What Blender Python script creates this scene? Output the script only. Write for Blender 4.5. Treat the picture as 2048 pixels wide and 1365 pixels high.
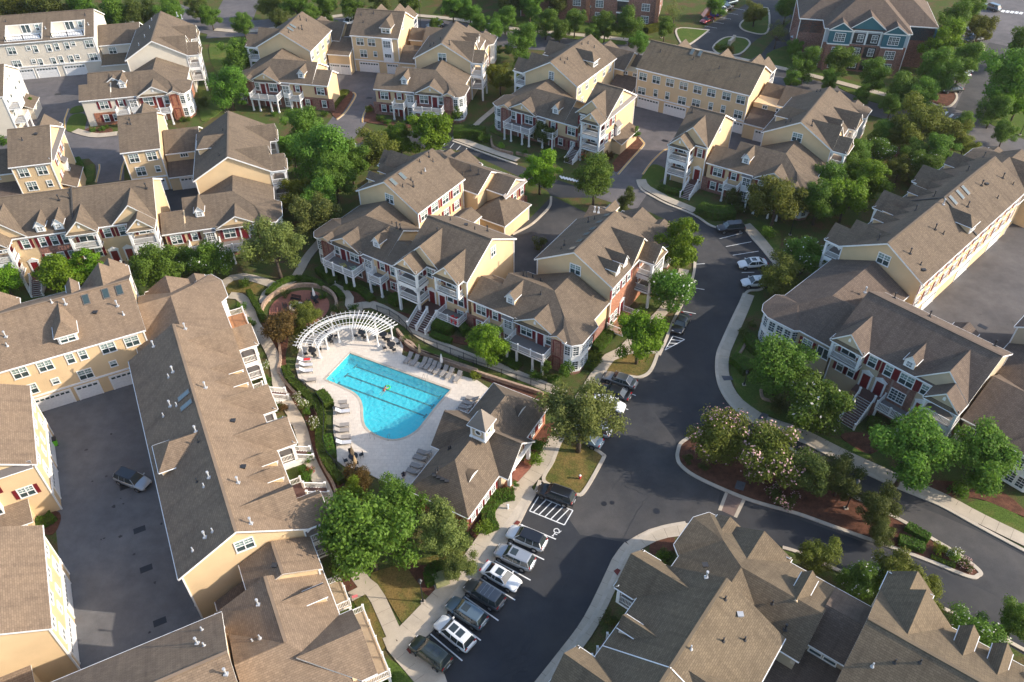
import bpy, bmesh, math, random
from mathutils import Vector, Matrix
for o in list(bpy.data.objects): bpy.data.objects.remove(o)
S = bpy.context.scene
COL = S.collection
R = math.radians
rnd = random.Random(7)

# ---------------------------------------------------------------- camera
HAZE = 0.00006
CAM_H = 78.0
F_PX, PITCH, ROLL, CX, CY = 1620.0, R(41.73), R(-0.5), 1024.0, 682.5
_c, _s = math.cos(ROLL), math.sin(ROLL)
AX = Vector((_c, _s, 0)); DN = Vector((-_s*math.cos(PITCH), _c*math.cos(PITCH), math.sin(PITCH)))
AZ = -DN; AY = AZ.cross(AX)
M3 = Matrix((AX, AY, AZ))
cam = bpy.data.cameras.new('camera'); camo = bpy.data.objects.new('camera', cam); COL.objects.link(camo)
cam.sensor_width = 36.0; cam.lens = F_PX/2048*36.0; cam.clip_start = 0.5; cam.clip_end = 6000
rx, ry, rz = M3 @ Vector((1, 0, 0)), M3 @ Vector((0, -1, 0)), M3 @ Vector((0, 0, -1))
mw = Matrix.Identity(4)
for i in range(3):
    mw[i][0], mw[i][1], mw[i][2] = rx[i], ry[i], rz[i]
mw[2][3] = CAM_H
camo.matrix_world = mw
S.camera = camo

# ---------------------------------------------------------------- sky, sun, exposure
SUN_AZ = Vector((1.0, -0.105)).normalized(); SUN_EL = R(25.5)
world = bpy.data.worlds.new('World'); S.world = world; world.use_nodes = True
nt = world.node_tree; nt.nodes.clear()
sky = nt.nodes.new('ShaderNodeTexSky'); sky.sky_type = 'NISHITA'; sky.sun_disc = False
sky.sun_elevation = SUN_EL; sky.sun_rotation = math.atan2(SUN_AZ.x, SUN_AZ.y)
sky.air_density = 1.0; sky.dust_density = 1.5; sky.ozone_density = 1.6
bg = nt.nodes.new('ShaderNodeBackground'); bg.inputs['Strength'].default_value = 0.15
ow = nt.nodes.new('ShaderNodeOutputWorld')
nt.links.new(sky.outputs[0], bg.inputs[0]); nt.links.new(bg.outputs[0], ow.inputs[0])
sun = bpy.data.lights.new('sun', 'SUN'); sun.energy = 3.05; sun.angle = R(0.6); sun.color = (1.0, 0.89, 0.755)
suno = bpy.data.objects.new('sun', sun); COL.objects.link(suno)
sd = Vector((SUN_AZ.x*math.cos(SUN_EL), SUN_AZ.y*math.cos(SUN_EL), math.sin(SUN_EL)))
suno.rotation_euler = sd.to_track_quat('Z', 'Y').to_euler(); suno.location = (120, -20, 120)
S.view_settings.view_transform = 'Standard'; S.view_settings.look = 'None'
S.view_settings.exposure = 1.12; S.view_settings.gamma = 1.0; S.view_settings.use_curve_mapping = False
S.render.engine = 'CYCLES'
S.cycles.max_bounces = 6; S.cycles.transparent_max_bounces = 8

# ---------------------------------------------------------------- survey: photo point at a known height -> plan position
ZOOM = {'px': (0, 0, 1), 'z1': (0, 0, 3.9), 'z2': (460, 0, 3.657), 'z3': (960, 0, 3.657), 'z4': (1490, 0, 3.67), 'z5': (0, 300, 3.4133),
 'z6': (560, 280, 3.4125), 'z7': (1000, 330, 3.175), 'z8': (1488, 300, 3.4125), 'y1': (0, 520, 2.844), 'y2': (420, 540, 3.102),
 'y3': (780, 640, 3.102), 'y4': (1330, 600, 2.852), 'y5': (0, 900, 2.936), 'y6': (400, 900, 2.936), 'y7': (780, 940, 3.2125),
 'y8': (1250, 940, 2.566), 'a1': (930, 500, 5.056), 'b1': (740, 20, 5.935), 'b2': (980, 60, 4.706), 'b3': (470, 10, 5.934),
 'b4': (610, 280, 4.014), 'b5': (1310, 150, 4.551), 'c1': (240, 540, 5.25), 'c2': (380, 780, 4.55), 'c3': (380, 1030, 4.074),
 'c4': (0, 740, 4.0167), 'c5': (1490, 540, 3.67), 'c6': (1090, 1010, 3.845), 'c7': (1540, 1060, 4.0315), 'c8': (0, 120, 4.549)}
def U(x, y, z=0.0, tag='px'):
    ox, oy, s = ZOOM[tag]; x = ox + x/s; y = oy + y/s
    d = M3 @ Vector(((x-CX)/F_PX, (y-CY)/F_PX, 1.0)); t = (z-CAM_H)/d.z
    return Vector((d.x*t, d.y*t))
def poly(tag, pts, z=0.0): return [U(x, y, z, tag) for x, y in pts]

# ---------------------------------------------------------------- materials
MATS = {}
def nodes_of(name):
    m = bpy.data.materials.new(name); m.use_nodes = True; t = m.node_tree
    return m, t, t.nodes['Principled BSDF']
def N(t, kind, **kw):
    n = t.nodes.new(kind)
    for k, v in kw.items():
        if hasattr(n, k): setattr(n, k, v)
        else: n.inputs[k.replace('_', ' ')].default_value = v
    return n
def ramp(t, fac, stops):
    r = t.nodes.new('ShaderNodeValToRGB'); e = r.color_ramp.elements
    while len(e) < len(stops): e.new(0.5)
    for el, (p, c) in zip(e, stops): el.position = p; el.color = (*c, 1)
    t.links.new(fac, r.inputs[0]); return r.outputs[0]
def mul(c, k): return tuple(min(1, x*k) for x in c)
def mixc(t, fac, a, b, mode='MIX'):
    m = t.nodes.new('ShaderNodeMix'); m.data_type = 'RGBA'; m.blend_type = mode
    for s, v in ((0, fac), (6, a), (7, b)):
        if isinstance(v, (int, float)): m.inputs[s].default_value = v
        elif isinstance(v, tuple): m.inputs[s].default_value = (*v, 1)
        else: t.links.new(v, m.inputs[s])
    return m.outputs[2]
def mat_noise(name, col, var=0.25, scale=0.6, rough=0.85, bump=0.0, bscale=20, fine=0.15, fscale=30, spec=0.3):
    """plain surface with broad and fine colour variation"""
    m, t, p = nodes_of(name); geo = t.nodes.new('ShaderNodeNewGeometry')
    n1 = N(t, 'ShaderNodeTexNoise', Scale=scale, Detail=5.0, Roughness=0.65); t.links.new(geo.outputs['Position'], n1.inputs['Vector'])
    c1 = ramp(t, n1.outputs[0], [(0.3, mul(col, 1-var)), (0.7, mul(col, 1+var))])
    n2 = N(t, 'ShaderNodeTexNoise', Scale=fscale, Detail=3.0); t.links.new(geo.outputs['Position'], n2.inputs['Vector'])
    c2 = ramp(t, n2.outputs[0], [(0.25, (1-fine,)*3), (0.75, (1+fine,)*3)])
    t.links.new(mixc(t, 1.0, c1, c2, 'MULTIPLY'), p.inputs['Base Color'])
    p.inputs['Roughness'].default_value = rough; p.inputs['Specular IOR Level'].default_value = spec
    if bump:
        n3 = N(t, 'ShaderNodeTexNoise', Scale=bscale, Detail=4.0); t.links.new(geo.outputs['Position'], n3.inputs['Vector'])
        b = N(t, 'ShaderNodeBump', Strength=bump, Distance=0.05); t.links.new(n3.outputs[0], b.inputs['Height']); t.links.new(b.outputs[0], p.inputs['Normal'])
    MATS[name] = m; return m
def mat_shingle(name, col):
    m, t, p = nodes_of(name); uv = t.nodes.new('ShaderNodeUVMap'); geo = t.nodes.new('ShaderNodeNewGeometry')
    br = N(t, 'ShaderNodeTexBrick', Scale=1.0); br.offset = 0.37
    br.inputs['Color1'].default_value = (*mul(col, 0.89), 1); br.inputs['Color2'].default_value = (*mul(col, 1.13), 1); br.inputs['Mortar'].default_value = (*mul(col, 0.62), 1)
    br.inputs['Brick Width'].default_value = 0.42; br.inputs['Row Height'].default_value = 0.2; br.inputs['Mortar Size'].default_value = 0.018; br.inputs['Mortar Smooth'].default_value = 0.3
    t.links.new(uv.outputs[0], br.inputs[0])
    n1 = N(t, 'ShaderNodeTexNoise', Scale=0.35, Detail=5.0, Roughness=0.6); t.links.new(geo.outputs['Position'], n1.inputs['Vector'])
    c1 = ramp(t, n1.outputs[0], [(0.28, (0.86, 0.86, 0.87)), (0.5, (1, 1, 1)), (0.75, (1.08, 1.07, 1.05))])
    mp = N(t, 'ShaderNodeMapping'); mp.inputs['Scale'].default_value = (1.6, 0.16, 1); t.links.new(uv.outputs[0], mp.inputs[0])
    n2 = N(t, 'ShaderNodeTexNoise', Scale=1.0, Detail=3.0); t.links.new(mp.outputs[0], n2.inputs['Vector'])
    c2 = ramp(t, n2.outputs[0], [(0.25, (0.80, 0.80, 0.81)), (0.5, (1, 1, 1)), (0.8, (1.05, 1.05, 1.04))])
    t.links.new(mixc(t, 1.0, mixc(t, 1.0, br.outputs[0], c1, 'MULTIPLY'), c2, 'MULTIPLY'), p.inputs['Base Color'])
    b = N(t, 'ShaderNodeBump', Strength=0.5, Distance=0.02); t.links.new(br.outputs['Fac'], b.inputs['Height']); b.invert = True
    t.links.new(b.outputs[0], p.inputs['Normal'])
    p.inputs['Roughness'].default_value = 0.95; p.inputs['Specular IOR Level'].default_value = 0.15
    MATS[name] = m; return m
def mat_siding(name, col):
    m, t, p = nodes_of(name); geo = t.nodes.new('ShaderNodeNewGeometry')
    sep = t.nodes.new('ShaderNodeSeparateXYZ'); t.links.new(geo.outputs['Position'], sep.inputs[0])
    mo = N(t, 'ShaderNodeMath', operation='FRACT'); mm = N(t, 'ShaderNodeMath', operation='MULTIPLY'); mm.inputs[1].default_value = 1/0.17
    t.links.new(sep.outputs[2], mm.inputs[0]); t.links.new(mm.outputs[0], mo.inputs[0])
    cl = ramp(t, mo.outputs[0], [(0.0, (0.80,)*3), (0.12, (1,)*3), (1.0, (0.98,)*3)])
    n1 = N(t, 'ShaderNodeTexNoise', Scale=0.5, Detail=4.0); t.links.new(geo.outputs['Position'], n1.inputs['Vector'])
    c1 = ramp(t, n1.outputs[0], [(0.3, mul(col, 0.93)), (0.7, mul(col, 1.05))])
    t.links.new(mixc(t, 1.0, c1, cl, 'MULTIPLY'), p.inputs['Base Color'])
    b = N(t, 'ShaderNodeBump', Strength=0.6, Distance=0.02); t.links.new(mo.outputs[0], b.inputs['Height']); b.invert = True; t.links.new(b.outputs[0], p.inputs['Normal'])
    p.inputs['Roughness'].default_value = 0.7; MATS[name] = m; return m
def mat_brick(name, c1, c2, mort, bw=0.22, bh=0.075, ground=False, msize=0.006):
    m, t, p = nodes_of(name); geo = t.nodes.new('ShaderNodeNewGeometry')
    br = N(t, 'ShaderNodeTexBrick', Scale=1.0); br.inputs['Color1'].default_value = (*c1, 1); br.inputs['Color2'].default_value = (*c2, 1); br.inputs['Mortar'].default_value = (*mort, 1)
    br.inputs['Brick Width'].default_value = bw; br.inputs['Row Height'].default_value = bh; br.inputs['Mortar Size'].default_value = msize
    if ground: t.links.new(geo.outputs['Position'], br.inputs[0])
    else:
        sep = t.nodes.new('ShaderNodeSeparateXYZ'); t.links.new(geo.outputs['Position'], sep.inputs[0])
        ad = N(t, 'ShaderNodeMath', operation='ADD'); t.links.new(sep.outputs[0], ad.inputs[0]); t.links.new(sep.outputs[1], ad.inputs[1])
        cb = t.nodes.new('ShaderNodeCombineXYZ'); t.links.new(ad.outputs[0], cb.inputs[0]); t.links.new(sep.outputs[2], cb.inputs[1]); t.links.new(cb.outputs[0], br.inputs[0])
    n1 = N(t, 'ShaderNodeTexNoise', Scale=3.0, Detail=4.0); t.links.new(geo.outputs['Position'], n1.inputs['Vector'])
    cc = ramp(t, n1.outputs[0], [(0.3, (0.94 if ground else 0.75,)*3), (0.7, (1.06 if ground else 1.25,)*3)])
    t.links.new(mixc(t, 1.0, br.outputs[0], cc, 'MULTIPLY'), p.inputs['Base Color'])
    b = N(t, 'ShaderNodeBump', Strength=0.5, Distance=0.02); t.links.new(br.outputs['Fac'], b.inputs['Height']); b.invert = True; t.links.new(b.outputs[0], p.inputs['Normal'])
    p.inputs['Roughness'].default_value = 0.9; MATS[name] = m; return m
def mat_plain(name, col, rough=0.5, metal=0.0, spec=0.5, coat=0.0):
    m, t, p = nodes_of(name); geo = t.nodes.new('ShaderNodeNewGeometry')
    n1 = N(t, 'ShaderNodeTexNoise', Scale=4.0, Detail=3.0); t.links.new(geo.outputs['Position'], n1.inputs['Vector'])
    t.links.new(ramp(t, n1.outputs[0], [(0.3, mul(col, 0.93)), (0.7, mul(col, 1.06))]), p.inputs['Base Color'])
    p.inputs['Roughness'].default_value = rough; p.inputs['Metallic'].default_value = metal; p.inputs['Specular IOR Level'].default_value = spec
    p.inputs['Coat Weight'].default_value = coat; p.inputs['Coat Roughness'].default_value = 0.05
    MATS[name] = m; return m
def mat_leaf(name, dark, light, trans=0.45, flower=None, famt=0.62):
    m, t, p = nodes_of(name); geo = t.nodes.new('ShaderNodeNewGeometry'); oi = t.nodes.new('ShaderNodeObjectInfo')
    n1 = N(t, 'ShaderNodeTexNoise', Scale=0.9, Detail=3.0); t.links.new(geo.outputs['Position'], n1.inputs['Vector'])
    n2 = N(t, 'ShaderNodeTexNoise', Scale=9.0, Detail=2.0); t.links.new(geo.outputs['Position'], n2.inputs['Vector'])
    ad = N(t, 'ShaderNodeMath', operation='ADD'); t.links.new(n1.outputs[0], ad.inputs[0]); t.links.new(n2.outputs[0], ad.inputs[1])
    ha = N(t, 'ShaderNodeMath', operation='MULTIPLY'); ha.inputs[1].default_value = 0.5; t.links.new(ad.outputs[0], ha.inputs[0])
    c = ramp(t, ha.outputs[0], [(0.32, dark), (0.66, light)])
    hs = N(t, 'ShaderNodeHueSaturation'); mr = N(t, 'ShaderNodeMapRange'); t.links.new(oi.outputs['Random'], mr.inputs[0])
    mr.inputs[3].default_value = 0.485; mr.inputs[4].default_value = 0.515; t.links.new(mr.outputs[0], hs.inputs['Hue'])
    mr2 = N(t, 'ShaderNodeMapRange'); t.links.new(oi.outputs['Random'], mr2.inputs[0]); mr2.inputs[3].default_value = 0.8; mr2.inputs[4].default_value = 1.2; t.links.new(mr2.outputs[0], hs.inputs['Value'])
    t.links.new(c, hs.inputs['Color'])
    p.inputs['Roughness'].default_value = 0.6; p.inputs['Specular IOR Level'].default_value = 0.25
    t.links.new(hs.outputs[0], p.inputs['Base Color'])
    tr = t.nodes.new('ShaderNodeBsdfTranslucent'); t.links.new(hs.outputs[0], tr.inputs[0])
    mx = t.nodes.new('ShaderNodeMixShader'); mx.inputs[0].default_value = trans
    t.links.new(p.outputs[0], mx.inputs[1]); t.links.new(tr.outputs[0], mx.inputs[2])
    t.links.new(mx.outputs[0], t.nodes['Material Output'].inputs[0])
    MATS[name] = m; return m

mat_shingle('shingle_brown', (0.152, 0.117, 0.085)); mat_shingle('shingle_grey', (0.154, 0.119, 0.080)); mat_shingle('shingle_warm', (0.222, 0.161, 0.111))
mat_shingle('shingle_plum', (0.138, 0.105, 0.083))
mat_siding('siding_yellow', (0.66, 0.48, 0.275)); mat_siding('siding_tan', (0.52, 0.42, 0.285)); mat_siding('siding_cream', (0.66, 0.59, 0.48)); mat_siding('siding_sand', (0.40, 0.33, 0.24))
mat_siding('siding_teal', (0.035, 0.13, 0.16)); mat_siding('siding_grey', (0.45, 0.47, 0.5))
mat_brick('brick_red', (0.30, 0.125, 0.085), (0.20, 0.09, 0.065), (0.36, 0.3, 0.25)); mat_brick('brick_orange', (0.40, 0.155, 0.075), (0.31, 0.115, 0.06), (0.4, 0.3, 0.22))
mat_brick('paver_red', (0.33, 0.125, 0.08), (0.26, 0.095, 0.065), (0.2, 0.11, 0.08), 0.3, 0.15, True, 0.01)
mat_brick('pool_deck', (0.68, 0.60, 0.50), (0.63, 0.55, 0.455), (0.52, 0.45, 0.37), 0.6, 0.6, True, 0.012)
mat_brick('wall_block', (0.42, 0.29, 0.20), (0.34, 0.23, 0.16), (0.24, 0.17, 0.12), 0.4, 0.2)
mat_plain('white_trim', (0.80, 0.79, 0.76), 0.5); mat_plain('shutter_red', (0.16, 0.012, 0.018), 0.45); mat_plain('door_red', (0.20, 0.012, 0.016), 0.35)
mat_plain('metal_black', (0.015, 0.015, 0.017), 0.45); mat_plain('pipe_white', (0.42, 0.43, 0.44), 0.4); mat_plain('pipe_black', (0.03, 0.03, 0.032), 0.6)
mat_plain('metal_roof', (0.17, 0.145, 0.125), 0.45, 0.3); mat_plain('garage_white', (0.74, 0.73, 0.71), 0.5); mat_plain('deck_wood', (0.42, 0.21, 0.10), 0.7); mat_plain('deck_grey', (0.20, 0.18, 0.165), 0.8); mat_plain('deck_tan', (0.5, 0.38, 0.25), 0.8)
mat_plain('stair_brown', (0.10, 0.05, 0.04), 0.7); mat_plain('glass', (0.040, 0.064, 0.066), 0.06, 0.0, 0.8); mat_plain('blind', (0.20, 0.275, 0.25), 0.12, 0.0, 0.7); mat_plain('glass_sky', (0.12, 0.15, 0.15), 0.08, 0.0, 0.7)
mat_plain('dark_and_shade', (0.05, 0.045, 0.04), 0.8)  # dark tone of flashing and ash, also painted shade of balcony recesses
mat_noise('asphalt_new', (0.038, 0.038, 0.042), 0.35, 0.12, 0.85, 0.2, 30, 0.2, 12); mat_noise('asphalt_old', (0.125, 0.112, 0.112), 0.16, 0.15, 0.9, 0.2, 30, 0.14, 10); mat_noise('asphalt_court', (0.125, 0.122, 0.122), 0.14, 0.15, 0.9, 0.2, 30, 0.14, 10); mat_noise('asphalt_mid', (0.058, 0.055, 0.055), 0.32, 0.1, 0.9, 0.2, 30, 0.2, 10)

def mat_asphalt(name, dark, light, scale, lo, hi):
    m, t, p = nodes_of(name); geo = t.nodes.new('ShaderNodeNewGeometry'); outs = []
    for sc, de in ((scale, 6.0), (scale*5, 4.0), (22.0, 3.0)):
        n_ = N(t, 'ShaderNodeTexNoise', Scale=sc, Detail=de, Roughness=0.62); t.links.new(geo.outputs['Position'], n_.inputs['Vector']); outs.append(n_.outputs[0])
    c = ramp(t, outs[0], [(lo, dark), (hi, light)]); c2 = ramp(t, outs[1], [(0.3, (0.86,)*3), (0.7, (1.14,)*3)]); c3 = ramp(t, outs[2], [(0.25, (0.78,)*3), (0.75, (1.22,)*3)])
    t.links.new(mixc(t, 1.0, mixc(t, 1.0, c, c2, 'MULTIPLY'), c3, 'MULTIPLY'), p.inputs['Base Color']); b = N(t, 'ShaderNodeBump', Strength=0.25, Distance=0.03); t.links.new(outs[2], b.inputs['Height']); t.links.new(b.outputs[0], p.inputs['Normal'])
    p.inputs['Roughness'].default_value = 0.85; p.inputs['Specular IOR Level'].default_value = 0.3; MATS[name] = m
mat_asphalt('asphalt_new', (0.030, 0.033, 0.039), (0.056, 0.054, 0.053), 0.07, 0.40, 0.66); mat_asphalt('asphalt_mid', (0.040, 0.041, 0.044), (0.078, 0.073, 0.069), 0.10, 0.36, 0.64); mat_asphalt('asphalt_old', (0.105, 0.098, 0.098), (0.150, 0.135, 0.132), 0.12, 0.35, 0.65); mat_asphalt('asphalt_lot', (0.070, 0.066, 0.067), (0.110, 0.102, 0.100), 0.12, 0.35, 0.65); mat_asphalt('asphalt_court', (0.120, 0.118, 0.120), (0.155, 0.150, 0.148), 0.12, 0.35, 0.65)
mat_noise('concrete', (0.46, 0.39, 0.30), 0.14, 0.5, 0.9, 0.1, 25, 0.1, 15); mat_noise('kerb_concrete', (0.50, 0.43, 0.34), 0.15, 0.8, 0.9, 0.1, 25, 0.1, 15); mat_noise('joint', (0.12, 0.10, 0.08), 0.2)
mat_noise('mulch', (0.115, 0.048, 0.028), 0.4, 1.2, 1.0, 0.6, 18, 0.45, 14); mat_noise('paint_white', (0.74, 0.74, 0.72), 0.12, 2.0, 0.7, 0, 1, 0.1, 30); mat_noise('paint_yellow', (0.62, 0.34, 0.03), 0.2, 2.0, 0.7); mat_noise('tactile_red', (0.16, 0.035, 0.028), 0.2, 2.0, 0.8); mat_noise('slate_paver', (0.10, 0.10, 0.11), 0.2, 2.0, 0.8)
mat_noise('bark', (0.10, 0.075, 0.055), 0.3, 3.0, 0.95, 0.5, 14)
def mat_grass(name, g, b, thr):
    m, t, p = nodes_of(name); geo = t.nodes.new('ShaderNodeNewGeometry')
    n1 = N(t, 'ShaderNodeTexNoise', Scale=0.28, Detail=6.0, Roughness=0.7); t.links.new(geo.outputs['Position'], n1.inputs['Vector'])
    n2 = N(t, 'ShaderNodeTexNoise', Scale=7.0, Detail=3.0); t.links.new(geo.outputs['Position'], n2.inputs['Vector'])
    c = ramp(t, n1.outputs[0], [(thr-0.10, g), (thr+0.10, b)]); c2 = ramp(t, n2.outputs[0], [(0.25, (0.6,)*3), (0.75, (1.4,)*3)])
    t.links.new(mixc(t, 1.0, c, c2, 'MULTIPLY'), p.inputs['Base Color'])
    bm_ = N(t, 'ShaderNodeBump', Strength=0.8, Distance=0.06); t.links.new(n2.outputs[0], bm_.inputs['Height']); t.links.new(bm_.outputs[0], p.inputs['Normal'])
    p.inputs['Roughness'].default_value = 1.0; p.inputs['Specular IOR Level'].default_value = 0.1; MATS[name] = m
mat_grass('ground', (0.070, 0.095, 0.025), (0.125, 0.075, 0.042), 0.56)
mat_grass('lawn', (0.075, 0.115, 0.022), (0.14, 0.135, 0.04), 0.6); mat_grass('lawn_dry', (0.085, 0.095, 0.024), (0.19, 0.13, 0.045), 0.50)
mat_leaf('leaf_oak', (0.058, 0.125, 0.014), (0.165, 0.275, 0.032)); mat_leaf('leaf_bright', (0.075, 0.155, 0.008), (0.22, 0.35, 0.020)); mat_leaf('leaf_willow', (0.100, 0.130, 0.028), (0.235, 0.275, 0.065))
mat_leaf('leaf_dark', (0.050, 0.074, 0.014), (0.130, 0.155, 0.030)); mat_leaf('leaf_yellow', (0.085, 0.115, 0.010), (0.22, 0.25, 0.02)); mat_leaf('leaf_rust', (0.075, 0.065, 0.018), (0.20, 0.115, 0.03)); mat_leaf('leaf_olive', (0.080, 0.104, 0.014), (0.205, 0.222, 0.032))
mat_leaf('hedge_leaf', (0.040, 0.092, 0.008), (0.12, 0.215, 0.020)); mat_leaf('lime_leaf', (0.07, 0.14, 0.01), (0.22, 0.34, 0.03))
mat_leaf('blossom_white', (0.55, 0.52, 0.42), (0.80, 0.78, 0.70), 0.3); mat_leaf('blossom_pink', (0.48, 0.25, 0.27), (0.75, 0.48, 0.46), 0.3); mat_leaf('blossom_red', (0.42, 0.05, 0.04), (0.62, 0.16, 0.10), 0.3)

# ---------------------------------------------------------------- mesh helpers
class MB:
    def __init__(s): s.v = []; s.f = []; s.m = []; s.uv = None
    def face(s, pts, mi=0):
        k = len(s.v); s.v += [tuple(p) for p in pts]; s.f.append(tuple(range(k, k+len(pts)))); s.m.append(mi)
    def hexa(s, b, t, mi=0, cap=True, mt=None):
        """prism between bottom ring b and top ring t"""
        k = len(s.v); n = len(b); s.v += [tuple(p) for p in b] + [tuple(p) for p in t]
        for i in range(n):
            j = (i+1) % n; s.f.append((k+i, k+j, k+n+j, k+n+i)); s.m.append(mi)
        if cap:
            s.f.append(tuple(range(k+n, k+2*n))); s.m.append(mi if mt is None else mt); s.f.append(tuple(range(k+n-1, k-1, -1))); s.m.append(mi)
    def box(s, c, d, mi=0, rz=0.0):
        cx, cy, cz = c; a, b, h = d[0]/2, d[1]/2, d[2]/2; co, si = math.cos(rz), math.sin(rz)
        ring = [(cx+x*co-y*si, cy+x*si+y*co) for x, y in ((-a, -b), (a, -b), (a, b), (-a, b))]
        s.hexa([(x, y, cz-h) for x, y in ring], [(x, y, cz+h) for x, y in ring], mi)
    def prism(s, ring, z0, z1, mi=0, mt=None): s.hexa([(p[0], p[1], z0) for p in ring], [(p[0], p[1], z1) for p in ring], mi, True, mt)
    def bar(s, p, q, w, h=None, mi=0):
        p, q = Vector(p), Vector(q); h = h or w; d = (q-p)
        if d.length < 1e-6: return
        d.normalize(); up = Vector((0, 0, 1)) if abs(d.z) < 0.95 else Vector((1, 0, 0)); sd_ = d.cross(up).normalized(); up = sd_.cross(d)
        o = [sd_*(a*w/2)+up*(b*h/2) for a, b in ((-1, -1), (1, -1), (1, 1), (-1, 1))]
        s.hexa([p+x for x in o], [q+x for x in o], mi)
    def tube(s, p, q, r0, r1=None, n=8, mi=0):
        p, q = Vector(p), Vector(q); r1 = r0 if r1 is None else r1; d = (q-p).normalized(); up = Vector((0, 0, 1)) if abs(d.z) < 0.95 else Vector((1, 0, 0))
        a = d.cross(up).normalized(); b = a.cross(d)
        an = [2*math.pi*i/n for i in range(n)]
        s.hexa([p+(a*math.cos(t)+b*math.sin(t))*r0 for t in an], [q+(a*math.cos(t)+b*math.sin(t))*r1 for t in an], mi)
    def ball(s, c, r, n=10, m=6, mi=0, z0=-1.0):
        c = Vector(c); r = Vector(r) if not isinstance(r, (int, float)) else Vector((r, r, r)); k = len(s.v)
        for j in range(m+1):
            ph = math.asin(z0) + (math.pi/2-math.asin(z0))*j/m
            for i in range(n):
                th = 2*math.pi*i/n; s.v.append((c.x+r.x*math.cos(ph)*math.cos(th), c.y+r.y*math.cos(ph)*math.sin(th), c.z+r.z*math.sin(ph)))
        for j in range(m):
            for i in range(n):
                s.f.append((k+j*n+i, k+j*n+(i+1) % n, k+(j+1)*n+(i+1) % n, k+(j+1)*n+i)); s.m.append(mi)
    def mesh(s, name, mats, smooth=False):
        me = bpy.data.meshes.new(name); me.from_pydata(s.v, [], s.f)
        for m in ([mats] if isinstance(mats, str) else mats): me.materials.append(MATS[m])
        me.polygons.foreach_set('material_index', s.m)
        if smooth: me.polygons.foreach_set('use_smooth', [True]*len(s.f))
        if s.uv:
            l = me.uv_layers.new(name='UVMap')
            for i, (a, b) in enumerate(s.uv): l.data[i].uv = (a, b)
        me.update(); return me
    def build(s, name, mats, parent=None, smooth=False):
        return link(name, s.mesh(name, mats, smooth), parent)
def link(name, me, parent=None, loc=None, rz=0.0):
    o = bpy.data.objects.new(name, me); COL.objects.link(o)
    if loc is not None: o.location = loc; o.rotation_euler = (0, 0, rz)
    if parent is not None:
        o.parent = parent
        if parent.get('_w'): o.location = Vector(o.location)-Vector(parent['_w'])
    return o
def thing(name, label, cat, loc=(0, 0, 0), rz=0.0, group=None):
    """an Empty at the thing's base; parts are given in plan (world) coordinates when rz is 0"""
    o = bpy.data.objects.new(name, None); COL.objects.link(o); o.location = loc; o.rotation_euler = (0, 0, rz); o.empty_display_size = 0.3
    o['label'] = label; o['category'] = cat
    if group: o['group'] = group
    if rz == 0.0: o['_w'] = tuple(loc)
    return o
def tag(o, label=None, cat=None, group=None, kind=None):
    for k, v in (('label', label), ('category', cat), ('group', group), ('kind', kind)):
        if v: o[k] = v
    return o
def copy_tree(o, parent=None):
    c = o.copy(); COL.objects.link(c); c.parent = parent
    for ch in list(o.children): copy_tree(ch, c)
    return c
def sub(name, me, parent):
    """a sub-part sharing the part's own axes"""
    o = bpy.data.objects.new(name, me); COL.objects.link(o); o.parent = parent; return o
# ---------------------------------------------------------------- plan frames and building kit
class FR:
    def __init__(s, o, e1, e2): s.o = Vector(o); s.e1 = Vector(e1); s.e2 = Vector(e2)
    def P(s, a, b, z=0.0): q = s.o+s.e1*a+s.e2*b; return Vector((q.x, q.y, z))
    def xy(s, a, b): return s.o+s.e1*a+s.e2*b
    def sub(s, a, b, s1=1, s2=1, swap=False):
        e1, e2 = s.e1*s1, s.e2*s2
        if swap: e1, e2 = s.e2*s1, s.e1*s2
        return FR(s.xy(a, b), e1, e2)
    def loc(s, q): d = Vector((q[0], q[1]))-s.o; return d.dot(s.e1), d.dot(s.e2)
def frame(mid, deg):
    v = Vector((math.cos(R(deg)), math.sin(R(deg)))); return FR(mid, (v.y, -v.x), v)

class Bld:
    """one building: root Empty plus its materials"""
    def __init__(s, name, label, loc, wall='siding_yellow', roof='shingle_brown', brick='brick_red', gable=None, cat='building', group=None):
        s.root = thing(name, label, cat, (loc[0], loc[1], 0), 0.0, group); s.wall = wall; s.roof = roof; s.brick = brick; s.gable = gable or wall

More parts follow.
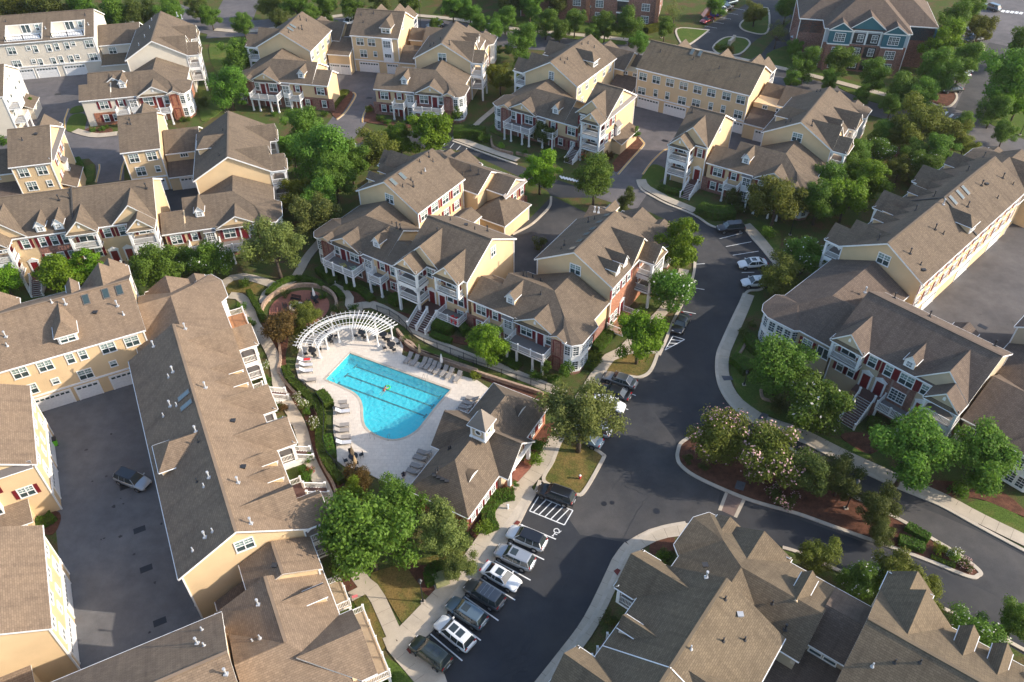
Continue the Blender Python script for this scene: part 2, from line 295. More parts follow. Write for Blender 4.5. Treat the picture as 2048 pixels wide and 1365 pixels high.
def roof_mesh(b, polys, skirt=0.26, mat=None, name='roof', trim='white_trim', below=99.0):
    """roof planes (shingles, laid along each slope) with a white fascia hanging from every free edge"""
    mb = MB(); uv = []; edges = {}
    for pl in polys:
        pl = [Vector(p) for p in pl]
        n = Vector((0, 0, 0))
        for i in range(len(pl)):
            a, c = pl[i], pl[(i+1) % len(pl)]; n += Vector(((a.y-c.y)*(a.z+c.z), (a.z-c.z)*(a.x+c.x), (a.x-c.x)*(a.y+c.y)))
        if n.z < 0: pl.reverse(); n = -n
        n.normalize(); h = Vector((0, 0, 1)).cross(n)
        h = h.normalized() if h.length > 1e-4 else Vector((1, 0, 0)); sl = n.cross(h)
        mb.face(pl, 0); uv += [(p.dot(h), p.dot(sl)) for p in pl]
        for i in range(len(pl)):
            a, c = pl[i], pl[(i+1) % len(pl)]; k = tuple(sorted((tuple(round(x, 2) for x in a), tuple(round(x, 2) for x in c))))
            edges.setdefault(k, []).append((a, c, sum(pl, Vector((0, 0, 0)))/len(pl)))
    for k, l in edges.items():
        if len(l) == 1 and max(l[0][0].z, l[0][1].z) < below:
            a, c, cen = l[0]; d = Vector((0, 0, skirt)); mb.face([a, a-d, c-d, c], 1); uv += [(0, 0)]*4
            o = Vector((c.y-a.y, a.x-c.x, 0))
            if o.length > 0.05 and abs(a.z-c.z) < 0.05:      # gutter along eaves
                o = o.normalized()*0.07
                if o.dot(cen-a) > 0: o = -o
                e = Vector((0, 0, 0.03)); mb.face([a-e, c-e, c-e+o, a-e+o], 1); mb.face([a-e+o, c-e+o, c+o-d*0.6, a+o-d*0.6], 1); uv += [(0, 0)]*8
    mb.uv = uv
    return mb.build(name, [mat or b.roof, trim], b.root)

class Blk: pass
def blk(b, f, ax, a0, a1, c, hw=6.45, zr=12.1, ze=8.4, ends=(1, 1), oh=0.35, wall=None, hw2=None, roof=None, base=0.0, walls=True, holes=None):
    """gabled block: ridge along axis ax (0: e1, 1: e2) at cross position c, from a0 to a1. ends: 1 gable, 0 butts another block, 'h' hip"""
    Q = (lambda s, k, z: f.P(s, k, z)) if ax == 0 else (lambda s, k, z: f.P(k, s, z))
    k = (zr-ze)/hw; hw2 = hw if hw2 is None else hw2; ze2 = zr-k*hw2
    r0 = a0 + (hw if ends[0] == 'h' else 0); r1 = a1 - (hw if ends[1] == 'h' else 0)
    fs = [[Q(r0, c, zr), Q(r1, c, zr), Q(a1, c+hw, ze), Q(a0, c+hw, ze)]]
    if holes:      # openings (s0, s1, d0, d1) left in the + slope
        cs = sorted({a0, a1} | {h[0] for h in holes} | {h[1] for h in holes}); ds = sorted({0.0, hw} | {h[2] for h in holes} | {h[3] for h in holes}); fs = []
        for s_, e_ in zip(cs, cs[1:]):
            for d_, g_ in zip(ds, ds[1:]):
                if not any(h[0] <= s_ and e_ <= h[1] and h[2] <= d_ and g_ <= h[3] for h in holes): fs.append([Q(s_, c+d_, zr-k*d_), Q(e_, c+d_, zr-k*d_), Q(e_, c+g_, zr-k*g_), Q(s_, c+g_, zr-k*g_)])
    P = fs+[ [Q(r0, c, zr), Q(r1, c, zr), Q(a1, c-hw2, ze2), Q(a0, c-hw2, ze2)]]
    if ends[0] == 'h': P.append([Q(r0, c, zr), Q(a0, c+hw, ze), Q(a0, c-hw2, ze2)])
    if ends[1] == 'h': P.append([Q(r1, c, zr), Q(a1, c+hw, ze), Q(a1, c-hw2, ze2)])
    ro = roof_mesh(b, P, mat=roof)
    if ends != ('h', 'h'):   # ridge cap
        m = MB(); m.bar(Q(r0+0.05, c, zr+0.0), Q(r1-0.05, c, zr+0.0), 0.30, 0.07); m.uv = [(0.1*i, 0.05*i) for i in range(24)]; m.build('ridge_cap', roof or b.roof, b.root)
    w0 = a0+(0 if ends[0] == 0 else oh); w1 = a1-(0 if ends[1] == 0 else oh)
    wh = hw-0.35; wl = hw2-0.35
    if walls:
        m = MB(); t1 = zr-k*wh-0.03; t2 = zr-k*wl-0.03; d = 0.05
        def ring(s, hip): return [Q(s, c-wl, base), Q(s, c+wh, base), Q(s, c+wh, t1)] + ([] if hip else [Q(s, c, zr-d)]) + [Q(s, c-wl, t2)]
        A = ring(w0, False); B_ = ring(w1, False)
        if ends[0] == 'h': A[3] = Q(r0, c, zr-0.3)
        if ends[1] == 'h': B_[3] = Q(r1, c, zr-0.3)
        if holes:     # hollow attic: box to the eaves plus two gable ends
            m.hexa(A[:3]+A[-1:], B_[:3]+B_[-1:])
            for r_, sg in ((A, 1), (B_, -1)): d3 = (Q(1, c, 0)-Q(0, c, 0))*0.3*sg; m.hexa([r_[2], r_[3], r_[4]], [p_+d3 for p_ in (r_[2], r_[3], r_[4])])
        else: m.hexa(A, B_)
        m.build('wall', wall or b.wall, b.root)
        for s in (w0, w1):
            for kk, tt in ((c+wh, t1), (c-wl, t2)): cb = MB(); cb.box(Q(s, kk, (base+tt-0.1)/2), (0.16, 0.16, tt-0.1-base), 0, math.atan2(f.e1.y, f.e1.x)); cb.build('corner_trim', 'white_trim', b.root)
    o = Blk(); o.b, o.f, o.ax, o.c, o.k, o.zr, o.ze, o.hw, o.wh, o.wl, o.w0, o.w1, o.a0, o.a1, o.roof, o.hw2 = b, f, ax, c, k, zr, ze, hw, wh, wl, w0, w1, a0, a1, ro, hw2
    o.Q = Q
    return o
def roof_at(B, side, tag_, x, y):
    """point of the block's slope (side +1/-1) seen at a photo point"""
    z = B.zr-1.5
    for _ in range(60):
        q = U(x, y, z, tag_); a, bb = B.f.loc(q); cr = (bb if B.ax == 0 else a)-B.c
        z2 = B.zr-B.k*side*cr; z += 0.5*(z2-z)
    return Vector((q.x, q.y, z))

class Wl:
    """a facade: from local point p to q, outward normal n (local)"""
    def __init__(s, b, f, p, q, n):
        s.b = b; A = f.xy(*p); B = f.xy(*q); s.A = A; s.d = (B-A).normalized(); s.L = (B-A).length; s.n = (f.e1*n[0]+f.e2*n[1]).normalized(); s.rz = math.atan2(s.d.y, s.d.x)
        s.flip = (Vector((s.d.y, -s.d.x)).dot(s.n) < 0)
        if s.flip: s.rz += math.pi
    def pt(s, a, z, o=0.0): q = s.A+s.d*a+s.n*o; return Vector((q.x, q.y, z))
    def put(s, name, me, a, z, o=0.0): return link(name, me, s.b.root, s.pt(a, z, o), s.rz)
def wall_of(B, which):
    """which: '+','-' eave sides, '0','1' gable ends"""
    f, ax = B.f, B.ax; n = {'+': (0, 1), '-': (0, -1), '0': (-1, 0), '1': (1, 0)}[which]
    if which in '+-':
        k = B.c+(B.wh if which == '+' else -B.wl); p, q = (B.w0, k), (B.w1, k)
    else:
        s = B.w0 if which == '0' else B.w1; p, q = (s, B.c-B.wl), (s, B.c+B.wh)
    if ax == 1: p, q, n = p[::-1], q[::-1], n[::-1]
    return Wl(B.b, f, p, q, n)
# facade pieces: local x along the wall, y outward is -y
_wm = {}
def win_mesh(w, h, nx, style):
    key = (round(w, 2), round(h, 2), nx, style)
    if key in _wm: return _wm[key]
    fr = MB(); t = 0.11; y = -0.045; cy = y
    fr.box((0, cy, h/2+t/2), (w+2*t, 0.09, t)); fr.box((0, cy-0.015, -h/2-t/2), (w+2*t+0.06, 0.12, t))
    for sx in (-1, 1): fr.box((sx*(w/2+t/2), cy, 0), (t, 0.088, h))
    for i in range(1, nx): fr.box((-w/2+w*i/nx, cy, 0), (0.09, 0.08, h))
    if style != 'fix': fr.box((0, cy+0.002, 0), (w, 0.07, 0.07))
    if style in ('grid', 'dh'):
        for i in range(nx): fr.box((-w/2+w*(i+0.5)/nx, cy+0.012, h/4 if style == 'dh' else 0), (0.03, 0.05, h/2 if style == 'dh' else h))
        fr.box((0, cy+0.012, h/4), (w, 0.05, 0.03))
        if style == 'grid': fr.box((0, cy+0.012, -h/4), (w, 0.05, 0.03))
    pa = MB(); ml = 1 if style in ('dh', 'pl') else 0
    pa.face([(-w/2, -0.012, -h/2), (w/2, -0.012, -h/2), (w/2, -0.012, 0), (-w/2, -0.012, 0)], 0)
    pa.face([(-w/2, -0.012, 0), (w/2, -0.012, 0), (w/2, -0.012, h/2), (-w/2, -0.012, h/2)], ml)
    _wm[key] = (fr.mesh('window', 'white_trim'), pa.mesh('pane', ['glass', 'blind'])); return _wm[key]
def win(W, a, z, w=1.7, h=1.5, nx=2, style='dh', sh=False, o=0.0):
    fm, pm = win_mesh(w, h, nx, style); ob = W.put('window', fm, a, z, o); sub('pane', pm, ob)
    if sh:
        me = shutter_mesh(h)
        for sx in (-1, 1):
            s = W.put('shutter', me, a+sx*(w/2+0.34), z, o)
    return ob
def shutter_mesh(h):
    key = ('sh', round(h, 2))
    if key not in _wm:
        m = MB(); m.box((0, -0.03, 0), (0.42, 0.05, h+0.1))
        k = int(h/0.12)
        for i in range(k): m.box((0, -0.058, -h/2+0.1+i*(h-0.1)/k), (0.30, 0.016, 0.05))
        _wm[key] = m.mesh('shutter', 'shutter_red')
    return _wm[key]
def on_wall(W, tg, x, y):
    """facade coordinate and height of a photo point on a wall"""
    ox, oy, s = ZOOM[tg]; d = M3 @ Vector(((ox+x/s-CX)/F_PX, (oy+y/s-CY)/F_PX, 1.0)); t = W.A.dot(W.n)/Vector((d.x, d.y)).dot(W.n); q = Vector((d.x*t, d.y*t)); return (q-W.A).dot(W.d), CAM_H+d.z*t
def wins(W, tg, lst, sh=False):
    for x, y, k in lst:
        a, z = on_wall(W, tg, x, y); w, h, n = {'d': (1.6, 1.5, 2), 's': (0.8, 1.45, 1), 'q': (0.75, 0.85, 1)}[k]; win(W, a, z, w, h, n, 'dh', sh)
def garages(W, tg, lst):
    for x, y, w in lst: garage(W, on_wall(W, tg, x, y)[0], w)
def round_win(W, a, z, r=0.3):
    key = ('rd', r)
    if key not in _wm:
        fr = MB(); pa = MB(); n = 16
        for i in range(n):
            t0, t1 = 2*math.pi*i/n, 2*math.pi*(i+1)/n
            ring = [(r*math.cos(t0), r*math.sin(t0)), (r*1.35*math.cos(t0), r*1.35*math.sin(t0)), (r*1.35*math.cos(t1), r*1.35*math.sin(t1)), (r*math.cos(t1), r*math.sin(t1))]
            fr.hexa([(x, 0, z_) for x, z_ in ring], [(x, -0.08, z_) for x, z_ in ring])
        pa.face([(r*math.cos(2*math.pi*i/n), -0.03, r*math.sin(2*math.pi*i/n)) for i in range(n)])
        _wm[key] = (fr.mesh('window', 'white_trim'), pa.mesh('pane', 'glass'))
    ob = W.put('window', _wm[key][0], a, z); sub('pane', _wm[key][1], ob)
def door(W, a, z=0.0, mat='door_red', o=0.0, ped=True):
    key = ('door', mat, ped)
    if key not in _wm:
        fr = MB(); fr.box((0, -0.05, 2.3), (1.5, 0.1, 0.3))
        for sx in (-1, 1): fr.box((sx*0.62, -0.05, 1.08), (0.22, 0.1, 2.15))
        if ped: fr.hexa([(-0.85, 0, 2.45), (0.85, 0, 2.45), (0, 0, 2.95)], [(-0.85, -0.16, 2.45), (0.85, -0.16, 2.45), (0, -0.16, 2.95)])
        d = MB(); d.box((0, -0.03, 1.07), (1.0, 0.05, 2.14), 0)
        for sx in (-0.22, 0.22):
            for zz in (0.55, 1.35): d.box((sx, -0.062, zz), (0.3, 0.015, 0.55), 0)
        d.box((0.4, -0.08, 1.0), (0.05, 0.06, 0.12), 1)
        _wm[key] = (fr.mesh('door_surround', 'white_trim'), d.mesh('door', [mat, 'metal_black']))
    s = W.put('door_surround', _wm[key][0], a, z, o); W.put('door', _wm[key][1], a, z, o)
def garage(W, a, w=4.9, h=2.25, mat='garage_white'):
    key = ('gar', w, mat)
    if key not in _wm:
        fr = MB(); t = 0.18
        fr.box((0, -0.05, h+t/2), (w+2*t, 0.1, t))
        for sx in (-1, 1): fr.box((sx*(w/2+t/2), -0.05, h/2), (t, 0.1, h))
        d = MB()
        for i in range(4): d.box((0, -0.02+0.003*(i % 2), h*(i+0.5)/4), (w, 0.04, h/4-0.03))
        d.box((0, 0.0, h/2), (w, 0.03, h))
        g = MB(); n = max(4, int(w/0.6))
        for i in range(n): g.box((-w/2+w*(i+0.5)/n, -0.05, h*0.87), (w/n*0.72, 0.02, h*0.13))
        _wm[key] = (fr.mesh('garage_frame', 'white_trim'), d.mesh('garage_door', mat), g.mesh('door_light', 'glass'))
    W.put('garage_frame', _wm[key][0], a, 0); o = W.put('garage_door', _wm[key][1], a, 0); sub('door_light', _wm[key][2], o)
def panel(W, a0, a1, z0, z1, mat, t=0.05, name='facade_panel', o=0.0):
    m = MB(); r = [W.pt(a0, 0, o), W.pt(a1, 0, o), W.pt(a1, 0, o+t), W.pt(a0, 0, o+t)]; m.prism(r, z0, z1); return m.build(name, mat, W.b.root)
def railing(b, pts, h=1.0, mat='white_trim', step=0.16, posts=True, name='railing', bal=0.045, pw=0.16):
    m = MB()
    for i in range(len(pts)-1):
        p, q = Vector(pts[i]), Vector(pts[i+1]); L = (q-p).length; up = Vector((0, 0, 1))
        m.bar(p+up*h, q+up*h, 0.09, 0.07); m.bar(p+up*0.12, q+up*0.12, 0.06, 0.06)
        n = max(1, int(L/step))
        for k in range(1, n):
            c = p+(q-p)*(k/n); m.bar(c+up*0.12, c+up*h, bal)
    if posts:
        for p in pts:
            p = Vector(p); m.box((p.x, p.y, p.z+(h+0.12)/2), (pw, pw, h+0.12)); m.box((p.x, p.y, p.z+h+0.15), (pw+0.07, pw+0.07, 0.06))
    return m.build(name, mat, b.root if isinstance(b, Bld) else b)
def balcony(W, a0, a1, zd, depth, posts=None, deck='deck_grey', roofed=False, rail=True, base=0.0, o=0.0):
    """deck on the facade with white rails on three sides; posts: positions along the wall of columns at the outer edge"""
    b = W.b; m = MB(); r = [W.pt(a0, 0, o), W.pt(a1, 0, o), W.pt(a1, 0, depth), W.pt(a0, 0, depth)]
    m.prism(r, zd-0.28, zd, 0, 1); m.build('balcony_deck', ['white_trim', deck], b.root)
    if rail:
        e = 0.09; n = max(1, round((a1-a0-2*e)/2.1)); fr = [W.pt(a0+e+(a1-a0-2*e)*i/n, zd, depth-e) for i in range(n+1)]
        railing(b, [W.pt(a0+e, zd, o+0.05)]+fr+[W.pt(a1-e, zd, o+0.05)])
    for s in (posts or []):
        c = MB(); q = W.pt(s, 0, depth-0.2); c.box((q.x, q.y, (base+zd-0.28)/2), (0.26, 0.26, zd-0.28-base), 0, W.rz); c.box((q.x, q.y, base+0.15), (0.36, 0.36, 0.3), 0, W.rz); c.build('column', 'white_trim', b.root)
def xgable(b, B, side, s0, hw, zpk, proj, slope=0.95, wall=None, ze=None, vent=True, fillz=None, louver=True):
    """cross gable on a block's slope. proj: roof front edge measured from the ridge line. wall plane 0.3 behind"""
    zl = ze if ze is not None else zpk-slope*hw
    d = lambda z: (B.zr-z)/B.k          # distance from ridge where the main slope has height z
    Q = lambda s, k, z: B.Q(s, B.c+side*k, z)
    top = max(0.0, d(zpk)-0.1); low = max(0.0, d(zl)-0.1)
    roof_mesh(b, [[Q(s0, proj, zpk), Q(s0, top, zpk), Q(s0+sg*hw, min(low, proj-0.05), zl), Q(s0+sg*hw, proj, zl)] for sg in (-1, 1)], 0.22, name='gable_roof')
    k = (zpk-zl)/hw; w = hw-0.25; pw = proj-0.25; m = MB(); zb = zl-0.02 if fillz is None else fillz
    ring = [(s0-w, zb), (s0+w, zb), (s0+w, zpk-k*w-0.02), (s0, zpk-0.04), (s0-w, zpk-k*w-0.02)]
    m.hexa([Q(s, min(B.wh, pw)-0.6, z) for s, z in ring], [Q(s, pw, z) for s, z in ring]); m.build('gable_wall', wall or b.gable, b.root)
    if vent:
        v = MB(); r = [(-0.16, -0.3), (0.16, -0.3), (0.16, 0.1), (0.0, 0.3), (-0.16, 0.1)]; zc = zl+(zpk-zl)*0.52
        v.hexa([Q(s0+x, pw-0.02, zc+z) for x, z in r], [Q(s0+x, pw+0.06, zc+z) for x, z in r]); v.build('gable_vent', 'white_trim', b.root)
        if louver:  # small skirt roof across the gable foot
            sk = roof_mesh(b, [[Q(s0-hw+0.1, pw-0.05, zl+0.35), Q(s0+hw-0.1, pw-0.05, zl+0.35), Q(s0+hw-0.1, proj+0.12, zl-0.05), Q(s0-hw+0.1, proj+0.12, zl-0.05)]], 0.1, mat='shingle_grey', name='skirt_roof')
def dormer(b, B, side, s0, off, w=1.35, hwall=1.15, pitch=1.25, wall='siding_yellow', depth_pk=None, win_style='grid'):
    """small dormer whose window wall stands on the main slope at distance off from the ridge line"""
    Q = lambda s, k, z: B.Q(s, B.c+side*k, z); zb = B.zr-B.k*off; ze = zb+hwall; zp = ze+pitch*w/2
    d = lambda z: (B.zr-z)/B.k; g = w/2+0.16; ze2 = ze-0.16*pitch
    roof_mesh(b, [[Q(s0, off+0.2, zp), Q(s0, d(zp)-0.08, zp), Q(s0+sg*g, d(ze2)-0.08, ze2), Q(s0+sg*g, off+0.2, ze2)] for sg in (-1, 1)], 0.10, name='dormer_roof')
    m = MB(); x = w/2
    ring = [(s0-x, zb-0.05), (s0+x, zb-0.05), (s0+x, ze), (s0, zp-0.06), (s0-x, ze)]
    m.hexa([Q(s, d(zp), z+(0 if z > zb+0.2 else 0)) for s, z in ring], [Q(s, off, z) for s, z in ring]); ow = m.build('dormer_wall', wall, b.root)
    W = Wl(b, B.f, (s0-x, B.c+side*off) if B.ax == 0 else (B.c+side*off, s0-x), (s0+x, B.c+side*off) if B.ax == 0 else (B.c+side*off, s0+x), (0, side) if B.ax == 0 else (side, 0))
    panel(W, 0, w, zb+0.02, ze, 'white_trim', 0.03, 'dormer_front')
    t = MB(); t.hexa([Q(s, off+0.0, z) for s, z in ((s0-x, ze), (s0+x, ze), (s0, zp-0.06))], [Q(s, off+0.03, z) for s, z in ((s0-x, ze), (s0+x, ze), (s0, zp-0.06))]); t.build('dormer_gable', 'white_trim', b.root)
    win(W, w/2, zb+hwall*0.52, w*0.5, hwall*0.62, 1, win_style, False, 0.03)
def wide_dormer(b, B, side, s0, off, w=2.2, hwall=1.3, rise=1.5, wall='siding_yellow'):
    """hip-roofed dormer with a double window"""
    Q = lambda s, k, z: B.Q(s, B.c+side*k, z); zb = B.zr-B.k*off; ze = zb+hwall; zp = ze+rise; d = lambda z: (B.zr-z)/B.k; g = w/2+0.3
    F_ = off+0.3; I = max(d(zp)-0.1, 0.2)
    roof_mesh(b, [[Q(s0, F_-g*0.9, zp), Q(s0, min(I, F_-g*0.9-0.05), zp), Q(s0+sg*g, d(ze)-0.1, ze), Q(s0+sg*g, F_, ze)] for sg in (-1, 1)]+[[Q(s0, F_-g*0.9, zp), Q(s0-g, F_, ze), Q(s0+g, F_, ze)]], 0.12, name='dormer_roof')
    m = MB(); x = w/2; m.hexa([Q(s, d(ze), z) for s, z in ((s0-x, zb-0.4), (s0+x, zb-0.4), (s0+x, ze), (s0-x, ze))], [Q(s, off, z) for s, z in ((s0-x, zb-0.1), (s0+x, zb-0.1), (s0+x, ze), (s0-x, ze))]); m.build('dormer_wall', wall, b.root)
    W = Wl(b, B.f, (s0-x, B.c+side*off) if B.ax == 0 else (B.c+side*off, s0-x), (s0+x, B.c+side*off) if B.ax == 0 else (B.c+side*off, s0+x), (0, side) if B.ax == 0 else (side, 0))
    panel(W, 0, w, zb+0.02, ze, 'white_trim', 0.04, 'dormer_front'); win(W, w/2, zb+hwall*0.52, w*0.75, hwall*0.75, 2, 'dh', False, 0.04)
def pipe(b, p, kind='w', h=0.55):
    m = MB(); mat = {'w': 'pipe_white', 'k': 'pipe_black'}[kind[0]]
    if 'f' in kind:      # flue with a cap
        m.box((p.x, p.y, p.z+0.04), (0.36, 0.36, 0.16)); m.tube(p, p+Vector((0, 0, h*1.5)), 0.08); m.tube(p+Vector((0, 0, h*1.5)), p+Vector((0, 0, h*1.5+0.18)), 0.14, 0.13)
    elif 'v' in kind:    # low box vent
        m.box((p.x, p.y, p.z+0.12), (0.42, 0.42, 0.2)); m.box((p.x, p.y, p.z+0.24), (0.55, 0.5, 0.06))
    else:
        m.tube(p-Vector((0, 0, 0.1)), p+Vector((0, 0, h)), 0.075); m.tube(p-Vector((0, 0, 0.05)), p+Vector((0, 0, 0.12)), 0.2, 0.1)
    m.build('roof_vent', mat, b.root)
def vents(B, side, tg, lst):
    for x, y, k in lst: pipe(B.b, roof_at(B, side, tg, x, y), k)
def skylights(B, side, tg, lst, w=0.75, l=1.3, glass='glass_sky'):
    for x, y in lst:
        p = roof_at(B, side, tg, x, y); a, b2 = B.f.loc(p); s, cr = (a, b2-B.c) if B.ax == 0 else (b2, a-B.c); off = side*cr
        def q(ds, do, dz=0.0): return B.Q(s+ds, B.c+side*(off+do), B.zr-B.k*(off+do)+dz)
        m = MB(); cs = ((-w/2, -l/2), (w/2, -l/2), (w/2, l/2), (-w/2, l/2)); m.hexa([q(*c, -0.05) for c in cs], [q(*c, 0.12) for c in cs]); o = m.build('skylight', 'metal_roof', B.b.root)
        g = MB(); g.face([q(c[0]*0.82, c[1]*0.88, 0.135) for c in cs]); ob = g.build('skylight_glass', glass, None); ob.parent = o
def stairs(b, p_top, p_bot, width_dir, width, n=9, z_top=1.5, rails=True):
    """flight from p_top (x,y at z_top) down to p_bot on the ground; width_dir unit vector"""
    m = MB(); t, q = Vector((p_top[0], p_top[1])), Vector((p_bot[0], p_bot[1])); w = Vector(width_dir)*width/2; tr = MB()
    for i in range(n):
        a = t+(q-t)*(i/n); c = t+(q-t)*((i+1)/n); z = z_top*(1-i/n)
        m.prism([a-w, a+w, c+w, c-w], 0.0, z-0.04, 0); tr.prism([a-w*1.02, a+w*1.02, c+w*1.02+(c-a)*0.08, c-w*1.02+(c-a)*0.08], z-0.04, z, 0)
    m.build('stair_riser', 'white_trim', b.root); tr.build('stair_tread', 'stair_brown', b.root)
    if rails:
        for sg in (-1, 1):
            A = t+w*sg*1.05; C = q+w*sg*1.05; railing(b, [(A.x, A.y, z_top), (C.x, C.y, 0.0)], 0.95, name='stair_railing', pw=0.22)
def porch(b, B, side, s0, s1, front, floors=((2.9,), (5.7,)), roof_z=8.3, back=None, base=0.0, arch=True):
    """white two-storey porch under a gable: corner columns, decks, rails and head beams"""
    back = back or B.wh; Q = lambda s, k, z: B.Q(s, B.c+side*k, z); m = MB(); w = 0.34
    for s in (s0+w/2, s1-w/2):
        q = Q(s, front-w/2, 0); m = MB(); m.box((q.x, q.y, (base+roof_z)/2), (w, w, roof_z-base), 0, math.atan2(B.f.e1.y, B.f.e1.x)); m.build('porch_column', 'white_trim', b.root)
    h = MB()
    for z1 in [fz[0]-0.3 for fz in floors[1:]]+[roof_z]:
        for pts in ((Q(s0, front-w/2, 0), Q(s1, front-w/2, 0)), (Q(s0+w/2, back, 0), Q(s0+w/2, front, 0)), (Q(s1-w/2, back, 0), Q(s1-w/2, front, 0))):
            a, c = pts; h.bar((a.x, a.y, z1-0.2), (c.x, c.y, z1-0.2), w*0.9, 0.42)
            if arch:
                d = (c-a); L = d.length
                for t0, t1 in ((0.1, 0.22), (0.9, 0.78)): h.bar(a+d*t0+Vector((0, 0, z1-0.72)), a+d*t1+Vector((0, 0, z1-0.42)), w*0.8, 0.14)
    h.build('porch_beam', 'white_trim', b.root)
    for (fz,) in floors:
        d = MB(); d.prism([Q(s0, back-0.1, 0), Q(s1, back-0.1, 0), Q(s1, front, 0), Q(s0, front, 0)], fz-0.3, fz, 0, 1); d.build('porch_deck', ['white_trim', 'deck_grey'], b.root)
        railing(b, [Q(s0+w/2, back+0.05, fz), Q(s0+w/2, front-w/2, fz), Q(s1-w/2, front-w/2, fz), Q(s1-w/2, back+0.05, fz)], 0.95, posts=False)
def double_gable(b, B, side, s0, dirn, porch_on=True, base=0.0, brick=False):
    """steep gable with a porch gable standing in front of its outer half. s0: outer edge along the ridge axis, dirn: towards the inside"""
    big = s0+dirn*3.35; sm = s0+dirn*2.2
    xgable(b, B, side, big, 3.3, 11.55, B.hw+0.0, vent=False)
    xgable(b, B, side, sm, 2.15, 10.4, B.hw+2.45)
    if porch_on:
        a, c = sorted((s0+dirn*0.15, s0+dirn*4.2)); porch(b, B, side, a, c, B.wh+2.55, base=base)
        W = wall_of(B, '+' if side > 0 else '-'); off = B.w0
        for z in (4.1, 7.0): win(W, (a+c)/2-off, z, 2.0, 1.9, 2, 'dh', True)
def single_gable(b, B, side, s0, proj=None, porch_on=True, base=0.0, hw=2.35):
    proj = proj or B.hw+1.3
    xgable(b, B, side, s0, hw, 10.7, proj)
    if porch_on:
        porch(b, B, side, s0-hw+0.25, s0+hw-0.25, proj-0.25, floors=((5.7,),), base=5.4)
        W = wall_of(B, '+' if side > 0 else '-'); win(W, s0-B.w0, 7.0, 2.0, 1.9, 2, 'dh', True)

def court_side(W, s0, n, unit=8.8, wallw=None, gar=True, top=True):
    """rear facade on the parking court: garages below, two rows of windows above"""
    b = W.b
    for i in range(n):
        a = s0+i*unit
        for k, dx in enumerate((0.11, 0.36, 0.62, 0.88)): win(W, a+unit*dx, 7.15, 1.55, 1.5)
        win(W, a+unit*0.12, 4.45, 1.55, 1.6); win(W, a+unit*0.38, 4.5, 0.75, 1.1, 1); win(W, a+unit*0.62, 4.5, 0.75, 1.1, 1); win(W, a+unit*0.88, 4.45, 1.55, 1.6)
        if gar: garage(W, a+unit*0.28, 4.2 if unit > 7 else 2.4); garage(W, a+unit*0.80, 2.6)
    if gar: panel(W, 0, W.L, 2.72, 2.95, 'white_trim', 0.14, 'string_course')

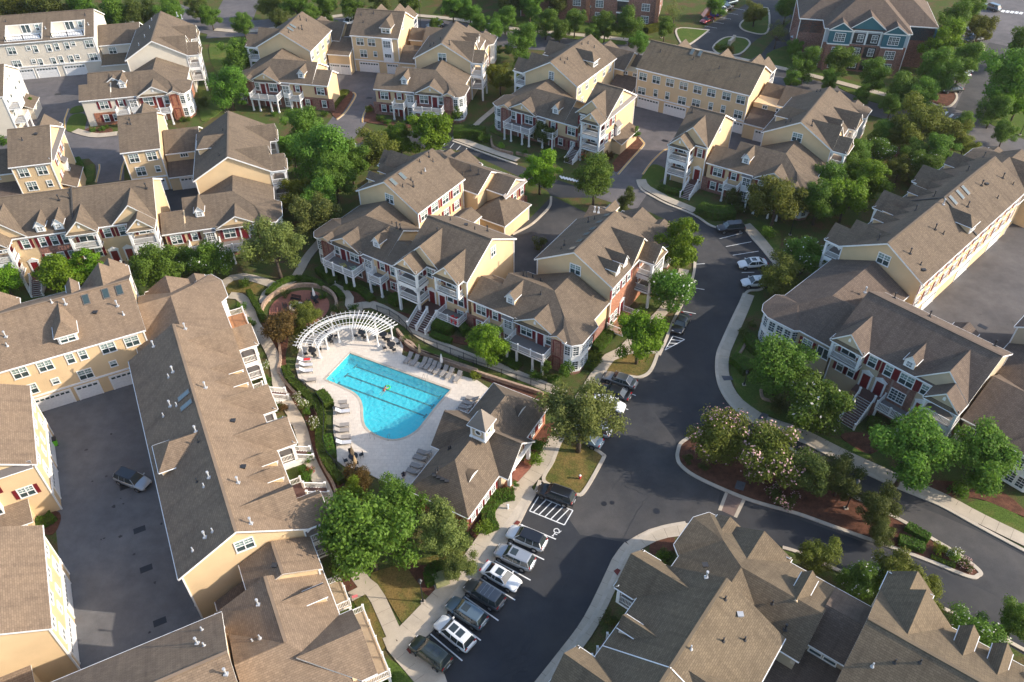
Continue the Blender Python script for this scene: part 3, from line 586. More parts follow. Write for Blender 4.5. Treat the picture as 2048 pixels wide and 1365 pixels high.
def corner_unit(b, f, S=5.05, ef=5.05, Lw=7.6, bay=True, link=None, front_from=None, balc=True, ze=5.7, zr=8.63, E2=6.1, rear=True, brick=None, simple=False, dorm=True, wide=False):
    """two-storey corner house in front of a gable end. f: e1 outwards from the gable, e2 towards the bay corner"""
    E1 = S+ef; k1 = (zr-ze)/E2; k2 = 0.58; d = zr-ze; brick = brick or b.brick
    P = f.P; rin = max(S-d/k2, 0.0); dd = (S-rin)*k2; vz = zr-dd
    polys = [[P(-0.05, 0, zr), P(S, 0, zr), P(E1, E2, ze), P(-0.05, E2, ze)], [P(S, 0, zr), P(S, -Lw, zr), P(E1, -Lw, ze), P(E1, E2, ze)],
             [P(-0.05, 0, zr), P(S, 0, zr), P(rin, -dd/k1, vz), P(-0.05, -dd/k1, vz)], [P(S, 0, zr), P(S, -Lw, zr), P(rin, -Lw, vz), P(rin, -dd/k1, vz)]]
    ro = roof_mesh(b, polys)
    m = MB(); w = 0.32; top = ze+w*k1-0.03
    m.prism([f.xy(0, -dd/k1+0.35), f.xy(0, E2-w), f.xy(E1-w, E2-w), f.xy(E1-w, -Lw+w), f.xy(rin+0.3, -Lw+w), f.xy(rin+0.3, -dd/k1+0.35)], 0, min(top, vz+0.1) if rin > 0.2 else top)
    m.build('wall', b.wall, b.root)
    g = MB(); kf = (zr-ze)/ef; ring = [P(S-(zr-ze)/k2*0.9, -Lw+w, ze-0.2), P(E1-w, -Lw+w, ze-0.2), P(E1-w, -Lw+w, ze+w*kf-0.03), P(S, -Lw+w, zr-0.05), P(rin+0.3, -Lw+w, vz+0.05)]
    g.hexa(ring, [p+Vector((f.e2.x, f.e2.y, 0))*0.4 for p in ring]); g.build('gable_wall', b.wall, b.root)
    # ridge-line record so that dormers and cross gables can stand on the front slope
    B = Blk(); B.b, B.f, B.ax, B.c, B.k, B.zr, B.ze, B.hw, B.wh, B.wl, B.w0, B.w1 = b, f, 1, S, kf, zr, ze, ef, ef-w, ef-w, -Lw+w, E2-w
    B.Q = lambda s, kk, z: f.P(kk, s, z)
    W = Wl(b, f, (E1-w, -Lw-4.5), (E1-w, E2-w), (1, 0)); a = lambda v: v+Lw+4.5     # facade coordinate from v
    # brick front under the cross gable
    if wide:      # broad white bay round the front corner
        wb = [(E1-0.5, 0.6), (E1+0.25, 1.3), (E1+0.35, 4.9), (E1-0.35, 6.1), (E1-1.5, 6.75), (E1-4.2, 6.75), (E1-4.8, 5.6), (E1-3.5, 1.0)]
        m = MB(); m.prism([f.xy(*p) for p in wb], 0.35, ze-0.05); m.build('bay_wall', 'white_trim', b.root)
        er = [(E1-0.3, 0.2), (E1+0.5, 1.0), (E1+0.65, 5.1), (E1-0.1, 6.5), (E1-1.4, 7.15), (E1-4.4, 7.15), (E1-5.2, 6.1)]; roof_mesh(b, [[P(S+ef*0.5, E2*0.5, zr-0.5*(zr-ze)+0.05), P(*er[i], ze-0.03), P(*er[i+1], ze-0.03)] for i in range(len(er)-1)], 0.22, name='bay_roof', below=ze+0.1)
        for i, cnt, n in ((0, 1, (1, -0.9)), (1, 3, (1, 0)), (2, 1, (1, 0.7)), (3, 1, (0.55, 1)), (4, 2, (0, 1))):
            Wb = Wl(b, f, wb[i], wb[i+1], n)
            for z in (4.2, 1.6):
                for c in range(cnt): win(Wb, Wb.L*(c+0.5)/cnt, z, 0.85, 1.6, 1, 'grid')
        return B, W, a
    xgable(b, B, 1, 0.1, 3.45, 7.6, ef+0.5, slope=0.56, wall=b.gable)
    panel(W, a(-3.2), a(3.2), 0, 5.6, brick, 0.28, 'brick_front'); panel(W, a(2.95), a(4.85), 0, 5.75, brick, 0.95, 'brick_pier')
    pd = MB(); ring = [(2.7, 5.75), (5.1, 5.75), (3.9, 6.35)]; pd.hexa([P(E1-0.9, x, z) for x, z in ring], [P(E1+0.75, x, z) for x, z in ring]); pd.build('pediment', b.gable, b.root)
    roof_mesh(b, [[P(E1+0.85, 3.9, 6.5), P(E1-1.2, 3.9, 6.5), P(E1-1.2, 3.9+sg*1.35, 5.82), P(E1+0.85, 3.9+sg*1.35, 5.82)] for sg in (-1, 1)], 0.14, name='pediment_roof')
    for zc, hh in ((4.3, 2.2), (1.5, 2.0)):
        ar = MB(); c0 = a(3.9)
        for x0, x1 in ((-0.6, -0.5), (0.5, 0.6)): ar.prism([W.pt(c0+x0, 0, 0.95), W.pt(c0+x1, 0, 0.95), W.pt(c0+x1, 0, 1.0), W.pt(c0+x0, 0, 1.0)], zc-hh/2, zc+hh/2)
        ar.prism([W.pt(c0-0.6, 0, 0.95), W.pt(c0+0.6, 0, 0.95), W.pt(c0+0.6, 0, 1.0), W.pt(c0-0.6, 0, 1.0)], zc+hh/2, zc+hh/2+0.12); ar.build('brick_niche', 'shutter_red', b.root)
    if balc:
        balcony(W, a(-3.25), a(3.0), 2.8, 3.0, [a(-3.0), a(-1.4), a(1.2), a(2.75)], o=0.28)
    win(W, a(-1.4), 4.3, 1.7, 1.6, 2, 'dh', True, 0.28); door(W, a(0.9), 2.85, 'shutter_red', 0.28, False); win(W, a(2.2), 4.3, 0.8, 1.5, 1, 'dh', False, 0.28)
    win(W, a(-1.6), 1.5, 1.6, 1.5, 2, 'dh', False, 0.28); door(W, a(0.5), 0.0, 'door_red', 0.28, False)
    # siding part of the front
    if Lw > 4.5:
        panel(W, a(-Lw-4.2 if link else -Lw+0.35), a(-3.25), 0, 2.75, brick, 0.06, 'brick_base')
        if dorm: dormer(b, B, 1, -Lw+2.6, 3.55, wall='siding_yellow')
        if not simple:
            panel(W, a(-5.15), a(-3.5), 0.3, 5.2, 'white_trim', 0.45, 'bay_window'); roof_mesh(b, [[W.pt(a(-5.3), 5.75, 0.0), W.pt(a(-3.35), 5.75, 0.0), W.pt(a(-3.35), 5.25, 0.75), W.pt(a(-5.3), 5.25, 0.75)]], 0.08, mat='metal_roof', name='bay_roof')
            win(W, a(-4.32), 4.25, 1.2, 1.4, 2, 'grid', False, 0.45); win(W, a(-4.32), 1.5, 1.2, 1.6, 2, 'grid', False, 0.45)
            win(W, a(-6.8), 4.4, 0.8, 1.3, 1, 'dh', True)
            balcony(W, a(-7.9), a(-5.3), 2.75, 2.0, [a(-7.7), a(-5.5)], deck='deck_grey'); door(W, a(-6.6), 0, 'door_red', 0.06, False); win(W, a(-8.6), 1.5, 0.9, 1.3, 1, 'dh', True, 0.06)
    if link:   # lower link roof towards the neighbouring tower
        v0 = -Lw; v1 = -Lw-link; zl, ul = 7.65, E1-3.45
        roof_mesh(b, [[P(ul, v0+0.1, zl), P(ul, v1, zl), P(E1, v1, ze), P(E1, v0+0.1, ze)], [P(ul, v0+0.1, zl), P(ul, v1, zl), P(ul-3.0, v1, zl-1.75), P(ul-3.0, v0+0.1, zl-1.75)]], name='link_roof')
        lm = MB(); r = [P(ul-2.7, 0, 0), P(E1-w, 0, 0)]; lm.hexa([P(ul-2.7, v0+0.3, 0), P(E1-w, v0+0.3, 0), P(E1-w, v0+0.3, 5.82), P(ul, v0+0.3, zl-0.05), P(ul-2.7, v0+0.3, 6.0)], [P(ul-2.7, v1+w, 0), P(E1-w, v1+w, 0), P(E1-w, v1+w, 5.82), P(ul, v1+w, zl-0.05), P(ul-2.7, v1+w, 6.0)]); lm.build('wall', b.wall, b.root)
        win(W, a(-Lw-1.6), 4.3, 1.55, 1.5, 2, 'dh', True); win(W, a(-Lw-2.0), 1.5, 0.9, 1.4, 1, 'dh', True, 0.06)
    if bay:
        ap = (S+ef*0.5, E2*0.5, zr-0.5*(zr-ze)+0.05)
        e = [(S-0.6, 6.2), (S+0.3, 7.2), (S+4.6, 7.2), (E1+0.65, 6.15), (E1+0.75, 4.85), (E1+0.3, 4.2)]
        roof_mesh(b, [[P(*ap), P(S-0.02, 0.05, zr-0.03), P(e[0][0], e[0][1], ze-0.03)]]+[[P(*ap), P(*e[i], ze-0.03), P(*e[i+1], ze-0.03)] for i in range(len(e)-1)], 0.2, name='bay_roof', below=ze+0.1)
        br = [(S+1.6, 6.0), (S+2.2, 6.85), (S+4.45, 6.85), (E1+0.35, 5.95), (E1+0.42, 4.86), (S+3.0, 4.8)]
        m = MB(); m.prism([f.xy(*p) for p in br], 0.35, ze-0.1); m.build('bay_wall', 'white_trim', b.root)
        m = MB(); m.prism([f.xy(p[0]+0.04, p[1]+0.04) for p in br], 0, 0.4); m.build('bay_base', brick, b.root)
        for i in (1, 2, 3):
            p, q = br[i], br[i+1]; n = (q[1]-p[1], p[0]-q[0]); n = (abs(n[0])+1e-6 if i > 1 else 0.0, abs(n[1]) if i < 3 else 0.0)
            Wb = Wl(b, f, p, q, n); cnt = 2 if Wb.L > 1.8 else 1
            for z in (4.25, 1.6):
                for c in range(cnt): win(Wb, Wb.L*(c+0.5)/cnt, z, 0.78, 1.55, 1, 'grid')
    # bay-side wall
    Ws = Wl(b, f, (0.2, E2-w), (S+1.6, E2-w), (0, 1)); panel(Ws, 0, Ws.L, 0, 2.8, brick, 0.06, 'brick_base'); win(Ws, Ws.L*0.7, 1.5, 1.0, 1.5, 1, 'dh', True, 0.06)
    return B, W, a
# ---------------------------------------------------------------- buildings
def tower_front(b, B, side, stairs_at=None): pass
# ---- centre: U-shaped townhouse by the pool
K1 = frame((8.73, 92.36), -33.4)
b = Bld('townhouse_building', 'tan and brick townhouse with red shutters behind the pool and pergola', K1.xy(0, -17), 'siding_yellow', 'shingle_brown')
C5 = blk(b, K1, 0, -12.5, 0.0, 0.0); C1 = blk(b, K1, 0, -13.1, -0.4, -34.6); C3 = blk(b, K1, 1, -22.9, -11.45, 3.4)
cB, cW, ca = corner_unit(b, K1.sub(0, 0), link=3.7)
lB, lW, la = corner_unit(b, K1.sub(-0.4, -34.6, 1, -1), link=3.9)
corner_unit(b, K1.sub(-12.45, 0, -1, 1), S=4.3, ef=5.0, Lw=6.5, simple=True, balc=False)
rB, rW, ra = corner_unit(b, K1.sub(-13.0, -34.6, -1, -1), S=4.1, ef=5.0, Lw=9.0, simple=True, balc=False, link=3.9, dorm=False)
double_gable(b, C3, 1, -22.95, 1); single_gable(b, C3, 1, -14.4)
W = wall_of(C3, '+'); o = -C3.w0
win(W, -18.4+o, 7.1, 0.9, 1.5, 1, 'dh', True); win(W, -17.0+o, 7.1, 0.9, 1.5, 1, 'dh', True); door(W, -18.3+o, 1.6); door(W, -16.4+o, 1.6, 'door_red')
for s in (-14.9, -13.0): win(W, s+o, 4.2, 0.95, 1.9, 1, 'dh', True)
for s in (-13.2,): win(W, s+o, 1.5, 0.95, 1.4, 1, 'dh', True)
panel(W, -18.9+o, -11.9+o, 0, 1.55, 'brick_red', 0.06, 'brick_base'); balcony(W, -15.9+o, -12.0+o, 1.55, 2.3, [])
ldm = MB(); ldm.prism([C3.Q(-19.3, C3.c+C3.wh, 0), C3.Q(-15.9, C3.c+C3.wh, 0), C3.Q(-15.9, C3.c+C3.wh+2.3, 0), C3.Q(-19.3, C3.c+C3.wh+2.3, 0)], 0, 1.55, 0, 1); ldm.build('stair_landing', ['brick_red', 'stair_brown'], b.root)
for s in (-18.45, -16.75): stairs(b, C3.Q(s, C3.c+C3.wh+2.3, 0), C3.Q(s, C3.c+C3.wh+5.1, 0), (K1.e2.x, K1.e2.y), 1.5, 9, 1.55)
W = wall_of(C3, '1'); win(W, W.L*0.5-0.6, 9.4, 1.1, 1.5); win(wall_of(C5, '1'), 6.3, 9.0, 1.6, 1.5); win(wall_of(C1, '1'), 6.6, 9.0, 1.5, 1.5)
W = wall_of(C1, '+')
for s in (2.0, 4.9, 7.8, 10.6): win(W, s, 7.1, 1.6, 1.5, 2, 'dh', True); win(W, s, 4.4, 1.2, 1.4, 2, 'dh', True)
W = wall_of(C5, '+'); panel(W, 0, W.L, 0, 7.6, 'brick_orange', 0.05, 'brick_front')
for s in (9.9, 11.3, 8.2, 6.6): win(W, s, 7.0, 0.85, 1.45, 1, 'dh', True, 0.05)
for s in (11.2, 9.9): win(W, s, 1.9, 0.85, 1.8, 1, 'dh', True, 0.05)
door(W, 8.0, 1.0, 'door_red', 0.05); balcony(W, 7.2, 12.3, 0.9, 2.6, [], deck='deck_wood')
double_gable(b, C5, 1, -12.5, 1); dormer(b, C5, 1, -2.7, 5.7); dormer(b, C5, 1, -5.0, 5.7)
dormer(b, C1, -1, -3.4, 5.6); dormer(b, C1, -1, -6.2, 5.6); double_gable(b, C1, -1, -13.1, 1)
vents(C1, 1, 'z6', [(910, 320, 'kf'), (955, 150, 'k'), (1045, 148, 'k'), (990, 212, 'w'), (965, 230, 'k'), (838, 320, 'k'), (895, 275, 'k'), (1018, 118, 'kf')]); skylights(C1, 1, 'z6', [(775, 290), (838, 250)])
vents(C3, 1, 'z6', [(1075, 640, 'kf')]); vents(C3, -1, 'z6', [(1163, 550, 'k'), (1330, 612, 'k'), (1415, 625, 'kf'), (1270, 585, 'kv')])
vents(C5, -1, 'z7', [(408, 512, 'kf'), (560, 365, 'kf'), (600, 345, 'k'), (625, 305, 'wf'), (600, 300, 'wf'), (388, 535, 'k')]); skylights(C5, -1, 'z7', [(460, 532), (505, 485), (548, 442), (588, 408), (630, 365), (678, 322)], 0.8, 0.9)
vents(cB, 1, 'z7', [(260, 820, 'k')]); vents(cB, -1, 'z7', [(148, 708, 'kf'), (170, 715, 'kf'), (208, 715, 'k'), (258, 740, 'k')]); vents(lB, -1, 'z6', [(797, 600, 'kf'), (822, 610, 'kf'), (765, 575, 'k')])
vents(rB, -1, 'z6', [(1300, 210, 'kf'), (1355, 235, 'kf'), (1245, 245, 'k')])
# link between the rear wing and the front: low garage roof behind the tower
lk = blk(b, K1, 0, -9.3, -3.2, -24.3, 2.0, 6.2, 5.2); blk(b, K1, 0, -19.5, -11.3, -22.6, 3.5, 5.6, 3.1, ends=('h', 'h'))
W = Wl(b, K1, (-21.9, -21.95), (-15, -21.95), (0, 1)); wins(W, 'z6', [(1600, 385, 's'), (1650, 345, 's')], True); panel(W, 0.1, 6.5, 0, 2.8, 'brick_red', 0.06, 'brick_base'); wins(W, 'z6', [(1602, 490, 's'), (1650, 450, 's')]); roof_mesh(b, [[W.pt(0.0, 6.15, 0), W.pt(6.8, 6.15, 0), W.pt(6.8, 5.65, 0.5), W.pt(0.0, 5.65, 0.5)]], 0.1, mat='metal_roof', name='skirt_roof')

# ---- top middle complex
K2 = frame((-49.28, 174.08), -11.8)
b = Bld('townhouse_building', 'yellow townhouse at the top with two wings and a tall narrow white bay', K2.xy(0, 18), 'siding_yellow', 'shingle_brown')
L2 = blk(b, K2, 0, -12.5, 0.1, 0.0); R2 = blk(b, K2, 0, -13.2, -0.5, 35.75); G2 = blk(b, K2, 1, 11.5, 23.0, -16.6)
c2l, w2l, a2l = corner_unit(b, K2.sub(0, 0, 1, -1), S=5.6, ef=4.7, Lw=10.3, link=3.5); c2r, w2r, a2r = corner_unit(b, K2.sub(-0.5, 35.75), S=5.3, ef=5.0, Lw=8.4, link=3.8)
corner_unit(b, K2.sub(-12.4, 0, -1, -1), S=4.6, ef=5, Lw=8.0, simple=True, balc=False, link=3.5, dorm=False); corner_unit(b, K2.sub(-13.1, 35.75, -1, 1), S=4.6, ef=5, Lw=8.5, simple=True, balc=False, link=4, dorm=False)
round_win(w2l, a2l(-12.4), 4.4); double_gable(b, G2, -1, 23.0, -1); single_gable(b, G2, -1, 14.6)
W = wall_of(L2, '+')
for s in (2.0, 5.1, 8.3, 11.2): win(W, s, 7.0, 1.1, 1.5); win(W, s, 4.3, 1.1, 1.5) if s > 3 else None
garage(W, 5.0, 4.2)
W = wall_of(G2, '+'); win(W, 1.9, 7.0, 1.6, 1.5); win(W, 4.6, 7.0, 1.6, 1.5); win(W, 2.4, 4.3, 1.5, 1.6); win(W, 5.2, 4.4, 0.7, 1.1, 1); garage(W, 3.4, 4.4); garage(W, 9.0, 2.4); panel(W, 0, W.L, 2.7, 2.95, 'white_trim', 0.14, 'string_course')
panel(W, 7.3, 9.6, 2.9, 8.3, 'white_trim', 0.7, 'stair_bay'); win(W, 8.45, 7.1, 1.6, 1.4, 3, 'grid', False, 0.7); win(W, 8.45, 4.5, 1.4, 0.8, 3, 'fix', False, 0.7); wide_dormer(b, G2, 1, 19.9, 5.4)
win(wall_of(G2, '1'), 8.0, 9.6, 0.9, 1.3); win(wall_of(R2, '1'), 6.0, 9.0, 1.6, 1.5)
for q, n in ((K2.sub(0, 0), 1),):
    W = Wl(b, K2, (-8.2, 6.6), (-8.2, 11.4), (1, 0)); m = MB(); m.prism([K2.xy(-16, 6.5), K2.xy(-8.2, 6.5), K2.xy(-8.2, 11.6), K2.xy(-16, 11.6)], 0, 4.6); m.build('wall', b.wall, b.root)
    roof_mesh(b, [[K2.P(-8.0, 6.3, 4.6), K2.P(-8.0, 11.7, 4.6), K2.P(-14, 11.7, 6.4), K2.P(-14, 6.3, 6.4)]], name='garage_roof'); garage(W, 1.2, 2.1); garage(W, 3.7, 2.1)
    W2 = Wl(b, K2, (-9.4, 23.2), (-9.4, 29.4), (1, 0)); m = MB(); m.prism([K2.xy(-16, 23.0), K2.xy(-9.4, 23.0), K2.xy(-9.4, 29.5), K2.xy(-16, 29.5)], 0, 3.4); m.build('wall', b.wall, b.root)
    roof_mesh(b, [[K2.P(-9.2, 22.9, 3.4), K2.P(-9.2, 29.6, 3.4), K2.P(-14, 29.6, 5.6), K2.P(-14, 22.9, 5.6)]], name='garage_roof'); garage(W2, 1.5, 2.1); garage(W2, 4.2, 2.1)
double_gable(b, R2, 1, -0.5, -1); dormer(b, R2, 1, -8.0, 5.6); dormer(b, R2, 1, -10.2, 5.6); double_gable(b, L2, -1, 0.1, -1)
vents(L2, 1, 'z2', [(515, 148, 'kf'), (560, 155, 'k'), (527, 218, 'kf'), (505, 215, 'k'), (430, 240, 'k')]); skylights(L2, 1, 'z2', [(441, 217), (461, 195)])
vents(R2, -1, 'z2', [(1465, 340, 'kf'), (1490, 325, 'k'), (1540, 290, 'k')]); vents(R2, 1, 'z2', [(1605, 330, 'kf')]); vents(G2, 1, 'z2', [(960, 110, 'k'), (975, 165, 'k'), (1050, 100, 'k')])

# ---- top right complex
K3 = frame((8.24, 157.14), -33.3)
b = Bld('townhouse_building', 'yellow townhouse with long dark roofed garage range north of the street', K3.xy(0, 24), 'siding_yellow', 'shingle_brown')
L3 = blk(b, K3, 0, -16.9, 0.0, -0.2); R3 = blk(b, K3, 0, -18.2, -1.2, 50.1); T3 = blk(b, K3, 1, 12.2, 17.9, 3.3); S3 = blk(b, K3, 1, 31.3, 38.0, 3.1); G3 = blk(b, K3, 1, 11.9, 36.6, -20.9, roof='shingle_grey')
c3l, w3l, a3l = corner_unit(b, K3.sub(0, -0.2, 1, -1), S=5.35, ef=4.75, Lw=9.3, link=3.1); c3r, w3r, a3r = corner_unit(b, K3.sub(-1.2, 50.1), S=5.6, ef=5.2, Lw=8.2, link=3.9)
corner_unit(b, K3.sub(-16.8, -0.2, -1, -1), S=4.3, ef=5, Lw=8.5, simple=True, balc=False, link=3.6, dorm=False); corner_unit(b, K3.sub(-18.1, 50.1, -1, 1), S=4.3, ef=5, Lw=9, simple=True, balc=False, link=4.4, dorm=False)
for T, s0, dr in ((T3, 17.95, -1), (S3, 31.25, 1)):
    double_gable(b, T, 1, s0, dr); W = wall_of(T, '+'); a = (s0+dr*5.3)-T.w0
    door(W, a, 1.5); win(W, a-dr*0.1, 6.9, 0.8, 1.5, 1, 'dh', True)
    m = MB(); c = (s0+dr*5.3); m.prism([T.Q(c-0.9, T.c+T.wh, 0), T.Q(c+0.9, T.c+T.wh, 0), T.Q(c+0.9, T.c+T.wh+1.5, 0), T.Q(c-0.9, T.c+T.wh+1.5, 0)], 0, 1.5, 0, 1); m.build('stair_landing', ['white_trim', 'stair_brown'], b.root)
    stairs(b, T.Q(c, T.c+T.wh+1.5, 0), T.Q(c, T.c+T.wh+4.6, 0), (K3.e2.x, K3.e2.y), 1.7, 10, 1.5)
W = wall_of(T3, '1'); win(W, 6.2, 9.8, 0.9, 1.4)
for s in (9.0, 11.2): win(W, s, 6.9, 0.9, 1.4, 1, 'dh', True); win(W, s, 4.1, 0.9, 1.4, 1, 'dh', True)
panel(W, 6.6, 8.0, 3.4, 5.2, 'white_trim', 0.6, 'bay_window'); win(W, 7.3, 4.3, 0.9, 1.4, 2, 'dh', False, 0.6); roof_mesh(b, [[W.pt(6.4, 6.1, 0), W.pt(8.2, 6.1, 0), W.pt(8.2, 5.25, 0.85), W.pt(6.4, 5.25, 0.85)]], 0.08, mat='metal_roof', name='bay_roof')
m = MB(); m.prism([W.pt(1.6, 0), W.pt(8.6, 0), W.pt(8.6, 0, 1.9), W.pt(1.6, 0, 1.9)], 0, 2.35); m.build('storage_wall', b.wall, b.root); roof_mesh(b, [[W.pt(1.3, 3.3, 0), W.pt(8.9, 3.3, 0), W.pt(8.9, 2.35, 2.2), W.pt(1.3, 2.35, 2.2)]], 0.15, name='storage_roof')
roof_mesh(b, [[W.pt(0.3, 8.9, 0.0), W.pt(W.L-0.3, 8.9, 0.0), W.pt(W.L-0.3, 8.4, 0.55), W.pt(0.3, 8.4, 0.55)]], 0.1, mat='metal_roof', name='skirt_roof')
win(wall_of(S3, '1'), 7.0, 9.8, 0.9, 1.4); W = wall_of(L3, '+')
for s in (2.0, 4.6, 8.5, 12.0, 15.0): win(W, s, 7.0, 0.95, 1.5)
for s in (9.0, 13.8): win(W, s, 4.3, 0.95, 1.5)
wide_dormer(b, L3, 1, -9.4, 5.3, 2.0); win(wall_of(L3, '1'), 6.3, 9.2, 1.0, 1.5, 2, 'grid'); win(wall_of(R3, '1'), 6.0, 9.0, 1.6, 1.5); wide_dormer(b, R3, -1, -6.6, 5.4, 2.6)
double_gable(b, G3, -1, 36.6, -1); single_gable(b, G3, -1, 26.0); single_gable(b, G3, -1, 16.5); W = wall_of(G3, '+'); wins(W, 'z3', [(1193, 562, 'd'), (1290, 585, 'd'), (1390, 607, 'd'), (1490, 630, 'd'), (1592, 657, 'd'), (1693, 680, 'd'), (1803, 705, 'd'), (1908, 732, 'd'), (1183, 668, 'd'), (1285, 682, 's'), (1370, 702, 's'), (1477, 738, 'd'), (1580, 757, 'd'), (1687, 778, 's'), (1778, 800, 's'), (1888, 838, 'd')]); garages(W, 'z3', [(1225, 785, 4.6), (1420, 835, 4.6), (1870, 945, 2.4)]); panel(W, 0, W.L, 2.72, 2.95, 'white_trim', 0.14, 'string_course'); skylights(G3, 1, 'z3', [(1552, 383), (1610, 395)]); vents(G3, 1, 'z3', [(1530, 390, 'k'), (1560, 435, 'k'), (1320, 380, 'k'), (1900, 560, 'k'), (1750, 500, 'k')])
for v0, v1 in ((6.4, 11.9), (36.7, 43.5)):
    m = MB(); m.prism([K3.xy(-22, v0), K3.xy(-13.6, v0), K3.xy(-13.6, v1), K3.xy(-22, v1)], 0, 3.2); m.build('wall', b.wall, b.root); roof_mesh(b, [[K3.P(-13.3, v0, 3.2), K3.P(-13.3, v1, 3.2), K3.P(-17.5, v1, 5.0), K3.P(-17.5, v0, 5.0)]], mat='shingle_plum', name='garage_roof')
    m = MB(); m.prism([K3.xy(-24, v0), K3.xy(-17.5, v0), K3.xy(-17.5, v1), K3.xy(-24, v1)], 0, 6.0); m.build('wall', b.wall, b.root); W = Wl(b, K3, (-13.6, v0), (-13.6, v1), (1, 0)); garage(W, (v1-v0)*0.55, 2.4)
    W = Wl(b, K3, (-17.5, v0), (-17.5, v1), (1, 0)); win(W, (v1-v0)*0.35, 5.45, 0.8, 0.6, 2, 'fix'); win(W, (v1-v0)*0.75, 5.45, 0.8, 0.6, 2, 'fix')
double_gable(b, R3, 1, -1.2, -1); single_gable(b, R3, 1, -13.2); dormer(b, R3, 1, -8.2, 5.4); double_gable(b, L3, -1, 0, -1); single_gable(b, L3, -1, -12.5)
vents(L3, 1, 'z3', [(590, 440, 'k'), (640, 437, 'k'), (620, 465, 'k'), (790, 320, 'k'), (835, 350, 'k'), (745, 325, 'k')]); vents(R3, 1, 'b5', [(1425, 465, 'kf')]); vents(R3, -1, 'b5', [(1235, 425, 'k'), (1190, 440, 'k'), (1470, 155, 'k'), (1505, 150, 'k')]); vents(S3, 1, 'b5', [(335, 345, 'kf')])

# ---- far left, cream complex
K4 = frame((-75.43, 169.86), 11.5)
b = Bld('townhouse_building', 'cream townhouse at the top left with roof terraces and white garage doors', K4.xy(0, -12), 'siding_cream', 'shingle_brown', 'brick_orange')
L4 = blk(b, K4, 0, -17.9, 0.0, 0.0); G4 = blk(b, K4, 1, -42.0, -15.2, -22.8, 7.3, holes=[(-33.9, -26.2, 2.6, 6.7), (-24.3, -17.2, 2.6, 6.7)])
c4, w4, a4 = corner_unit(b, K4.sub(0, 0), S=6.6, ef=5.6, Lw=8.5, link=6.0); W = wall_of(G4, '+'); wins(W, 'z1', [(92, 398, 'd'), (222, 376, 'q'), (278, 383, 's'), (382, 375, 's'), (443, 365, 's'), (523, 357, 's'), (571, 342, 'q'), (696, 343, 'd'), (135, 500, 'd'), (263, 480, 'q'), (318, 487, 's'), (420, 477, 's'), (477, 465, 's'), (557, 460, 's'), (605, 443, 'q'), (730, 445, 'd')]); garages(W, 'z1', [(200, 610, 4.4), (385, 592, 4.4), (600, 568, 4.4)])
panel(W, 0, W.L, 2.75, 3.0, 'white_trim', 0.2, 'string_course')
for v0, v1 in ((-33.9, -26.2), (-24.3, -17.2)):   # roof terraces cut into the slope
    m = MB(); Q = lambda d, v, z: K4.P(-22.8+d, v, z); dp = lambda d: 12.1-G4.k*d
    d0, d1 = 2.6, 6.7; zt = dp(d1)+0.02
    fl = MB(); fl.prism([Q(d0-0.1, v0-0.1, 0), Q(d0-0.1, v1+0.1, 0), Q(d1+0.1, v1+0.1, 0), Q(d1+0.1, v0-0.1, 0)], zt-0.3, zt, 0); fl.build('terrace_deck', 'white_trim', b.root)
    bw = MB(); bw.prism([Q(d0-0.2, v0-0.1, 0), Q(d0-0.2, v1+0.1, 0), Q(d0+0.05, v1+0.1, 0), Q(d0+0.05, v0-0.1, 0)], zt, dp(d0)-0.02, 0); bw.build('terrace_wall', 'siding_cream', b.root)
    for v in (v0, v1):
        sw = MB(); sw.hexa([Q(d0, v-0.1, zt), Q(d1, v-0.1, zt-0.1), Q(d1, v-0.1, dp(d1)+0.06), Q(d0, v-0.1, dp(d0)+0.06)], [Q(d0, v+0.1, zt), Q(d1, v+0.1, zt-0.1), Q(d1, v+0.1, dp(d1)+0.06), Q(d0, v+0.1, dp(d0)+0.06)]); sw.build('terrace_cheek', 'siding_cream', b.root)
    Wt = Wl(b, K4, (-22.8+d0+0.05, v0), (-22.8+d0+0.05, v1), (1, 0)); win(Wt, Wt.L*0.5, zt+1.0, 1.7, 1.7, 2, 'fix'); win(Wt, Wt.L*0.82, zt+1.1, 0.7, 1.3, 1, 'pl')
    railing(b, [Q(d1-0.1, v0+0.2, zt), Q(d1-0.1, (v0+v1)/2, zt), Q(d1-0.1, v1-0.2, zt)], 0.9, 'metal_black', 0.5)
m = MB(); m.prism([K4.xy(-24, -15.3), K4.xy(-17.5, -15.3), K4.xy(-17.5, -6.4), K4.xy(-24, -6.4)], 0, 5.6); m.build('wall', b.wall, b.root); roof_mesh(b, [[K4.P(-17.2, -15.4, 5.7), K4.P(-17.2, -6.3, 5.7), K4.P(-22.3, -6.3, 8.6), K4.P(-22.3, -15.4, 8.6)], [K4.P(-27, -15.4, 5.9), K4.P(-27, -6.3, 5.9), K4.P(-22.3, -6.3, 8.6), K4.P(-22.3, -15.4, 8.6)]], name='link_roof')
W = Wl(b, K4, (-17.5, -15.2), (-17.5, -11), (1, 0)); win(W, 2.4, 4.3, 1.5, 1.4); m = MB(); m.prism([K4.xy(-17.5, -15.2), K4.xy(-13.6, -15.2), K4.xy(-13.6, -7), K4.xy(-17.5, -7)], 0, 2.6); m.build('wall', b.wall, b.root); roof_mesh(b, [[K4.P(-13.3, -15.2, 2.6), K4.P(-13.3, -6.8, 2.6), K4.P(-17.5, -6.8, 3.6), K4.P(-17.5, -15.2, 3.6)]], mat='shingle_grey', name='garage_roof')
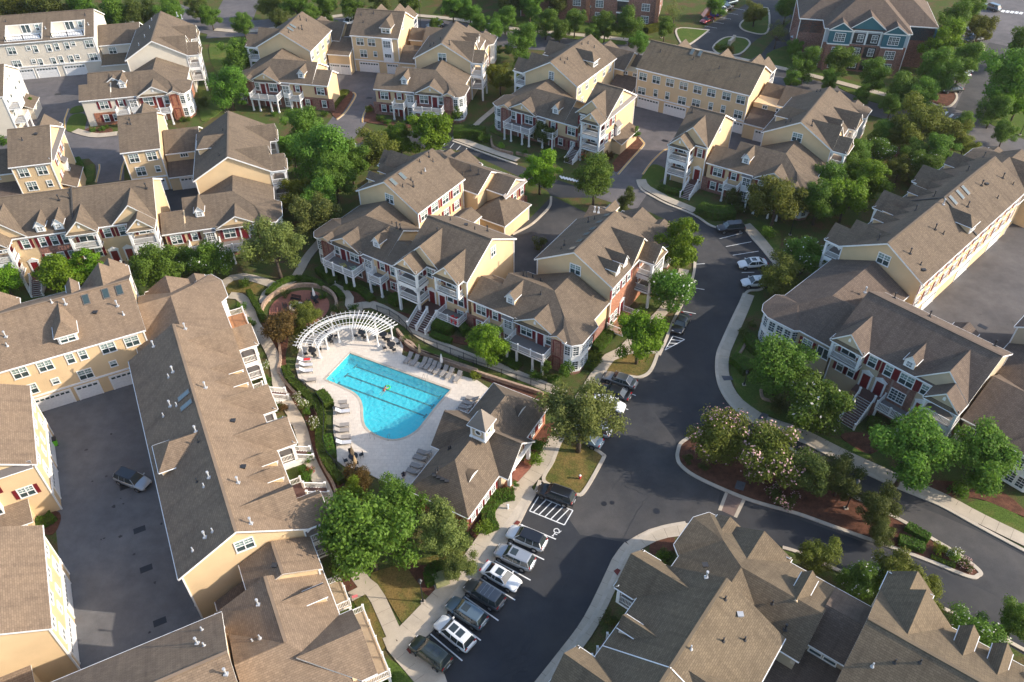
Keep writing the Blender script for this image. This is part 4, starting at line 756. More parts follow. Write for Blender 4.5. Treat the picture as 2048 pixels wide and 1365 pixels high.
m = MB(); m.prism([K4.xy(4.0, -12.6), K4.xy(8.0, -12.6), K4.xy(8.0, -6.3), K4.xy(4.0, -6.3)], 5.5, 7.4); m.build('upper_wall', b.wall, b.root); ub = blk(b, K4, 1, -12.9, -6.0, 6.0, 2.4, 8.8, 7.4, walls=False); xgable(b, ub, 1, -7.8, 1.6, 8.5, 2.6, slope=0.65)
win(Wl(b, K4, (8.0, -12), (8.0, -6.3), (1, 0)), 4.2, 6.9, 0.9, 0.5, 1, 'fix')
double_gable(b, L4, 1, 0.0, -1); single_gable(b, L4, 1, -11.5); vents(L4, -1, 'z1', [(1085, 355, 'w'), (1130, 290, 'w'), (1170, 220, 'w'), (1185, 160, 'w')]); vents(L4, 1, 'z1', [(1385, 130, 'wf'), (1420, 150, 'wf')]); vents(c4, -1, 'z1', [(1130, 480, 'w'), (1145, 535, 'w')])
vents(G4, 1, 'z1', [(45, 170, 'k'), (355, 225, 'w'), (665, 120, 'k'), (690, 195, 'w')]); vents(G4, -1, 'z1', [(55, 115, 'w'), (365, 100, 'w'), (405, 115, 'w'), (625, 75, 'w')])
b = Bld('townhouse_building', 'cream gabled house cut off by the left edge above the yellow tower house', K4.xy(6, -31), 'siding_cream', 'shingle_brown', 'brick_orange')
W5 = blk(b, K4, 1, -45, -27.5, 6.0, 6.9); W = wall_of(W5, '1')
for s in (5.8, 7.3): win(W, s, 9.7, 0.6, 1.3, 1, 'dh')
for s in (2.2, 5.2, 9.0, 11.6): win(W, s, 6.9, 0.9, 1.4, 1, 'dh')
for s in (3.4, 8.6, 11.2): win(W, s, 4.0, 0.9, 1.6, 1, 'dh')
m = MB(); m.prism([W.pt(1.2, 0), W.pt(6.4, 0), W.pt(6.4, 0, 2.0), W.pt(1.2, 0, 2.0)], 0, 2.4); m.build('storage_wall', b.wall, b.root); roof_mesh(b, [[W.pt(1.0, 3.5, 0), W.pt(6.6, 3.5, 0), W.pt(6.6, 2.4, 2.2), W.pt(1.0, 2.4, 2.2)]], 0.15, name='storage_roof')
for z in (2.6, 5.5): balcony(W, W.L-3.2, W.L-0.2, z, 2.4, [W.L-3.0, W.L-0.4] if z < 3 else [])

# ---- left middle: gabled corner house and row with steep gables
K5 = frame((-46.65, 120.28), 13.97)
b = Bld('townhouse_building', 'yellow and brick townhouse row with steep gables at the left', K5.xy(4, -20), 'siding_yellow', 'shingle_brown')
L5 = blk(b, K5, 0, -17.2, 0.1, 0.0); D5 = blk(b, K5, 1, -46.0, -11.5, 4.1); c5, w5, a5 = corner_unit(b, K5.sub(0, 0), S=5.3, ef=5.6, Lw=8.0, link=3.5)
round_win(w5, a5(-10.0), 4.4)
A5 = blk(b, K5, 1, -37.4, -30.4, -19.7, 6.9); B5 = blk(b, K5, 1, -19.3, -12.5, -20.1, 6.9)
double_gable(b, D5, 1, -11.55, -1); single_gable(b, D5, 1, -22.4); dormer(b, D5, 1, -25.6, 6.0); dormer(b, D5, 1, -28.2, 6.0); double_gable(b, D5, 1, -36.8, 1); single_gable(b, D5, 1, -40.5)
W = wall_of(D5, '+'); o = -D5.w0; panel(W, -29.6+o, -24.6+o, 0, 8.2, 'brick_red', 0.05, 'brick_front')
for s in (-17.0, -19.2, -31.0): win(W, s+o, 7.0, 0.95, 1.5, 1, 'dh', True)
for s in (-28.6, -26.9, -25.3): win(W, s+o, 7.0, 0.85, 1.5, 1, 'dh', True, 0.05); win(W, s+o, 3.9, 0.85, 1.7, 1, 'dh', True, 0.05)
for s in (-21.5, -23.4): win(W, s+o, 3.9, 0.9, 1.7, 1, 'dh', True)
for s in (-19.4, -17.2, -31.2): door(W, s+o, 1.5); 
for s in (-19.4, -31.2):
    m = MB(); m.prism([D5.Q(s-1, D5.c+D5.wh, 0), D5.Q(s+1, D5.c+D5.wh, 0), D5.Q(s+1, D5.c+D5.wh+1.5, 0), D5.Q(s-1, D5.c+D5.wh+1.5, 0)], 0, 1.5, 0, 1); m.build('stair_landing', ['white_trim', 'stair_brown'], b.root)
    stairs(b, D5.Q(s, D5.c+D5.wh+1.5, 0), D5.Q(s, D5.c+D5.wh+4.2, 0), (K5.e2.x, K5.e2.y), 1.6, 9, 1.5)
pw = MB(); pw.hexa([D5.Q(-23.7, D5.c, 12.35), D5.Q(-23.5, D5.c, 12.35), D5.Q(-23.5, D5.c+6.5, 8.6), D5.Q(-23.7, D5.c+6.5, 8.6)], [D5.Q(-23.7, D5.c, 11.9), D5.Q(-23.5, D5.c, 11.9), D5.Q(-23.5, D5.c+6.5, 8.2), D5.Q(-23.7, D5.c+6.5, 8.2)]); pw.build('party_wall_flashing', 'dark_and_shade', b.root)
for Bk in (A5, B5):
    W = wall_of(Bk, '+')
    for s in (1.6, 4.6): win(W, s, 7.0, 1.5, 1.5)
    win(W, 2.0, 4.3, 1.5, 1.6); win(W, 4.9, 4.4, 0.75, 1.1, 1); garage(W, 3.2, 4.4)
    panel(W, 0, W.L, 2.75, 3.0, 'white_trim', 0.14, 'string_course')
W = wall_of(A5, '1')
for s in (6.5, 9.5): win(W, s, 6.9, 0.9, 1.5, 1, 'dh', True)
win(W, 4.0, 6.9, 0.9, 1.5, 1, 'dh', True); win(W, 9.8, 3.9, 0.9, 1.6, 2, 'dh', True); panel(W, 6.2, 7.6, 3.2, 5.2, 'white_trim', 0.6, 'bay_window'); win(W, 6.9, 4.2, 0.9, 1.5, 2, 'dh', False, 0.6)
roof_mesh(b, [[W.pt(6.0, 6.0, 0), W.pt(7.8, 6.0, 0), W.pt(7.8, 5.25, 0.8), W.pt(6.0, 5.25, 0.8)]], 0.08, mat='metal_roof', name='bay_roof'); roof_mesh(b, [[W.pt(0.3, 8.95, 0.0), W.pt(W.L-0.3, 8.95, 0.0), W.pt(W.L-0.3, 8.35, 0.6), W.pt(0.3, 8.35, 0.6)]], 0.1, mat='metal_roof', name='skirt_roof')
m = MB(); m.prism([W.pt(5.0, 0), W.pt(12.0, 0), W.pt(12.0, 0, 2.2), W.pt(5.0, 0, 2.2)], 0, 2.6); m.build('storage_wall', b.wall, b.root); roof_mesh(b, [[W.pt(4.8, 3.7, 0), W.pt(12.3, 3.7, 0), W.pt(12.3, 2.6, 2.4), W.pt(4.8, 2.6, 2.4)]], 0.15, name='storage_roof')
single_gable(b, A5, -1, -33.2); single_gable(b, B5, -1, -15.8)
for v0, v1 in ((-12.6, -6.3), (-45, -37.4)):
    m = MB(); m.prism([K5.xy(-24, v0), K5.xy(-16.2, v0), K5.xy(-16.2, v1), K5.xy(-24, v1)], 0, 5.7); m.build('wall', b.wall, b.root); roof_mesh(b, [[K5.P(-15.9, v0, 5.8), K5.P(-15.9, v1, 5.8), K5.P(-20.5, v1, 8.3), K5.P(-20.5, v0, 8.3)], [K5.P(-25, v0, 5.8), K5.P(-25, v1, 5.8), K5.P(-20.5, v1, 8.3), K5.P(-20.5, v0, 8.3)]], name='link_roof')
    m = MB(); m.prism([K5.xy(-16.2, v0), K5.xy(-12.9, v0), K5.xy(-12.9, v1), K5.xy(-16.2, v1)], 0, 2.8); m.build('wall', b.wall, b.root); roof_mesh(b, [[K5.P(-12.6, v0, 2.8), K5.P(-12.6, v1, 2.8), K5.P(-16.2, v1, 4.1), K5.P(-16.2, v0, 4.1)]], mat='shingle_plum', name='garage_roof')
    W = Wl(b, K5, (-12.9, v0), (-12.9, v1), (1, 0)); garage(W, W.L*0.5, 2.5); W = Wl(b, K5, (-16.2, v0), (-16.2, v1), (1, 0)); win(W, W.L*0.5, 5.1, 1.2, 0.6, 3, 'fix')
wide_dormer(b, L5, -1, -9.0, 5.4, 2.8); single_gable(b, L5, 1, -13.0); double_gable(b, L5, 1, 0.1, -1)
vents(D5, 1, 'z5', [(405, 345, 'kf'), (480, 330, 'kf'), (1000, 265, 'kf')]); vents(L5, -1, 'z1', [(1568, 1125, 'k'), (1710, 1215, 'k'), (1740, 1020, 'k')]); vents(A5, 1, 'c8', [(330, 680, 'kv'), (205, 730, 'k')]); vents(B5, 1, 'c8', [(1180, 545, 'k'), (1165, 585, 'k'), (1190, 585, 'k')])

# ---- bottom left: buildings round the parking court
K6 = frame((-26.94, 46.46), 26.67)
b = Bld('townhouse_building', 'long brown roofed townhouse row between the shaded parking court and the pool walk', K6.xy(-17, 0), 'siding_yellow', 'shingle_warm')
A6 = blk(b, K6, 0, -35.0, 0.0, 0.0)
double_gable(b, A6, 1, 0.05, -1); dormer(b, A6, 1, -7.5, 5.9); dormer(b, A6, 1, -10.0, 5.9); single_gable(b, A6, 1, -14.1, A6.hw+2.2); single_gable(b, A6, 1, -20.3, A6.hw+1.6); dormer(b, A6, 1, -23.7, 5.9); dormer(b, A6, 1, -26.2, 5.9); double_gable(b, A6, 1, -35.0, 1); 
wide_dormer(b, A6, -1, -15.3, 5.5, 3.8, 0.9, 1.9)
win(wall_of(A6, '1'), 6.4, 9.3, 1.7, 1.5); court_side(wall_of(A6, '-'), 0.3, 4, 8.5)
corner_unit(b, K6.sub(-35.0, 0.6, -1, 1), S=11.0, ef=6.1, Lw=4.3, simple=True, zr=8.6, balc=True, dorm=False)
W = wall_of(A6, '+'); o = -A6.w0
for s in (-10.9, -17.3, -28.9): 
    door(W, s+o, 1.5); win(W, s+1.6+o, 7.0, 0.9, 1.5, 1, 'dh', True); win(W, s-1.3+o, 4.2, 0.9, 1.7, 1, 'dh', True)
    m = MB(); m.prism([A6.Q(s-1.2, A6.wh, 0), A6.Q(s+1.2, A6.wh, 0), A6.Q(s+1.2, A6.wh+2.0, 0), A6.Q(s-1.2, A6.wh+2.0, 0)], 0, 1.5, 0, 1); m.build('stair_landing', ['white_trim', 'stair_brown'], b.root); railing(b, [A6.Q(s-1.2, A6.wh+0.1, 1.5), A6.Q(s-1.2, A6.wh+1.9, 1.5), A6.Q(s-0.4, A6.wh+1.9, 1.5)], 0.95)
    stairs(b, A6.Q(s+0.5, A6.wh+2.0, 0), A6.Q(s+0.5, A6.wh+4.4, 0), (K6.e1.x, K6.e1.y), 1.4, 8, 1.5)
Wd = Wl(b, K6, (-45.2, 6.35), (-37.0, 6.35), (0, 1)); balcony(Wd, 0.1, 6.8, 3.0, 2.9, [0.3, 3.4, 6.6], deck='deck_wood')
vents(A6, -1, 'y1', [(875, 495, 'wf'), (985, 640, 'wf'), (960, 668, 'w'), (970, 835, 'wf'), (1005, 830, 'w'), (930, 890, 'w'), (1115, 980, 'wf'), (1130, 1035, 'k'), (1190, 1240, 'wf'), (1160, 1290, 'w'), (1122, 1263, 'k')])
vents(A6, -1, 'y5', [(1205, 515, 'wf'), (1248, 480, 'w'), (1132, 592, 'w')]); vents(A6, 1, 'y1', [(1055, 395, 'wf'), (1170, 730, 'wf'), (1328, 920, 'kv'), (1387, 1182, 'kv'), (1355, 1270, 'wf')]); vents(A6, 1, 'y6', [(300, 435, 'wf')]); skylights(A6, -1, 'y1', [(1045, 775), (1060, 830)], 0.8, 1.5)
# lower front part of the same row
Sa = blk(b, K6, 0, -0.1, 4.2, 2.8, 3.7, 8.6, 6.9, ends=(0, 0)); Sb = blk(b, K6, 0, 3.6, 11.3, 1.15, 5.35, 8.6, 6.05, ends=(1, 0)); 
roof_mesh(b, [[K6.P(11.3, 1.15, 8.6), K6.P(11.3, -3.5, 8.6), K6.P(17.6, -3.5, 5.7), K6.P(17.6, 6.5, 5.7)], [K6.P(11.3, 1.15, 8.6), K6.P(11.3, 6.5, 6.05), K6.P(17.6, 6.5, 5.7)], [K6.P(11.3, 1.15, 8.6), K6.P(11.3, -3.5, 8.6), K6.P(6.0, -3.5, 6.1), K6.P(6.0, -4.2, 6.1)]], name='roof')
m = MB(); m.prism([K6.xy(0, -0.5), K6.xy(0, 6.15), K6.xy(17.2, 6.15), K6.xy(17.2, -3.8), K6.xy(4.0, -3.8), K6.xy(4.0, -0.5)], 0, 5.7); m.build('wall', b.wall, b.root)
T6 = blk(b, K6, 1, -30, -3.4, 12.0, 6.6); xgable(b, Sb, 1, 13.0, 3.6, 8.35, 6.6, slope=0.62, louver=False); dormer(b, Sb, 1, 6.9, 4.7); roof_mesh(b, [[K6.P(0.2, -4.3, 3.0), K6.P(5.5, -4.3, 3.0), K6.P(5.5, -0.8, 4.6), K6.P(0.2, -0.8, 4.6)]], mat='shingle_plum', name='garage_roof')
Ws = Wl(b, K6, (0.2, 6.15), (17.2, 6.15), (0, 1)); balcony(Ws, 7.9, 15.6, 3.0, 2.9, [8.1, 10.6, 13.0, 15.4], deck='deck_tan'); balcony(Ws, 3.4, 6.8, 3.0, 1.9, [3.6, 6.6], deck='deck_tan'); 
for s in (2.5, 5.0, 9.5, 12.0): win(Ws, s, 4.3, 1.3, 1.5); win(Ws, s, 1.5, 1.1, 1.4)
vents(Sb, -1, 'c3', [(557, 735, 'wf')]); vents(Sa, -1, 'c3', [(690, 418, 'kv')]); vents(T6, -1, 'c3', [(60, 1050, 'wf'), (98, 940, 'w'), (115, 1068, 'w')]); vents(T6, 1, 'c3', [(295, 1300, 'wf')]); pipe(b, K6.P(9.2, -1.6, 7.5), 'w'); pipe(b, K6.P(9.3, -0.9, 7.8), 'w')

b = Bld('townhouse_building', 'yellow three storey house with garages and brown roof at the head of the shaded court', K6.xy(-47, -14), 'siding_yellow', 'shingle_warm')
B6 = blk(b, K6, 1, -34.0, -3.6, -47.2, 6.9); W = wall_of(B6, '+'); o = -B6.w0; wins(W, 'y1', [(115, 643, 'd'), (258, 603, 'd'), (400, 562, 's'), (472, 540, 's'), (616, 500, 'd'), (750, 463, 'd'), (172, 737, 'd'), (316, 690, 'q'), (487, 650, 'd'), (645, 590, 'q')]); garages(W, 'y1', [(300, 812, 4.9), (510, 747, 2.7), (705, 692, 2.7)]); panel(W, 0, W.L, 2.72, 2.95, 'white_trim', 0.14, 'string_course'); wide_dormer(b, B6, 1, -12.6, 5.7, 2.3)
double_gable(b, B6, -1, -3.6, -1); dormer(b, B6, -1, -11.0, 5.6); single_gable(b, B6, -1, -20.4)
vents(B6, 1, 'y1', [(375, 255, 'wf'), (670, 265, 'wf'), (295, 243, 'w'), (545, 303, 'kv'), (703, 312, 'w'), (35, 440, 'wf'), (42, 490, 'w')]); skylights(B6, 1, 'y1', [(490, 228), (603, 195), (680, 175)], 0.85, 1.3, 'glass')
for v0, v1, nm in ((-36.0, -22.1, 'yellow house with maroon garage door at the left edge above the green planting bed'), (-13.0, -0.1, 'yellow house at the bottom left corner with a plain lit gable wall')):
    b = Bld('townhouse_building', nm, K6.xy((v0+v1)/2, -24), 'siding_yellow', 'shingle_warm'); X = blk(b, K6, 0, v0, v1, -24.3, 6.5)
    W = wall_of(X, '+')
    for s in (1.6, 4.6, 7.6, 10.6): win(W, s, 7.1, 1.3, 1.5)
    win(W, 2.0, 4.4, 1.3, 1.6); win(W, 5.2, 4.5, 0.75, 1.1, 1); win(W, 7.4, 4.5, 0.75, 1.1, 1); win(W, 10.4, 4.4, 1.3, 1.6); garage(W, 3.6, 4.4); garage(W, 9.2, 4.4); panel(W, 0, W.L, 2.75, 3.0, 'white_trim', 0.14, 'string_course')
    W = wall_of(X, '1')
    if v0 < -20:
        roof_mesh(b, [[W.pt(0.3, 8.95, 0.0), W.pt(W.L-0.1, 8.95, 0.0), W.pt(W.L-0.1, 8.35, 0.6), W.pt(0.3, 8.35, 0.6)]], 0.1, mat='metal_roof', name='skirt_roof')
        win(W, 7.2, 6.4, 1.0, 1.4, 2, 'dh', True); win(W, 10.2, 4.6, 1.5, 1.4, 2, 'dh', True); panel(W, 5.4, 7.4, 2.9, 5.0, 'white_trim', 0.7, 'bay_window'); win(W, 6.9, 4.0, 0.8, 1.4, 1, 'dh', False, 0.7); win(W, 5.8, 4.0, 0.6, 1.4, 1, 'dh', False, 0.7)
        m = MB(); m.prism([W.pt(2, 0), W.pt(9.6, 0), W.pt(9.6, 0, 2.4), W.pt(2, 0, 2.4)], 0, 2.4); m.build('garage_wall', b.wall, b.root); roof_mesh(b, [[W.pt(1.8, 3.5, 0), W.pt(9.9, 3.5, 0), W.pt(9.9, 2.4, 2.7), W.pt(1.8, 2.4, 2.7)]], 0.15, name='garage_roof'); Wg = Wl(b, K6, K6.loc(W.pt(2, 0, 2.4)), K6.loc(W.pt(9.6, 0, 2.4)), (1, 0)); garage(Wg, 2.0, 2.8, 2.0, 'door_red'); garage(Wg, 5.6, 2.8, 2.0, 'door_red')
    else:
        m = MB(); m.prism([W.pt(2, 0), W.pt(9.0, 0), W.pt(9.0, 0, 3.0), W.pt(2, 0, 3.0)], 0, 2.6); m.build('garage_wall', b.wall, b.root); roof_mesh(b, [[W.pt(1.8, 3.9, 0), W.pt(9.2, 3.9, 0), W.pt(9.2, 2.6, 3.3), W.pt(1.8, 2.6, 3.3)]], 0.15, name='garage_roof')
    for s, k in ((3.0, 'w'), (9.5, 'w')): pipe(b, X.Q(v0+s, -24.3+2.6, 12.1-X.k*2.6), k)

# ---- right: long row and its front range
K7 = frame((52.97, 93.84), -47.1)
b = Bld('townhouse_building', 'long brown roofed row with yellow court facade at the right edge', K7.xy(-18, 0), 'siding_yellow', 'shingle_brown')
A7 = blk(b, K7, 0, -35.6, 0.0, 0.0)
double_gable(b, A7, -1, 0.05, -1); dormer(b, A7, -1, -9.2, 5.9); dormer(b, A7, -1, -12.2, 5.9); single_gable(b, A7, -1, -15.4, A7.hw+1.8); dormer(b, A7, -1, -20.2, 5.9); dormer(b, A7, -1, -23.0, 5.9); single_gable(b, A7, -1, -27.4); dormer(b, A7, -1, -32.9, 5.9); dormer(b, A7, -1, -35.0, 5.9); wide_dormer(b, A7, 1, -16.8, 5.5, 2.2, 1.3, 1.2)
win(wall_of(A7, '1'), 6.2, 9.2, 1.7, 1.6); W = wall_of(A7, '+')
for i in range(12): win(W, 1.5+i*2.95, 7.1, 1.3, 1.5, 2, 'dh', True); win(W, 1.5+i*2.95, 4.4, 1.2 if i % 3 else 0.8, 1.5, 2, 'dh', True)
for i in range(3): garage(W, 5.0+i*11.6, 4.2)
panel(W, 0, W.L, 2.72, 2.95, 'white_trim', 0.2, 'string_course')
pw = MB(); pw.hexa([A7.Q(-17.3, 0, 12.3), A7.Q(-17.0, 0, 12.3), A7.Q(-17.0, 6.4, 8.6), A7.Q(-17.3, 6.4, 8.6)], [A7.Q(-17.3, 0, 11.9), A7.Q(-17.0, 0, 11.9), A7.Q(-17.0, 6.4, 8.2), A7.Q(-17.3, 6.4, 8.2)]); pw.build('party_wall_flashing', 'dark_and_shade', b.root)
pw = MB(); pw.hexa([A7.Q(-17.3, 0, 12.3), A7.Q(-17.0, 0, 12.3), A7.Q(-17.0, -6.4, 8.6), A7.Q(-17.3, -6.4, 8.6)], [A7.Q(-17.3, 0, 11.9), A7.Q(-17.0, 0, 11.9), A7.Q(-17.0, -6.4, 8.2), A7.Q(-17.3, -6.4, 8.2)]); pw.build('party_wall_flashing', 'dark_and_shade', b.root)
vents(A7, 1, 'z8', [(1132, 710, 'kf'), (1303, 545, 'kf'), (1205, 785, 'k'), (1225, 825, 'kv'), (1360, 575, 'k'), (1525, 390, 'kf'), (1620, 245, 'kf'), (1765, 195, 'kf'), (1655, 238, 'kv'), (1730, 330, 'k'), (1835, 238, 'k'), (1360, 375, 'wf')]); vents(A7, -1, 'z8', [(918, 615, 'kf'), (1170, 415, 'kf'), (1297, 318, 'kf'), (1525, 145, 'kf'), (1635, 52, 'kf')])
skylights(A7, 1, 'z8', [(1427, 347), (1475, 308), (1512, 278)], 0.75, 1.5)
corner_unit(b, K7.sub(-35.5, 0, -1, -1), S=9.0, ef=6.0, Lw=8.0, simple=True, balc=False)
b = Bld('townhouse_building', 'plum roofed brick and tan house with arched balconies facing the island', K7.xy(12, 8), 'siding_tan', 'shingle_plum')
F7 = blk(b, K7, 1, 3.6, 20.9, 11.9); fB, fW, fa = corner_unit(b, K7.sub(0, -0.85, 1, -1), S=11.6, ef=6.2, Lw=4.6, zr=8.6, simple=True, balc=False, dorm=False, wide=True)
single_gable(b, F7, 1, 5.9); dormer(b, F7, 1, 13.1, 5.9); double_gable(b, F7, 1, 20.95, -1)
W = wall_of(F7, '+'); o = -F7.w0; panel(W, 10.2+o, 15.2+o, 0, 8.2, 'brick_red', 0.05, 'brick_front')
win(W, 9.0+o, 7.0, 0.95, 1.6, 1, 'dh', True); win(W, 11.2+o, 7.0, 0.9, 1.6, 1, 'dh', True, 0.05); win(W, 13.6+o, 7.0, 1.7, 1.6, 2, 'dh', True, 0.05); win(W, 15.9+o, 7.0, 0.8, 1.5, 1, 'dh', True); win(W, 13.3+o, 4.0, 1.8, 1.7, 2, 'grid', False, 0.05)
door(W, 9.0+o, 2.6); door(W, 10.9+o, 2.6, 'shutter_red', 0.05); door(W, 16.2+o, 2.6); win(W, 5.4+o, 3.9, 0.8, 1.8, 1, 'dh', True); win(W, 7.0+o, 3.9, 0.8, 1.8, 1, 'dh', True); balcony(W, 11.9+o, 15.6+o, 2.5, 2.2, [12.1+o, 15.4+o], base=0)
m = MB(); m.prism([F7.Q(8.2, F7.c+F7.wh, 0), F7.Q(11.8, F7.c+F7.wh, 0), F7.Q(11.8, F7.c+F7.wh+1.5, 0), F7.Q(8.2, F7.c+F7.wh+1.5, 0)], 0, 2.55, 0, 1); m.build('stair_landing', ['brick_red', 'stair_brown'], b.root); stairs(b, F7.Q(10.3, F7.c+F7.wh+1.5, 0), F7.Q(10.3, F7.c+F7.wh+5.2, 0), (K7.e2.x, K7.e2.y), 2.0, 13, 2.5)
win(wall_of(F7, '1'), 7.0, 9.4, 1.2, 1.4); sm7 = blk(b, K7, 0, 0.8, 5.6, 14.0, 1.7, 6.6, 5.6)
vents(F7, -1, 'c5', [(1095, 210, 'kf'), (1352, 345, 'kf'), (1830, 560, 'kf')]); pipe(b, K7.P(7.0, 1.6, 8.0), 'wf')
Wf = Wl(b, K7, (17.8, -0.6), (17.8, 3.5), (1, 0)); win(Wf, 0.8, 4.2, 1.3, 1.5, 2, 'dh', True); win(Wf, 3.2, 4.2, 1.6, 1.6, 2, 'fix')
n7, nW, na = corner_unit(b, K7.sub(0, 25.3, 1, 1), S=11.6, ef=6.2, Lw=4.4, zr=8.6, simple=True, balc=False, dorm=False, wide=True); Wn = Wl(b, K7, (17.8, 21), (17.8, 25), (1, 0)); balcony(Wn, 0.2, 3.6, 2.9, 1.2, []); win(Wn, 2.0, 4.3, 1.8, 1.6, 2, 'fix')
m7 = blk(b, K7, 0, -12, 0.0, 25.3)

# ---- bottom right
K8 = frame((19.62, 40.9), -37.7)
b = Bld('townhouse_building', 'grey brown roofed townhouse filling the bottom right corner with porch gables on the street', K8.xy(4, 6), 'siding_sand', 'shingle_grey')
A8 = blk(b, K8, 0, 0.0, 21.5, 0.0); T8 = blk(b, K8, 1, 11.6, 34.0, -3.8); c8B, w8, a8 = corner_unit(b, K8.sub(0, 0, -1, -1), S=4.3, ef=5.55, Lw=8.3, balc=False, simple=True, zr=8.6, dorm=True)
single_gable(b, A8, -1, 2.2, A8.hw+2.4, hw=2.65); dormer(b, A8, -1, 8.2, 5.9, wall='siding_cream'); single_gable(b, A8, -1, 14.4, A8.hw+1.8); xgable(b, A8, 1, 9.6, 2.4, 11.4, 6.0, slope=0.8); win(wall_of(A8, '+'), 2.0, 7.0, 0.9, 1.3, 1)
double_gable(b, T8, -1, 11.55, 1); dormer(b, T8, -1, 19.4, 5.9); dormer(b, T8, -1, 22.2, 5.9); dormer(b, T8, -1, 26.2, 5.9)
roof_mesh(b, [[K8.P(-5.6, 8.1, 8.3), K8.P(-5.6, 11.8, 8.3), K8.P(-2.4, 11.8, 5.75), K8.P(-2.4, 8.1, 5.75)], [K8.P(-5.6, 8.1, 8.3), K8.P(-5.6, 11.8, 8.3), K8.P(-9.86, 11.8, 5.7), K8.P(-9.86, 8.1, 5.7)]], mat='shingle_plum', name='link_roof')
m = MB(); m.prism([K8.xy(-9.5, 8.0), K8.xy(-2.7, 8.0), K8.xy(-2.7, 12), K8.xy(-9.5, 12)], 0, 5.8); m.build('wall', b.wall, b.root); W = Wl(b, K8, (-2.7, 8.0), (-2.7, 12), (1, 0)); win(W, 1.1, 5.0, 1.1, 1.0, 1, 'dh'); win(W, 2.5, 5.0, 1.1, 1.0, 1, 'dh')
m = MB(); m.prism([K8.xy(-2.7, 6.6), K8.xy(3, 6.6), K8.xy(3, 12), K8.xy(-2.7, 12)], 0, 2.9); m.build('wall', b.wall, b.root); roof_mesh(b, [[K8.P(3.4, 6.2, 2.9), K8.P(3.4, 12.2, 2.9), K8.P(-2.7, 12.2, 4.4), K8.P(-2.7, 6.2, 4.4)]], mat='shingle_plum', name='garage_roof')
fl = MB(); fl.hexa([A8.Q(10.66, 0.0, 12.18), A8.Q(10.74, 0.0, 12.18), A8.Q(10.74, -6.45, 8.48), A8.Q(10.66, -6.45, 8.48)], [A8.Q(10.66, 0, 11.9), A8.Q(10.74, 0, 11.9), A8.Q(10.74, -6.45, 8.2), A8.Q(10.66, -6.45, 8.2)]); fl.hexa([A8.Q(10.66, 0.0, 12.18), A8.Q(10.74, 0.0, 12.18), A8.Q(10.74, 6.45, 8.48), A8.Q(10.66, 6.45, 8.48)], [A8.Q(10.66, 0, 11.9), A8.Q(10.74, 0, 11.9), A8.Q(10.74, 6.45, 8.2), A8.Q(10.66, 6.45, 8.2)]); fl.build('party_wall_flashing', 'white_trim', b.root)
W = wall_of(A8, '-'); o = -A8.w0
for s in (7.2, 10.0):
    m = MB(); m.prism([A8.Q(s-0.9, -A8.wl, 0), A8.Q(s+0.9, -A8.wl, 0), A8.Q(s+0.9, -A8.wl-2.2, 0), A8.Q(s-0.9, -A8.wl-2.2, 0)], 0, 1.2, 0, 1); m.build('stair_landing', ['white_trim', 'stair_brown'], b.root); railing(b, [A8.Q(s-0.9, -A8.wl-0.1, 1.2), A8.Q(s-0.9, -A8.wl-2.1, 1.2)], 0.95); railing(b, [A8.Q(s+0.9, -A8.wl-0.1, 1.2), A8.Q(s+0.9, -A8.wl-2.1, 1.2)], 0.95); door(W, s+o, 1.25)
vents(A8, -1, 'c6', [(1240, 560, 'wf')]); vents(A8, 1, 'c6', [(1385, 728, 'k'), (1500, 850, 'wv'), (1370, 1048, 'k'), (1535, 1040, 'k'), (1122, 1108, 'w')]); vents(c8B, 1, 'c6', [(1230, 470, 'kv')]); vents(T8, 1, 'c7', [(825, 1100, 'w'), (1005, 1070, 'k'), (1210, 1070, 'k')]); pipe(b, K8.P(-4.0+1.2, 4.0, 8.0), 'k'); pipe(b, K8.P(-1.5, 6.0, 7.2), 'kf')
# ---------------------------------------------------------------- ground, roads, walks
from mathutils.geometry import tessellate_polygon
def sheet(name, pts, z, mat, z0=None, holes=(), kind='structure', parent=None):
    loops = [[Vector((p[0], p[1], 0)) for p in pts]]+[[Vector((p[0], p[1], 0)) for p in h] for h in holes]
    flat = [p for l in loops for p in l]; mb = MB()
    mb.v = [(p.x, p.y, z) for p in flat]
    for t in tessellate_polygon(loops):
        a, b_, c = [flat[i] for i in t]
        if (b_-a).cross(c-a).z < 0: t = (t[0], t[2], t[1])
        mb.f.append(tuple(t)); mb.m.append(0)
    if z0 is not None:
        for l in loops:
            k = len(mb.v); n = len(l); mb.v += [(p.x, p.y, z) for p in l]+[(p.x, p.y, z0) for p in l]
            for i in range(n): mb.f.append((k+i, k+(i+1) % n, k+n+(i+1) % n, k+n+i)); mb.m.append(0)
    o = mb.build(name, mat, parent)
    if kind: o['kind'] = kind
    return o
def smooth(pts, n=6, closed=False):
    P = [Vector((p[0], p[1])) for p in pts]; out = []; m = len(P)
    for i in range(m if closed else m-1):
        g = (lambda k: P[k % m]) if closed else (lambda k: P[max(0, min(m-1, k))])
        p0, p1, p2, p3 = g(i-1), g(i), g(i+1), g(i+2)
        for j in range(n):
            t = j/n; out.append(0.5*((2*p1)+(p2-p0)*t+(2*p0-5*p1+4*p2-p3)*t*t+(3*p1-p0-3*p2+p3)*t**3))
    if not closed: out.append(P[-1])
    return out
def normals(pts, closed=False):
    n = len(pts); out = []
    for i in range(n):
        a = pts[(i-1) % n] if closed or i > 0 else pts[i]; c = pts[(i+1) % n] if closed or i < n-1 else pts[i]
        d = (c-a); d = d.normalized() if d.length > 1e-6 else Vector((1, 0)); out.append(Vector((-d.y, d.x)))
    return out
